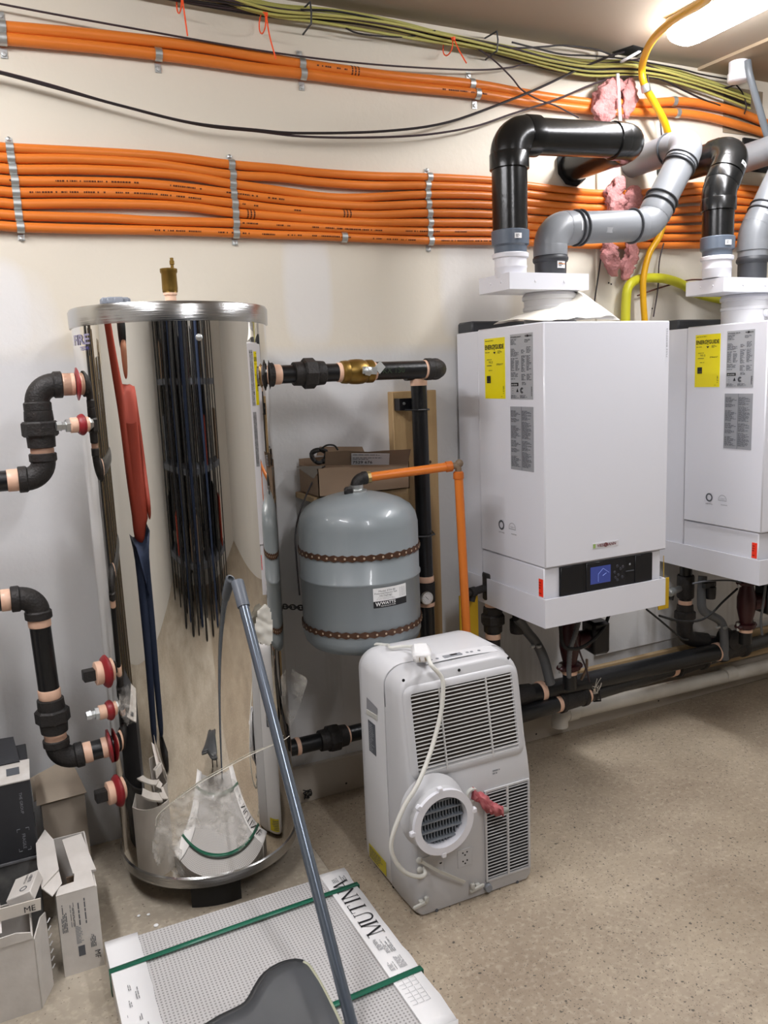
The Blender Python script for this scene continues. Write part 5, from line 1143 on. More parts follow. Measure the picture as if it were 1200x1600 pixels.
ghose([(951, 962, 2.3), (944, 980, 2.28), (930, 997, 2.26), (912, 1010, 2.25), (895, 1014, 2.25), (880, 1008, 2.26), (875, 975, 2.28)], .0065, M_rubber, 'black cable looping round the nearer pump', 'cable', 'cable')
ghose([(898, 985, 2.25), (900, 1000, 2.25), (908, 1025, 2.25), (916, 1045, 2.26), (921, 1065, 2.27)], .0035, M_cable2, 'thin brown cable hanging in front of the nearer motor box', 'cable', 'cable')
ghose([(917, 1030, 2.3), (916, 1045, 2.3), (908, 1062, 2.32)], .005, mat('cable_tan', '#6d5a4c', .5), 'tan cable below the nearer motor box', 'cable', 'cable')
ghose([(1010, 952, 2.35), (1030, 968, 2.35), (1050, 985, 2.35), (1065, 998, 2.35), (1075, 1000, 2.36)], .004, M_rubber, 'black wire sagging from the nearer boiler to the copper-ringed riser', 'cable', 'cable')
ghose([(1030, 962, 2.3), (1060, 970, 2.3), (1090, 970, 2.3), (1110, 960, 2.3), (1130, 940, 2.32), (1152, 920, 2.33)], .0045, M_rubber, 'black cable crossing in front of the right riser', 'cable', 'cable')
ghose([(1082, 912, 2.35), (1105, 908, 2.35), (1140, 907, 2.35), (1165, 912, 2.35)], .0035, M_gray, 'thin grey wire under the right boiler', 'cable', 'cable')
ghose([(1197, 905, 2.25), (1193, 940, 2.25), (1189, 970, 2.26), (1191, 992, 2.26)], .005, M_hose, 'thin grey tube hanging at the right edge under the right boiler', 'tube', 'tube')
cpx = atY(1105, 918, 2.42); t = thing('air_separator', (cpx.x, 2.42, cpx.z-.05), 'small black capped valve beside the grey hose under the right boiler', 'valve')
b = MB(); b.lathe([(.020, 0), (.022, .02), (.022, .05), (.016, .055), (.016, .07)], (cpx.x+.02, 2.42, cpx.z-.05), (0, 0, 1), 16); b.build('cap', M_black, t); b = MB(); b.beam((cpx.x-.02, 2.42, cpx.z+.01), (cpx.x+.04, 2.42, cpx.z+.012), .02, .02); b.build('lever', M_black, t)
q = atY(809, 972, 2.42); b = MB(); b.lathe([(.028, 0), (.030, .01), (.030, .05), (.02, .055), (.02, .12)], (q.x, 2.42, q.z-.04), (0, 0, 1), 18); b.build('capped_stub', M_iron, label='black capped pipe stub above the grey hose under the nearer boiler', cat='fitting')
for i, (px, py, Y) in enumerate(((832, 1010, 2.38), (842, 1010, 2.38), (1122, 980, 2.40), (1133, 981, 2.40))):
    q = atY(px, py, Y); b = MB(); b.lathe([(.006, -.008), (.007, 0), (.006, .008)], q, (1, 0, 0), 8); b.build('hose_screw', M_steel, label='tiny steel clamp screw on the grey hose, %s' % ('left of the nearer pump, outer one', 'left of the nearer pump, inner one', 'under the right boiler, left one', 'under the right boiler, right one')[i], cat='screw')
q = atY(929, 1075, 2.36); rnd = random.Random(4); b = MB()
for k in range(9): b.tube(smooth_path([q+V((rnd.uniform(-.01, .01), rnd.uniform(-.01, 0), -.02)), q+V((rnd.uniform(-.02, .02), -.01, .0)), q+V((rnd.uniform(-.03, .04), rnd.uniform(-.02, .01), rnd.uniform(-.0, .04)))], 3), .0016, 5)
b.build('wire_twist', mat('wire_pale', '#b7b0a4', .5), label='frayed pale twist of wire tied round the lower manifold pipe', cat='wire', kind='stuff')

# ================================================================== CEILING CORNER AT THE RIGHT
q = atY(1153, 128, 2.5); t = thing('flue_stub', (q.x, 2.5, q.z), 'short white plastic pipe stub through the ceiling corner', 'pipe'); b = MB(); b.lathe([(.036, 0), (.040, .003), (.040, .03), (.036, .032), (.036, CZ-q.z-.002)], (q.x, 2.50, q.z), (.0, .0, 1), 24); b.build('stub', M_whitepl, t)
cdp = [(1168, 95, 2.46), (1172, 120, 2.45), (1185, 165, 2.45), (1200, 215, 2.46), (1225, 285, 2.47)]; P = smooth_path([atY(*p) for p in cdp], 5); P = [V((p.x, p.y, min(p.z, CZ-.004))) for p in P]; b = MB(); b.tube(P, .0135, 14); b.build('grey_conduit', mat('conduit_grey', '#6f757b', .35), label='grey plastic conduit coming down from the ceiling corner at the right edge', cat='conduit')
q = atY(1133, 150, WY-.02); q2 = atY(1178, 212, WY-.02); b = MB(); b.box((q.x, WY-.0155, q2.z), (q2.x+.05, WY-.0122, q.z+.04)); b.build('plywood_piece', mat('plywood', '#8f7f6a', .7, var=.3, vscale=6), label='tan plywood piece behind the top orange pipes at the right', cat='board')
q = atY(1162, 215, WY-.02); b = MB(); b.box((q.x, WY-.022, q.z-.13), (q.x+.3, WY-.0125, q.z)); b.build('wall_hole', M_dark, label='dark opening in the wall behind the right vent pipes', cat='opening')
b = MB(); q = atZ(975, 78, CZ); b.prism([(q.x-.03, q.y+.03, CZ-.004), (q.x+.0, q.y-.05, CZ-.004), (q.x+.07, q.y-.04, CZ-.004), (q.x+.09, q.y+.03, CZ-.004)], (0, 0, .0038)); b.build('ceiling_hole', M_dark, label='dark hole cut in the ceiling board where the cables go up', cat='opening')
b = MB(); b.tube(smooth_path([V((q.x+.06, q.y-.02, CZ-.004)), atY(986, 88, WY-.08), atY(970, 97, WY-.07)], 5), .0055, 8); b.build('white_cable', M_whitepl, label='short white cable bending out of the ceiling hole', cat='cable')

# ================================================================== PORTABLE AIR CONDITIONER
ax0, ax1, ayb, ayf, ays, azt = .922, 1.334, 2.19, 1.860, 1.995, .703
def fy(z): return ayf if z < .33 else ayf+(z-.33)*.16+ (0 if z < .4 else .006)
ac = thing('air_conditioner', ((ax0+ax1)/2, (ayb+ayf)/2, 0), 'white portable air conditioner with its louvred back facing the room', 'air conditioner')
def outline(ins, rt, zb, n=7, xl=0, rb=.012):
    """front silhouette: bottom-left, up, round the top corners and down, pairs mirrored"""
    X0, X1, Z1 = ax0+ins+xl, ax1-ins, azt-ins; L = [(X0+rb, zb), (X0, zb+rb)]
    for z in (zb+.09, .20, .33, .38, .44, .52, .58): L.append((X0, z))
    for k in range(n+1):
        a = pi-pi/2*k/n; L.append((X0+rt+cos(a)*rt, Z1-rt*.85+sin(a)*rt*.85))
    # slight crown
    Rr = [(X0+X1-x, z) for x, z in L]
    return L, Rr
def loft(name, secs, m, cap0=True, cap1=True):
    """secs: list of (inset, corner radius, bottom z, y function)"""
    b = MB(); rows = []
    for (ins, rt, zb, yf_) in secs:
        L, Rr = outline(ins, rt, zb)
        row = [V((x, yf_(z), z)) for x, z in L]+[V((x, yf_(z), z)) for x, z in Rr[::-1]]
        for p in row:   # crown: the top rises a little towards the middle
            if p.z > azt-.10: p.z += .010*(1-((p.x-(ax0+ax1)/2)/.2)**2)-.010
        rows.append(row)
    n = len(rows[0]); vs = [p for r_ in rows for p in r_]
    fs = [(i*n+k, i*n+(k+1) % n, (i+1)*n+(k+1) % n, (i+1)*n+k) for i in range(len(rows)-1) for k in range(n)]
    b.add(vs, fs, True); h = n//2
    for use, base in ((cap0, 0), (cap1, (len(rows)-1)*n)):
        if use: b.add(vs[base:base+n], [(k, k+1, n-2-k, n-1-k) for k in range(h-1)])
    return b.build(name, m, ac, angle=50)
yc = lambda c: (lambda z: c)
loft('body_shell', [(.012, .06, .03, yc(ayb)), (.003, .058, .022, yc(ayb-.012)), (0, .055, .018, yc(ayb-.04)), (0, .055, .018, yc(ays+.004))], M_ac2)
loft('rear_panel', [(.0025, .055, .020, yc(ays+.002)), (.0, .055, .016, yc(ays)), (.001, .058, .012, lambda z: fy(z)+.085), (.004, .062, .010, lambda z: fy(z)+.045), (.008, .066, .005, lambda z: fy(z)+.018), (.013, .066, .003, lambda z: fy(z)+.005), (.020, .062, .004, lambda z: fy(z))], M_ac)
# base, castors
b = MB(); b.box((ax0+.03, ayf+.05, .012), (ax1-.03, ayb-.02, .03)); b.build('base_pan', M_black, ac)
for x in (ax0+.06, ax1-.06):
    for y in (ayf+.07, ayb-.05): b = MB(); b.lathe([(.014, -.009), (.015, 0), (.014, .009)], (x, y, .0152), (1, 0, 0), 16); b.build('castor', M_black, ac)
q = atY(756, 1413, ayf+.02); b = MB(); b.lathe([(.011, 0), (.013, .01), (.013, .04)], (q.x, ayf-.012, .022), (0, 1, 0), 14); b.build('drain_plug', M_lgray, ac)
UPN = V((0, .16, 1)).normalized(); NUP = V((0, -1, .16)).normalized()
def facept(px, py, off=0.0):
    d = _ray(px, py); t_ = (ayf-CAM.y)/d.y; p = CAM+d*t_
    if p.z > .33:
        # plane y = ayf+.006+(z-.33)*.16
        k = .16; c = ayf+.006-.33*k; t_ = (c+k*CAM.z-CAM.y)/(d.y-k*d.z); p = CAM+d*t_
        return p+NUP*off
    return p+V((0, -off, 0))
def onface(x, z, off=0.0):
    if z > .33: return V((x, ayf+.006+(z-.33)*.16, z))+NUP*off
    return V((x, ayf, z))+V((0, -off, 0))
def rrect(b, x0, x1, z0, z1, r, off0, off1, w_=None):
    """rounded frame (w_ = width) or plate on the upper face"""
    def loop(ins, off):
        L = []; rr = max(r-ins, .002)
        for (cx, cz, a0) in ((x1-ins-rr, z1-ins-rr, 0), (x0+ins+rr, z1-ins-rr, 90), (x0+ins+rr, z0+ins+rr, 180), (x1-ins-rr, z0+ins+rr, 270)):
            for k in range(5): a = radians(a0+22.5*k); L.append(onface(cx+cos(a)*rr, cz+sin(a)*rr, off))
        return L
    if w_ is None:
        a = loop(0, off0); c = loop(.004, off1); n = len(a); b.add(a+c, [(i, (i+1) % n, (i+1) % n+n, i+n) for i in range(n)]+[tuple(range(n, 2*n))]); return
    ls = [loop(0, off0), loop(.006, off1), loop(w_-.003, off1), loop(w_, off0)]; n = len(ls[0])
    b.add([p for l_ in ls for p in l_], [(j*n+i, j*n+(i+1) % n, (j+1)*n+(i+1) % n, (j+1)*n+i) for j in range(3) for i in range(n)], True)
a = facept(640, 1085); c = facept(808, 1165); gx0, gx1 = a.x-.0, c.x+.002; gz1, gz0 = a.z, facept(650, 1213).z
b = MB(); rrect(b, gx0-.022, gx1+.022, gz0-.018, gz1+.022, .028, .0, .007, .024); fr = b.build('upper_grille_frame', M_ac, ac, angle=60)
b = MB(); b.add([onface(gx0-.004, gz0-.004, .0008), onface(gx1+.004, gz0-.004, .0008), onface(gx1+.004, gz1+.004, .0008), onface(gx0-.004, gz1+.004, .0008)], [(0, 1, 2, 3)]); b.build('filter', mat('recess_shade_brown', '#3b3128', .9, var=.5, vscale=40, color2='#1c1713'), ac)  # dark plate on the face, painting the shaded recess behind the slats
NS = 21
def slat(x0, x1, z, m, h=.0030, off=.004, d=.0035):
    b = MB(); vs = []
    for xx in (x0, x1):
        for (dz, of) in ((-h, off-d), (-h*.3, off+d), (h, off+d*.6), (h*.3, off-d)): vs.append(onface(xx, z+dz, of))
    b.add(vs, [(0, 4, 5, 1), (1, 5, 6, 2), (2, 6, 7, 3), (3, 7, 4, 0), (0, 1, 2, 3), (4, 7, 6, 5)]); return b.build('slat', m, fr_)
fr_ = fr
for k in range(NS): slat(gx0-.004, gx1+.004, gz0+(gz1-gz0)*(k+.5)/NS, M_aclouv, h=.0024, d=.0028)
for px in (690, 764):
    x = facept(px, 1130).x; b = MB(); b.add([onface(x-.002, gz0-.002, .0085), onface(x+.002, gz0-.002, .0085), onface(x+.002, gz1+.002, .0085), onface(x-.002, gz1+.002, .0085)]+[onface(x-.002, gz0-.002, .002), onface(x+.002, gz0-.002, .002), onface(x+.002, gz1+.002, .002), onface(x-.002, gz1+.002, .002)], [(0, 1, 2, 3), (0, 4, 5, 1), (1, 5, 6, 2), (2, 6, 7, 3), (3, 7, 4, 0)]); b.build('grille_rib', M_aclouv, fr)
# lower grille
a = facept(758, 1240); c = facept(833, 1343); lx0, lx1 = a.x, min(c.x, ax1-.024); lz1 = .318; lz0 = facept(760, 1374).z
b = MB(); b.add([onface(lx0, lz0, .0008), onface(lx1, lz0, .0008), onface(lx1, lz1, .0008), onface(lx0, lz1, .0008)], [(0, 1, 2, 3)]); lg = b.build('lower_grille', mat('grille_shade', '#1d1b1a', .8), ac)  # dark plate in place of an opening, its colour is the shade inside
fr_ = lg; NL = 27
for k in range(NL): slat(lx0, lx1, lz0+(lz1-lz0)*(k+.5)/NL, M_ac, h=.0018, off=.003, d=.0022)
for x in (lx0-.002, (lx0+lx1)/2, lx1+.001): b = MB(); b.box((x-.003, ayf-.0065, lz0-.004), (x+.003, ayf-.0005, lz1+.004)); b.build('grille_rib', M_ac, lg)
for z in (lz0-.004, lz1+.003): b = MB(); b.box((lx0-.005, ayf-.005, z-.003), (lx1+.004, ayf-.0005, z+.003)); b.build('grille_rib', M_ac, lg)
# duct outlet
dc = atY(693, 1284, ayf-.055); dr = abs(atY(738, 1284, ayf-.055).x-atY(647, 1284, ayf-.055).x)/2
b = MB(); b.lathe([(dr*1.02, .055), (dr*1.0, .03), (dr*.97, .012), (dr*.96, .002)], dc, (0, 1, 0), 48, cap=False); b.lathe([(dr*1.30, .056), (dr*1.15, .046), (dr*1.02, .030)], dc+V((-.012, 0, .012)), (0, 1, 0), 40) if False else None; ho = b.build('duct_neck', M_ac, ac)
b = MB(); vs = []; n = 40
for k in range(n):
    a = 2*pi*k/n; vs.append(dc+V((cos(a)*dr*.98, .028, sin(a)*dr*.98)))
for k in range(n):
    a = 2*pi*k/n; e = 1.12+.22*max(0, cos(a-2.0))**2; vs.append(dc+V((cos(a)*dr*e, .0545, sin(a)*dr*e)))
b.add(vs, [(k, (k+1) % n, n+(k+1) % n, n+k) for k in range(n)], True); b.build('duct_shroud', M_ac, ho)
b = MB(); n = 48; b.ring(dc+V((0, -.006, 0)), (0, 1, 0), dr*1.03, dr*.80, .012, n); b.lathe([(dr*.80, .0), (dr*.785, .048)], dc, (0, 1, 0), 48, cap=False)
rg = b.build('duct_ring', M_whitepl, ho)
for ang in (5, 95, 185, 268, 140): 
    a = radians(ang); cc = dc+V((cos(a)*dr*1.06, 0, sin(a)*dr*1.06)); b = MB(); b.obox(cc, (cos(a), 0, sin(a)), (0, 1, 0), (-sin(a), 0, cos(a)), .008, .007, .007, .002); b.build('ring_tab', M_whitepl, rg)
b = MB(); b.lathe([(dr*.79, 0), (dr*.79, .001), (0, .001)], dc+V((0, .050, 0)), (0, 1, 0), 40); b.build('duct_inside', M_dark, ho)
for k in range(-7, 8):
    x = k*dr*.8/7.5*.98; hh = sqrt(max((dr*.78)**2-x*x, 1e-6)); b = MB(); b.box((dc.x+x-.0012, dc.y+.018, dc.z-hh), (dc.x+x+.0012, dc.y+.045, dc.z+hh)); b.build('vane', mat('vane_grey', '#7f858c', .5), ho)
for k in range(-2, 3):
    z = k*dr*.8/2.6; hh = sqrt(max((dr*.78)**2-z*z, 1e-6)); b = MB(); b.box((dc.x-hh, dc.y+.012, dc.z+z-.002), (dc.x+hh, dc.y+.03, dc.z+z+.002)); b.build('cross_bar', MATS['vane_grey'], ho)
# drain port with red cloth
p = facept(737, 1241); b = MB(); b.ring(p+V((0, -.010, 0)), (0, 1, 0), .020, .015, .012, 24); b.build('drain_port', M_acclip, ac)
rag = thing('red_rag', facept(755, 1250, .03), 'red cloth knotted round the drain stub of the air conditioner', 'cloth')
P = smooth_path([facept(737, 1240, .004), facept(744, 1243, .02), facept(752, 1250, .035), facept(762, 1254, .04), facept(770, 1257, .042)], 5); b = MB(); n = 14; vs = []
for i, q in enumerate(P):
    for k in range(n):
        a = 2*pi*k/n; r_ = .0155*(1+.9*noise.noise(V((q.x*80, cos(a)*1.5, sin(a)*1.5+i*.25)))); vs.append(q+V((0, cos(a), sin(a)))*r_+V((sin(a)*.2*r_, 0, 0)))
b.add(vs, [(i*n+k, i*n+(k+1) % n, (i+1)*n+(k+1) % n, (i+1)*n+k) for i in range(len(P)-1) for k in range(n)]+[tuple(range(n)), tuple(range((len(P)-1)*n, len(P)*n))], True); b.build('cloth', mat('rag_red', '#9c3644', .8, var=.7, vscale=60, color2='#c98a86'), rag, angle=60)
b = MB(); q = facept(770, 1257, .042); b.lathe([(.010, 0), (.010, .014), (.007, .022), (0, .024)], q, (1, -.2, .0), 14); b.build('stub_tip', mat('stub_grey', '#8a8c84', .6), rag)
# outlet-shaped cover, cable plate, screws
p = facept(715, 1357); q = facept(737, 1322); b = MB(); b.box((p.x, ayf-.002, p.z), (q.x, ayf-.0002, q.z), .0008); oc = b.build('socket_cover', M_ac, ac)
for zc in (.74, .27):
    zz = p.z+(q.z-p.z)*zc; xx = (p.x+q.x)/2
    for dx_, dz in ((-.007, .003), (.007, .003), (0, -.005)): b = MB(); b.lathe([(.0024, 0), (.0024, .0006)], (xx+dx_, ayf-.0022, zz+dz), (0, -1, 0), 10); b.build('socket_hole', M_dark, oc)
p = facept(650, 1377); q = facept(692, 1330); b = MB(); b.box((p.x+.005, ayf-.002, p.z+.006), (q.x, ayf-.0002, q.z), .0008); b.build('cable_plate', M_ac, ac)
for px, py in ((611, 1119), (611, 1240), (614, 1386)):
    d = _ray(px, py); p = CAM+d*((ayf+.06-CAM.y)/d.y); b = MB(); p.x = ax0+.0055; p = atX(px, py, ax0+.006); b.lathe([(.0045, 0), (.0045, .0025)], p+V((.003, 0, 0)), (-1, -.3, 0), 12); b.build('screw_hole', M_dark, ac)
for px, py in ((630, 1063), (717, 1047), (794, 1028), (682, 1422), (808, 1378), (752, 1222), (688, 1347)):
    p = facept(px, py, .001); b = MB(); b.lathe([(.0045, 0), (.0045, .001)], p, (0, -1, .16), 12); b.build('screw_hole', M_gray if px in (808, 682) else M_dark, ac)
# cord hooks
for i, (px, py) in enumerate(((655, 1409), (743, 1383))):
    p = facept(px, py); b = MB(); b.obox(p+V((-.002, -.012, -.002)), (1, 0, .15), (0, 1, 0), (-.15, 0, 1), .024, .004, .006, .003); b.box((p.x-.004, ayf-.012, p.z-.002), (p.x+.010, ayf, p.z+.008), .002)
    b.obox(p+V((.016 if i == 0 else -.018, -.014, .010)), (1, 0, 0), (0, 1, 0), (0, 0, 1), .006, .005, .010, .003); b.build('cord_hook', M_acclip, ac)
# top control panel
tz = azt-.004
def topz(x): return azt-.0035-.010*((x-(ax0+ax1)/2)/.2)**2
p = [atZ(640, 1040, .700), atZ(790, 1008, .70)]
cx0_, cx1_ = ax0+.115, ax1-.055; cy0, cy1 = 1.955, 1.995
vs = []; N_ = 10
for k in range(N_+1):
    x = cx0_+(cx1_-cx0_)*k/N_
    for y, dz in ((cy0, -.0025), (cy1, .0030)): vs.append((x, y, topz(x)+dz))
b = MB(); b.add(vs, [(2*k, 2*k+2, 2*k+3, 2*k+1) for k in range(N_)], True); cpn = b.build('control_strip', M_ac2, ac)
b = MB(); x = (ax0+ax1)/2+.01; b.box((x-.035, cy0+.010, topz(x)-.003), (x+.025, cy0+.026, topz(x)+.0018), .001); b.build('display_bezel', M_lgray, cpn); b = MB(); b.box((x-.012, cy0+.013, topz(x)+.001), (x+.010, cy0+.023, topz(x)+.0024)); b.build('display', M_black, cpn)
for dx_ in (-.075, -.055, .045, .060, .085): b = MB(); b.lathe([(.005, 0), (.0045, .001)], (x+dx_, cy0+.018, topz(x+dx_)+.0002), (0, 0, 1), 10); b.build('button', M_lgray, cpn)
# left side: handle, data label, warning label
S0 = ax0-.0005
def sd(px, py): return atX(px, py, S0)
p = [sd(573, 1089), sd(590, 1107), sd(590, 1118), sd(573, 1108)]; b = MB(); b.add([q+V((-.0006, 0, 0)) for q in p], [(0, 1, 2, 3)]); b.build('hand_grip', mat('grip_shade', '#8f8f93', .5), ac)
p = [sd(574, 1108), sd(590, 1118), sd(590, 1124), sd(574, 1114)]; b = MB(); b.prism(p, (-.004, 0, 0)); b.build('grip_lip', M_acclip, ac)
a = sd(575, 1118); c = sd(588, 1182); b = MB(); plate(b, V((S0, a.y, c.z)), (0, -1, 0), (0, 0, 1), a.y-c.y, a.z-c.z-.012); dl_ = b.build('data_label', M_gray, ac); fine_print(V((S0-.0008, a.y-.004, c.z+.004)), (0, -1, 0), (0, 0, 1), (a.y-c.y)*.85, (a.z-c.z)*.8, 14, 9, M_lgray, dl_, off=.0006)
a = sd(570, 1322); c = sd(601, 1385); z1_ = .095; b = MB(); plate(b, V((S0, ays+.155, .034)), (0, -1, 0), (0, 0, 1), .12, .045); yl = b.build('warning_label', mat('label_olive', '#c3b42c', .5), ac); fine_print(V((S0-.0008, ays+.15, .038)), (0, -1, 0), (0, 0, 1), .11, .036, 6, 12, M_gray, yl, off=.0006)
p = facept(770, 1228); fine_print(p, (1, 0, 0), (0, 0, 1), .035, .05, 6, 44, M_lgray, ac, off=.0008, name='raised_marking')
# releasable strap
P = [facept(652, 1341, .012), facept(680, 1355, .022), facept(722, 1374, .016)]; b = MB()
for i in range(2): b.beam(P[i], P[i+1], .002, .009, up=(0, -.2, 1), bev=0)
ts = thing('cable_tie', P[1], 'translucent releasable tie strap across the back of the air conditioner', 'tie'); b.build('band', mat('tie_clear', '#cfcfc8', .35), ts); b = MB(); b.ball(P[0], .010, 12, 8, (1, .6, 1)); b.ball(P[0]+V((0, 0, -.028)), .009, 12, 8, (1, .6, 1)); b.build('anchor', M_acclip, ts)
# mains cord and plug
t = thing('power_cord', facept(640, 1362, .02), 'white mains cord draped over the air conditioner with its plug lying on top', 'cord')
tzp = azt+.012
pl0 = atZ(658, 1020, azt+.020)
P = [facept(659, 1355, .002), facept(660, 1361, .014), facept(650, 1364, .020), facept(630, 1358, .022), facept(614, 1342, .022), facept(605, 1318, .024), facept(608, 1290, .03), facept(622, 1252, .04), facept(640, 1220, .045), facept(660, 1180, .035), facept(673, 1145, .028), facept(682, 1110, .026), facept(684, 1080, .03), facept(682, 1056, .030), atZ(672, 1036, azt+.015), pl0+V((.03, .01, .0))]
b = MB(); b.tube(smooth_path(P, 8), .0062, 12); b.build('cable', M_cord, t)
u_ = V((.45, 1, 0)).normalized(); v_ = V((1, -.45, 0)).normalized()
b = MB(); b.obox(pl0, u_, v_, (0, 0, 1), .046, .026, .015, .008); pg = b.build('plug_body', M_paper, t)
b = MB(); b.obox(pl0+u_*.052, u_, v_, (0, 0, 1), .012, .012, .009, .004); b.build('strain_relief', M_cord, t)
for s_ in (-.008, .008): b = MB(); b.obox(pl0-u_*.055+v_*s_, u_, v_, (0, 0, 1), .012, .0008, .003); b.build('prong', M_brass, pg)
b = MB(); fine_print(pl0+V((0, 0, .0135))-u_*.022-v_*.01, u_, v_*-1, .04, .02, 3, 2, M_lgray, pg) if False else text('TEST', pl0-u_*.015+v_*.006+V((0, 0, .013)), u_, v_*-1 if u_.cross(v_).z < 0 else v_, .008, M_lgray, 'lettering', pg)
P = [pl0+u_*.05, atZ(630, 1010, azt+.006), atZ(610, 1012, azt+.004), V((ax0+.09, 2.16, azt-.004)), V((ax0+.05, 2.215, azt-.03)), V((ax0+.05, 2.215, .5))]
b = MB(); b.tube(smooth_path(P, 6), .0045, 10); b.build('cable_tail', M_cord, t)

# ================================================================== TILE BUNDLE
bz = PAD; TZ = .101; X0, X1, Y0, Y1 = .125, .790, 1.392, 2.035
t = thing('tile_pack', ((X0+X1)/2, (Y0+Y1)/2, bz), 'strapped pack of large dotted grey tiles with white cardboard edges', 'tiles')
nT = 5
for k in range(nT):
    b = MB(); z0 = bz+.002+k*(TZ-bz-.005)/nT; b.box((X0+.012, Y0+.006, z0), (X1-.012, Y1-.006, z0+(TZ-bz-.005)/nT-.0012), .0008); b.build('tile', M_tile, t)
def edge(xa, xb, wave=False):
    b = MB(); n = 24; vs = []; xi = xb if xa < .3 else xa; xo = xa if xa < .3 else xb
    for k in range(n+1):
        y = Y0+(Y1-Y0)*k/n; w_ = (.006*noise.noise(V((y*9, 3, xa)))+.003*noise.noise(V((y*40, 1, xa)))) if True else 0
        vs += [(xi+w_, y, TZ), (xo, y, TZ+.001), (xo, y, bz+.001)]
    b.add(vs, [(3*k, 3*k+3, 3*k+4, 3*k+1) for k in range(n)]+[(3*k+1, 3*k+4, 3*k+5, 3*k+2) for k in range(n)])
    b.add([(xo, Y0, bz+.001), (xo, Y0, TZ+.001), (xi, Y0, TZ), (xi, Y0, bz+.001)], [(0, 1, 2, 3)])
    return b.build('cardboard_edge', mat('card_bright', '#efeeee', .6, var=.12, vscale=5), t, solid=.0022)
eL = edge(X0, .207); eR = edge(X1, .713)
# green straps
def gstrap(ya, yb, xa=X0, xb=X1, sag=0):
    b = MB(); z = TZ+.0035; w_ = .0085
    a = V((xa-.002, ya, z)); c = V((xb+.002, yb, z)); d = unit(a, c); s_ = V((-d.y, d.x, 0))
    pts = [V((xa-.0035, ya, bz+.001)), V((xa-.0035, ya, z)), a.lerp(c, .5)+V((0, 0, .001)), V((xb+.0035, yb, z)), V((xb+.0035, yb, bz+.001))]; vs = []
    for p in pts: vs += [p+s_*w_, p-s_*w_]
    b.add(vs, [(2*k, 2*k+1, 2*k+3, 2*k+2) for k in range(4)]); return b.build('strap', M_strap, t, solid=.0012)
gstrap(1.915, 1.943); gstrap(1.536, 1.567)
# lettering on the right edge: tops of the letters point to the tile side
XD = V((0, 1, 0)); UD = V((-1, 0, 0)); LO = V((.772, 1.727, TZ+.0034)); LH = .046
def serif(ch, y, w_):
    b = MB(); th = .0022; tk = .0060
    def bar(u0, v0, u1, v1, t_):
        a = LO+XD*(y+u0*w_)+UD*(v0*LH); c = LO+XD*(y+u1*w_)+UD*(v1*LH); d = c-a; L_ = d.length; d.normalize(); n_ = V((-d.y, d.x, 0))
        b.add([a+n_*t_/2, a-n_*t_/2, c-n_*t_/2, c+n_*t_/2], [(0, 1, 2, 3)])
    def ser(u, v): bar(u-.16, v, u+.16, v, .0018)
    if ch == 'M': bar(.1, 0, .1, 1, th); bar(.1, 1, .5, 0, tk); bar(.5, 0, .9, 1, th); bar(.9, 0, .9, 1, tk); ser(.1, .01); ser(.9, .01); ser(.05, .99); ser(.95, .99)
    if ch == 'U':
        bar(.15, .3, .15, 1, tk); bar(.85, .3, .85, 1, th); ser(.15, .99); ser(.85, .99)
        for k in range(8):
            a0 = pi+pi*k/8; a1 = pi+pi*(k+1)/8; bar(.5+.35*cos(a0), .3+.29*sin(a0), .5+.35*cos(a1), .3+.29*sin(a1), th+(tk-th)*(1-k/8)*.8)
    if ch == 'T': bar(.5, 0, .5, 1, tk); bar(.05, .985, .95, .985, th); bar(.06, .8, .06, 1, .0016); bar(.94, .8, .94, 1, .0016); ser(.5, .01)
    if ch == 'I': bar(.5, 0, .5, 1, tk); bar(.15, .01, .85, .01, .0018); bar(.15, .99, .85, .99, .0018)
    if ch == 'N': bar(.12, 0, .12, 1, th); bar(.12, 1, .88, 0, tk); bar(.88, 0, .88, 1, th); ser(.12, .01); ser(.08, .99); ser(.88, .99)
    if ch == 'A': bar(.5, 1, .1, 0, th); bar(.5, 1, .9, 0, tk); bar(.25, .35, .75, .35, th); ser(.1, .01); ser(.9, .01)
    b.build('lettering', M_ink, eR)
y_ = 0.0
for ch, w_ in (('M', .050), ('U', .042), ('T', .040), ('I', .018), ('N', .042), ('A', .040)): serif(ch, y_, w_); y_ += w_+.004
# grey printed blocks, small sketch of stacked tiles
for (x_, y0_, w_, h_, rr, cc, sd_) in ((.768, 1.650, .062, .014, 3, 1, 3), (.752, 1.650, .062, .010, 3, 1, 4), (.742, 1.668, .05, .014, 4, 1, 5), (.768, 1.590, .052, .020, 7, 1, 6), (.742, 1.590, .052, .018, 6, 1, 7), (.775, 1.975, .03, .018, 3, 1, 8), (.750, 1.975, .028, .018, 4, 1, 9)):
    fine_print(V((x_, y0_, TZ+.0022)), XD, UD, w_, h_, rr, sd_, mat('print_pale', '#8c8c8e', .6), eR, cols=cc)
for oy in (1.470, 1.525):
    b = MB()
    for k in range(4):
        for j in range(3):
            o_ = V((.765-.016*j, oy+.013*k, TZ+.0034)); 
            for (dx_, dy_, ll, ww) in ((0, 0, .012, .0008), (0, 0, .0008, .014)): b.add([o_, o_+V((0, ll, 0)), o_+V((-ww, ll, 0)), o_+V((-ww, 0, 0))], [(0, 1, 2, 3)])
    b.build('printed_sketch', MATS['print_pale'], eR)
for (x_, y0_, w_, h_) in ((.160, 1.855, .03, .008), (.175, 1.82, .05, .010), (.155, 1.80, .03, .008), (.17, 1.75, .03, .008), (.185, 1.72, .04, .01), (.165, 1.69, .03, .01), (.14, 1.77, .012, .004)):
    fine_print(V((x_, y0_-.03, TZ+.0022)), XD, UD, w_, h_, 2, int(y0_*100), MATS['print_pale'], eL)

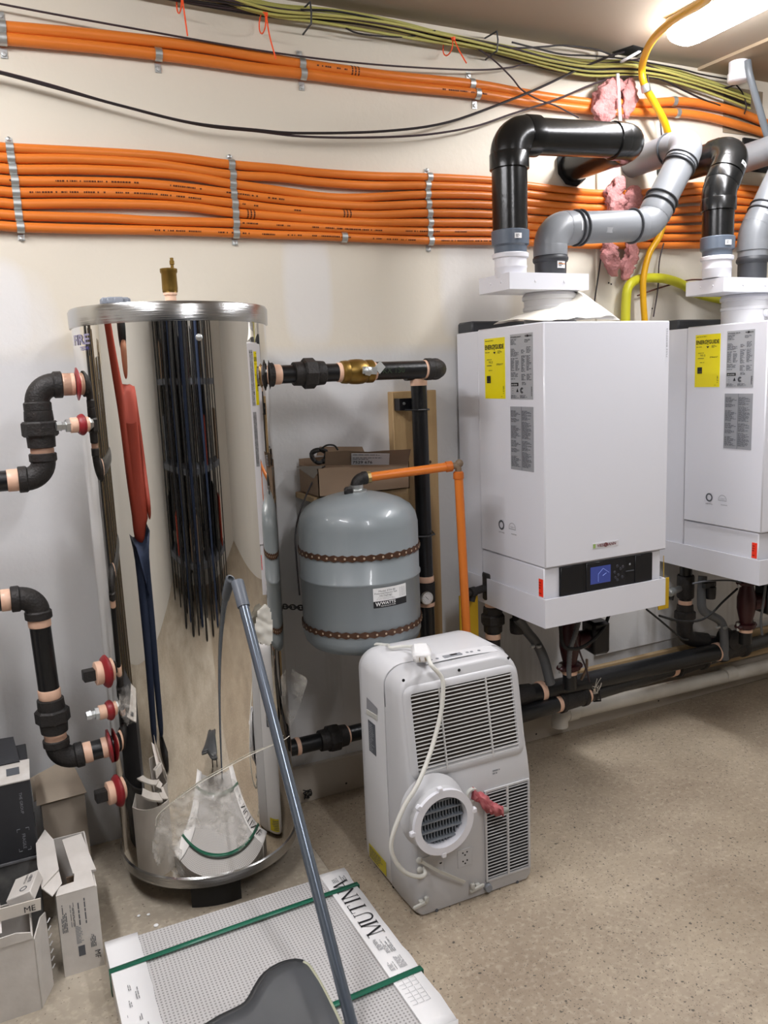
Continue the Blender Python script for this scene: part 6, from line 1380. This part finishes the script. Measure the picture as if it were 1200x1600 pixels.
# ================================================================== GREY MOULDED PIECE IN THE FOREGROUND
def seat():
    b = MB(); nu, nv = 26, 12; vs = []
    top = [(322, 1606), (345, 1592), (366, 1582), (384, 1572), (394, 1560), (402, 1545), (414, 1526), (430, 1513), (446, 1506), (462, 1503), (476, 1506), (486, 1516), (498, 1536), (512, 1562), (526, 1590), (540, 1620)]
    P = smooth_path([V((a, c, 0)) for a, c in top], 4); L = len(P)
    for j in range(nv+1):
        v_ = j/nv
        for i in range(nu+1):
            q = P[int(i*(L-1)/nu)]; z = .235+.035*sin(pi*v_)*sin(pi*i/nu)-.055*v_*v_
            p = atZ(q.x, q.y, .225+.02*sin(pi*i/nu)); base_ = V((.36+.17*i/nu, 1.16, .17)); c_ = p.lerp(base_, v_)
            c_.z += .035*sin(pi*v_)*(1-abs(2*i/nu-1.1)); vs.append(c_)
    b.add(vs, [(j*(nu+1)+i, j*(nu+1)+i+1, (j+1)*(nu+1)+i+1, (j+1)*(nu+1)+i) for j in range(nv) for i in range(nu)], True)
    t = thing('chair_seat', (.45, 1.25, TZ), 'dark grey moulded plastic seat shell in the foreground over the tile pack', 'seat')
    b.build('shell', M_seat, t, solid=.006, angle=70)
    # underside lip facing the camera's far edge, pale worn right edge
    pr = [vs[i] for i in range(nu-9, nu+1)]; e = MB(); e.tube([p+V((.002, 0, 0)) for p in pr], .0045, 8); e.build('worn_edge', M_seated, t)
    pr = [vs[i] for i in range(0, nu-8)]; e = MB(); e.tube([p+V((0, .002, -.002)) for p in pr], .011, 10, ell=(1, .5)); e.build('rolled_rim', mat('seat_dark', '#26282a', .45), t)
    for x, y in ((.40, 1.20), (.50, 1.20)): e = MB(); e.tube([(x, y, TZ+.002) if y > Y0 else (x, y, PAD), (x, y, .19)], .011, 10); e.build('leg', M_black, t)
seat()

# ================================================================== GREY POLE LEANING ON THE TANK
ptop = tpt(371, 910, off=.020); pbot = atZ(557, 1630, TZ+.006); d = unit(pbot, ptop)
t = thing('leaning_pole', pbot, 'grey metal pole leaning against the steel tank', 'pole')
b = MB(); b.tube([pbot, ptop-d*.0], .0135, 20); b.build('tube', M_pole, t)
b = MB(); b.lathe([(.0165, -.075), (.0168, -.07), (.0168, -.003), (.015, 0), (.010, .001), (.010, -.01), (0, -.01)], ptop+d*.004, d, 22); b.build('end_sleeve', mat('sleeve_grey', '#5d636c', .45), t)

# ================================================================== BOXES AT THE LEFT
def carton(name, x0, x1, y0, y1, z0, z1, m, label, th=.004, open_=True, inside=None):
    t = thing(name, ((x0+x1)/2, (y0+y1)/2, z0), label, 'box')
    b = MB(); b.box((x0, y0, z0), (x1, y0+th, z1)); b.build('front_panel', m, t)
    b = MB(); b.box((x0, y1-th, z0), (x1, y1, z1)); b.build('back_panel', m, t)
    b = MB(); b.box((x0, y0+th, z0), (x0+th, y1-th, z1)); b.build('side_panel', m, t)
    b = MB(); b.box((x1-th, y0+th, z0), (x1, y1-th, z1)); b.build('side_panel', m, t)
    b = MB(); b.box((x0+th, y0+th, z0), (x1-th, y1-th, z0+th)); b.build('bottom_panel', inside or m, t)
    if not open_: b = MB(); b.box((x0+th, y0+th, z1-th), (x1-th, y1-th, z1)); b.build('top_panel', m, t)
    return t
def flap(t, pts, m, th=.003, name='flap'):
    P = [V(p) for p in pts]; n = (P[1]-P[0]).cross(P[2]-P[0]).normalized(); b = MB(); b.prism(P, n*th); return b.build(name, m, t)
# A: tall narrow open carton with printed text
ax_0, ax_1, ay0, ay1, az1 = .024, .120, 2.035, 2.325, .262
t = carton('tile_carton', ax_0, ax_1, ay0, ay1, PAD, az1, M_cardw, 'tall open white carton covered in small print, between the big carton and the tank', inside=M_cardin)
fp = t.children[0]
def FT(s, px, py, size, width=None, m=M_ink): pass
zt_f = az1-.012
for (x_, w_, z_, h_, rr, s_) in ((.030, .014, .16, .085, 22, 1), (.052, .010, .17, .08, 20, 2), (.070, .020, .17, .085, 22, 3), (.092, .014, .10, .06, 16, 4)):
    # columns of print run up the panel
    for j in range(4): fine_print(V((x_+w_*(j+1)/4, ay0, z_-.01)), (0, 0, -1), (1, 0, 0), -h_, w_/4.2, 1, s_*7+j, M_ink, fp, off=.0008) if False else fine_print(V((x_+w_*(j+1)/4, ay0, z_)), (0, 0, 1), (-1, 0, 0), h_, w_/3.6, 1, s_*7+j, M_gray, fp, off=.0008)
text('MF', V((.100, ay0, .088)), (0, 0, -1), (1, 0, 0), .014, M_ink, 'lettering', fp)
b = MB(); plate(b, V((.062, ay0, .085)), (1, 0, 0), (0, 0, 1), .016, .028, .0006); b.build('printed_patch', M_gray, fp); fine_print(V((.060, ay0, .12)), (1, 0, 0), (0, 0, 1), .020, .05, 12, 9, M_lgray, fp, off=.0008)
flap(t, [(ax_0, ay0, az1), (ax_1-.004, ay0, az1), (ax_1-.006, ay0+.055, az1+.014), (ax_0+.05, ay0+.060, az1+.016), (ax_0+.045, ay0+.030, az1+.008), (ax_0+.008, ay0+.028, az1+.006)], M_cardw)
zz = az1+.03
flap(t, [atZ(97, 1312, az1+.04), atZ(127, 1302, az1+.04), atZ(150, 1358, az1+.015), atZ(114, 1365, az1+.015)], M_cardw, .006)
f1 = flap(t, [atZ(56, 1318, az1+.05), atZ(70, 1296, az1+.05), atZ(84, 1312, az1+.05), atZ(92, 1358, az1+.03), atZ(65, 1388, az1+.02), atZ(58, 1350, az1+.03)], M_cardw, .004)
flap(t, [atZ(92, 1360, az1+.025), atZ(97, 1380, az1+.012), atZ(82, 1400, az1+.008), atZ(66, 1388, az1+.018)], M_cardw, .003)
b = MB(); b.box((ax_0+.03, ay0+.08, az1-.02), (ax_1-.01, ay0+.085, az1-.004)); b.build('divider', M_cardin, t)
# C: big worn white carton
cx0_, cx1_, cy0_, cy1_, cz1 = -.30, -.036, 1.948, 2.12, .250
t = carton('worn_carton', cx0_, cx1_, cy0_, cy1_, PAD, cz1-.02, M_cardw, 'big worn white carton with torn flaps in the bottom left corner', inside=M_cardin)
flap(t, [(-.30, cy0_, cz1-.02), (-.036, cy0_, cz1-.02), (-.040, cy0_-.002, cz1-.002), (-.07, cy0_-.001, cz1+.006), (-.30, cy0_-.001, cz1-.004)], M_cardw)
flap(t, [(-.30, cy0_+.02, cz1+.004), (-.10, cy0_+.02, cz1+.0), (-.10, cy0_+.10, cz1+.03), (-.30, cy0_+.10, cz1+.03)], mat('card_pinkish', '#ddd6d2', .7))
f3 = flap(t, [(-.30, cy0_+.045, cz1+.018), (-.012, cy0_+.045, cz1+.018), (-.010, cy0_+.045, cz1+.048), (-.30, cy0_+.045, cz1+.052)], mat('card_cream', '#d9d1c6', .7))
text('ME', V((-.045, cy0_+.0445, cz1+.022)), (1, 0, .0), (0, 0, 1), .016, M_ink, 'lettering', f3) if False else text('ME', V((-.048, cy0_+.0405, cz1+.024)), (1, 0, 0), (0, 0, 1), .015, M_ink, 'lettering', f3)
flap(t, [(cx1_, cy0_+.005, PAD), (cx1_+.030, cy0_+.075, PAD), (cx1_+.030, cy0_+.09, cz1-.02), (cx1_+.018, cy0_+.05, cz1-.005), (cx1_, cy0_+.01, cz1-.03)], M_cardw)
for k in range(7):
    z = .075+.021*k; b = MB(); b.tube([(cx1_+.034, cy0_+.088, z), (cx1_+.041, cy0_+.094, z+.007)], .0016, 5); b.build('torn_edge', M_paper, t)
# small loose white box on the big carton
c0_ = atZ(38, 1383, cz1+.055); t = thing('small_box', (c0_.x, c0_.y, cz1+.0), 'small white packet with tiny print lying tilted on the worn carton', 'box')
b = MB(); Xd = V((.75, -.2, .25)).normalized(); Yd = V((.28, 1, 0)).normalized(); Yd = (Yd-Xd*Yd.dot(Xd)).normalized(); Zd = Xd.cross(Yd); b.obox(c0_+V((0, 0, -.012)), Xd, Yd, Zd, .030, .045, .014, .002); sb = b.build('packet', M_cardw, t)
pO = c0_+V((0, 0, -.012))+Zd*.0142; text('MODERNO', pO-Yd*.0+Xd*.008, Yd, -Xd, .006, M_ink, 'lettering', sb); fine_print(pO-Yd*.0+Xd*.022, Yd, -Xd, .035, .010, 3, 8, M_gray, sb)
b = MB(); b.ring(pO+Xd*.008-Yd*.022+Zd*.0006, Zd, .009, .007, .0004, 16); b.build('round_mark', M_gray, sb)
# B: charcoal box with pale lettering on a second dark box
bx0, bx1, by0, by1 = -.30, -.004, 2.25, 2.50; bz0, bz1 = .268, .485
t = thing('charcoal_box', ((bx0+bx1)/2, by0, bz0), 'tall charcoal box with small white lettering, its lid torn, at the left edge', 'box')
b = MB(); b.box((bx0, by0, bz0), (bx1, by1, bz1), .002); cb = b.build('carton', M_cardblk, t)
text('THE GROUP', V((bx1-.030, by0, bz1-.030)), (0, 0, -1), (1, 0, 0), .007, M_lgray, 'lettering', cb, width=.06)
text('FRAGILE', V((bx1-.034, by0, bz0+.070)), (0, 0, -1), (1, 0, 0), .008, M_lgray, 'lettering', cb, width=.042)
b = MB()
for (x_, z_, dx_, dz_) in ((bx1-.045, bz0+.085, .008, 0), (bx1-.045, bz0+.077, 0, .008), (bx1-.016, bz0+.085, -.008, 0), (bx1-.016, bz0+.077, 0, .008), (bx1-.045, bz0+.022, .008, 0), (bx1-.045, bz0+.022, 0, .008), (bx1-.016, bz0+.022, -.008, 0), (bx1-.016, bz0+.022, 0, .008)):
    b.beam((x_, by0-.0008, z_), (x_+dx_, by0-.0008, z_+dz_), .0008, .0012, up=(0, -1, 0))
b.build('corner_marks', M_lgray, cb)
flap(t, [(bx0, by0-.002, bz1), (bx1, by0-.002, bz1), (bx1+.004, by0+.10, bz1+.012), (bx0, by0+.10, bz1+.02)], mat('card_pale', '#d8d5d0', .7, var=.4, vscale=20, color2='#9a8470'))
flap(t, [(bx0, by0+.08, bz1+.02), (bx1-.02, by0+.09, bz1+.016), (bx1-.03, by0+.20, bz1+.045), (bx0, by0+.20, bz1+.06)], M_cardblk)
b = MB(); plate(b, V((bx1-.055, by0+.03, bz1+.0085)), (1, 0, 0), (0, .992, .12), .032, .036, .0006); b.build('grey_label', M_gray, t)
b = MB(); b.box((bx0, by0+.0, PAD), (bx1-.002, by1, bz0-.006), .003); t = thing('dark_box', ((bx0+bx1)/2, by0, PAD), 'scuffed dark box under the charcoal box', 'box'); b.build('carton', mat('card_scuffed', '#3a3b3d', .6, var=.6, vscale=18, color2='#8e8d8a'), t)
b = MB(); b.box((bx0, by0-.004, bz0-.006), (bx1+.002, by1+.002, bz0-.0005)); b.build('lid', mat('card_scuffed2', '#77777a', .5, var=.7, vscale=18, color2='#2f3032'), t)
# D: tan box against the wall
t = thing('tan_box', (.08, 2.56, PAD), 'small tan carton with open flap standing by the wall left of the tank', 'box')
dx0, dx1 = .018, .142; b = MB(); b.box((dx0, 2.525, PAD), (dx1, 2.625, .278), .001); b.build('carton', M_cardt, t)
flap(t, [(dx0-.012, 2.515, .276), (dx1+.006, 2.515, .282), (dx1-.02, 2.60, .345), (dx0+.05, 2.61, .35), (dx0-.01, 2.60, .33)], mat('card_tan2', '#b9aa97', .8, var=.3, vscale=12))
fl_ = flap(t, [(dx0-.016, 2.56, .27), (dx0+.02, 2.55, .30), (dx0+.06, 2.61, .352), (dx0-.02, 2.62, .32)], mat('card_tan2', '#b9aa97', .8))

# ================================================================== FILM SCRAPS ON THE TANK
def inpoly(x, y, P):
    c = False; j = len(P)-1
    for i in range(len(P)):
        if (P[i][1] > y) != (P[j][1] > y) and x < (P[j][0]-P[i][0])*(y-P[i][1])/(P[j][1]-P[i][1])+P[i][0]: c = not c
        j = i
    return c
def film(poly, step, amp, label, seed, m, base_off=.004, lift=None):
    xs = [p[0] for p in poly]; ys = [p[1] for p in poly]; nx = int((max(xs)-min(xs))/step)+1; ny = int((max(ys)-min(ys))/step)+1; vid = {}; vs = []; fs = []
    def vert(i, j):
        if (i, j) not in vid:
            x = min(xs)+i*step; y = min(ys)+j*step; nz = noise.noise(V((x*.03, y*.03, seed)))+.5*noise.noise(V((x*.09, y*.09, seed))); o = base_off+amp*abs(nz)+(lift(x, y) if lift else 0)
            vid[(i, j)] = len(vs); vs.append(tpt(x, y, off=o))
        return vid[(i, j)]
    for i in range(nx):
        for j in range(ny):
            if inpoly(min(xs)+(i+.5)*step, min(ys)+(j+.5)*step, poly): fs.append((vert(i, j), vert(i+1, j), vert(i+1, j+1), vert(i, j+1)))
    b = MB(); b.add(vs, fs, True); return b.build('film_scrap', m, label=label, cat='film', angle=80)
film([(243, 1296), (252, 1272), (275, 1250), (300, 1232), (330, 1215), (352, 1205), (362, 1218), (375, 1226), (382, 1240), (376, 1252), (364, 1256), (372, 1275), (385, 1292), (390, 1312), (374, 1330), (372, 1312), (352, 1308), (330, 1296), (300, 1292), (284, 1304), (278, 1316), (280, 1345), (290, 1368), (272, 1372), (262, 1340), (258, 1318), (248, 1356), (240, 1340), (238, 1318)], 2.5, .016, 'crumpled clear plastic film peeling from the foot of the steel tank', 3, M_film)
film([(398, 980), (403, 955), (414, 944), (422, 950), (426, 975), (427, 1000), (420, 1010), (402, 1002)], 2, .014, 'crumpled white film scrap stuck on the tank beside the pole', 8, mat('film_white', '#d9d6cc', .4, var=.3, vscale=30), .006)
film([(188, 1080), (200, 1070), (207, 1085), (208, 1105), (200, 1135), (190, 1120), (184, 1100)], 2, .012, 'crumpled clear film scrap on the tank behind the lower left plugs', 12, M_film, .005)
b = MB(); P = [atY(456, 1045, 2.3), atY(466, 1052, 2.27), atY(480, 1062, 2.25), atY(474, 1085, 2.25), atY(466, 1110, 2.26), atY(452, 1140, 2.28), atY(442, 1152, 2.3), atY(452, 1100, 2.3)]
n_ = 10; vs = []
top_ = smooth_path([P[0], P[1], P[2], P[3], P[4], P[5], P[6]], 4)
for p in top_: vs += [p, p.lerp(P[7], .65)+V((0, .01*sin(p.z*60), 0))]
b.add(vs, [(2*k, 2*k+2, 2*k+3, 2*k+1) for k in range(len(top_)-1)], True); b.build('film_flag', M_film, label='clear film corner sticking out from the right side of the steel tank', cat='film', angle=80)
fo = [o for o in bpy.data.objects if o.name.startswith('film_scrap')][0]
P = smooth_path([tpt(243, 1290, off=.005), tpt(250, 1270, off=.006), tpt(300, 1232, off=.006), tpt(345, 1205, off=.005), tpt(395, 1178, off=.005), tpt(440, 1158, off=.006), tpt(452, 1150, off=.01)], 6); b = MB(); b.tube(P, .0013, 6); b.build('film_edge_glint', mat('film_highlight', '#d9d5c8', .3), fo)  # thin pale tube painting the highlight along the film's edge
# tank wordmark on its left flank
def tank_text(s, px0, px1, py, size, m):
    a = tpt(px0, py); c = tpt(px1, py); a0 = math.atan2(a.y-TC.y, a.x-TC.x); a1 = math.atan2(c.y-TC.y, c.x-TC.x)
    if a0 < 0: a0 += 2*pi
    if a1 < 0: a1 += 2*pi
    return cyltext(s, a0, a1, a.z, size, m, tank, TR+.0012, TC)
M_logo = mat('logo_violet', '#8d88a0', .4)
tank_text('FIRE', 117, 141, 540, .026, M_logo); tank_text('TECH', 126, 139, 548, .010, mat('logo_blue', '#5450a0', .4))
# knot of black wire by the wall right of the tank foot
q = atY(478, 1238, WY-.04); rnd = random.Random(9); b = MB(); b.tube(smooth_path([q+V((rnd.uniform(-.018, .018), rnd.uniform(-.02, .0), rnd.uniform(-.02, .02))) for k in range(16)], 4), .0022, 6); b.build('wire_knot', M_rubber, label='small tangle of black wire at the wall right of the tank foot', cat='wire')
# bits of litter on the pad
for i, (px, py) in enumerate(((244, 1447), (217, 1432), (232, 1430))):
    q = atZ(px, py, PAD); b = MB(); b.ball(q+V((0, 0, .0025)), .007 if i == 0 else .005, 8, 5, (1, 1, .4)); b.build('plaster_crumb', M_paper, label='white crumb of plaster on the pad, %s' % ('nearest the tile pack', 'farthest left', 'the middle one')[i], cat='crumb')

# ================================================================== WHAT THE TANK MIRRORS, OUT OF FRAME
M_navy = mat('jeans_navy', '#1c2a44', .8); M_redj = mat('jacket_red', '#8c2f1b', .7); M_skin = mat('skin', '#b98468', .6)
def skin_mesh(name, pts, edges, rad, m, parent, root=0):
    me = bpy.data.meshes.new(name); c = V(pts[root]); me.from_pydata([V(p)-c for p in pts], edges, []); o = link(name, me, c, parent); me.materials.append(m)
    md = o.modifiers.new('skin', 'SKIN'); md.use_smooth_shade = True
    for i, r_ in enumerate(rad): me.skin_vertices[0].data[i].radius = (r_, r_)
    me.skin_vertices[0].data[root].use_root = True
    s_ = o.modifiers.new('sub', 'SUBSURF'); s_.levels = 1; s_.render_levels = 2; return o
px_, py_ = -.62, 1.80
t = thing('person', (px_, py_, PAD), 'person in red jacket and navy jeans, seen only mirrored in the steel tank', 'person')
skin_mesh('trousers', [(px_, py_, .96), (px_+.02, py_-.09, .88), (px_+.04, py_-.10, .50), (px_+.02, py_-.11, .12), (px_+.02, py_+.07, .88), (px_+.05, py_+.07, .50), (px_+.02, py_+.11, .12)], [(0, 1), (1, 2), (2, 3), (0, 4), (4, 5), (5, 6)], [.16, .125, .10, .075, .125, .10, .075], M_navy, t)
skin_mesh('jacket', [(px_, py_, .90), (px_, py_, 1.20), (px_+.01, py_, 1.40), (px_+.01, py_, 1.50), (px_+.01, py_-.19, 1.44), (px_+.06, py_-.26, 1.18), (px_+.22, py_-.22, 1.02), (px_+.01, py_+.19, 1.44), (px_+.10, py_+.30, 1.62), (px_+.24, py_+.40, 1.84)], [(0, 1), (1, 2), (2, 3), (2, 4), (4, 5), (5, 6), (2, 7), (7, 8), (8, 9)], [.175, .18, .18, .09, .085, .07, .055, .10, .08, .065], M_redj, t, 1)
skin_mesh('head', [(px_+.01, py_, 1.52), (px_+.02, py_, 1.62), (px_+.03, py_, 1.70)], [(0, 1), (1, 2)], [.055, .085, .085], M_skin, t)
b = MB(); b.ball((px_, py_, 1.715), .105, 16, 10); b.build('hair', M_rubber, t)
for s_ in (-1, 1): b = MB(); b.obox((px_+.07, py_+s_*.11, PAD+.045), (1, 0, 0), (0, 1, 0), (0, 0, 1), .13, .045, .044, .02); b.build('boot', M_rubber, t)
# planks added left of the frame, giving the tank brown streaks to mirror
t = thing('added_planks', (-.7, 2.5, 0), 'brown planks added out of frame to put brown streaks in the tank mirror', 'planks')
rnd = random.Random(2)
for k in range(18):
    x = -1.42+.068*k; b = MB(); b.beam((x, 2.50+rnd.uniform(-.02, .02), PAD+.0), (x+rnd.uniform(-.02, .02), 2.61, 1.62+rnd.uniform(-.22, .2)), .05, .018, up=(0, 1, 0)); b.build('plank', (mat('plank_dark', '#54452f', .7, var=.8, vscale=12, color2='#17130e', stretch=(6, 6, 1)), M_rubber, mat('plank_mid', '#7a6748', .7, var=.6, vscale=12, color2='#2c2418'))[(k*5) % 3], t)
# unseen shelving and dark lengths, added to darken the tank's reflection
t = thing('added_rack', (.4, -1.2, 0), 'black shelving rack added out of frame to darken the tank mirror', 'rack')
RY0, RY1 = -1.30, -.90
for x in (-1.5, -1.05, -.6, -.2, .25, .7, 1.15, 1.6, 2.05, 2.5):
    for y in (RY0, RY1): b = MB(); b.box((x-.03, y-.03, 0), (x+.03, y+.03, 2.35)); b.build('upright', M_black, t)
for z in (.35, .95, 1.5, 2.05): b = MB(); b.box((-1.5, RY0-.02, z), (2.5, RY1+.02, z+.04)); b.build('shelf', M_gray, t)
for k in range(26):
    x = -1.45+.152*k
    if rnd.random() < .72: b = MB(); b.box((x, RY0-.06, .2+rnd.uniform(0, .3)), (x+rnd.uniform(.08, .15), RY0-.04, 2.0+rnd.uniform(-.3, .4))); b.build('back_board', (M_dark, M_gray, M_cardin, M_rubber, mat('board_dark', '#3a3430', .7))[k % 5], t)
for i in range(34):  # box shapes added only as clutter for the tank to mirror
    x = -1.42+.115*i; lv = i % 4; z = (.39, .99, 1.54, 2.09)[lv]; h_ = rnd.uniform(.18, .45) if lv < 3 else rnd.uniform(.1, .3)
    b = MB(); b.box((x, RY0+.05, z+.0005), (x+.085, RY1-.04, z+h_)); b.build('crate', (M_dark, M_cardin, M_black, M_gray, M_rubber, M_redj, M_card)[(i*3) % 7], label='box shape added on the unseen rack as clutter for the tank mirror', cat='crate', group='box shapes added for the tank reflection')
for i, (x, y, h, r_) in enumerate(((-.62, -.55, 2.2, .05), (-.38, -.75, 2.3, .035), (-.20, -.5, 1.9, .055), (.12, -.55, 1.95, .04), (.35, -.75, 2.3, .06), (.55, -.45, 2.2, .05), (.95, -.6, 1.8, .045), (1.3, -.7, 2.2, .05), (1.75, -.6, 2.3, .04))):  # dark uprights added for the vertical streaks in the tank mirror
    b = MB(); b.tube(smooth_path([(x, y, .0+.01), (x+.02, y+.01, .7), (x-.02, y, 1.4), (x+.03, y-.02, h)], 5), [r_*1.7*(.7+.5*(k/15)) for k in range(16)], 12); b.build('added_length', (M_black, M_navy, M_rubber)[i % 3], label='tall dark length added behind the camera to streak the tank mirror', cat='duct', group='dark lengths added for the tank reflection')
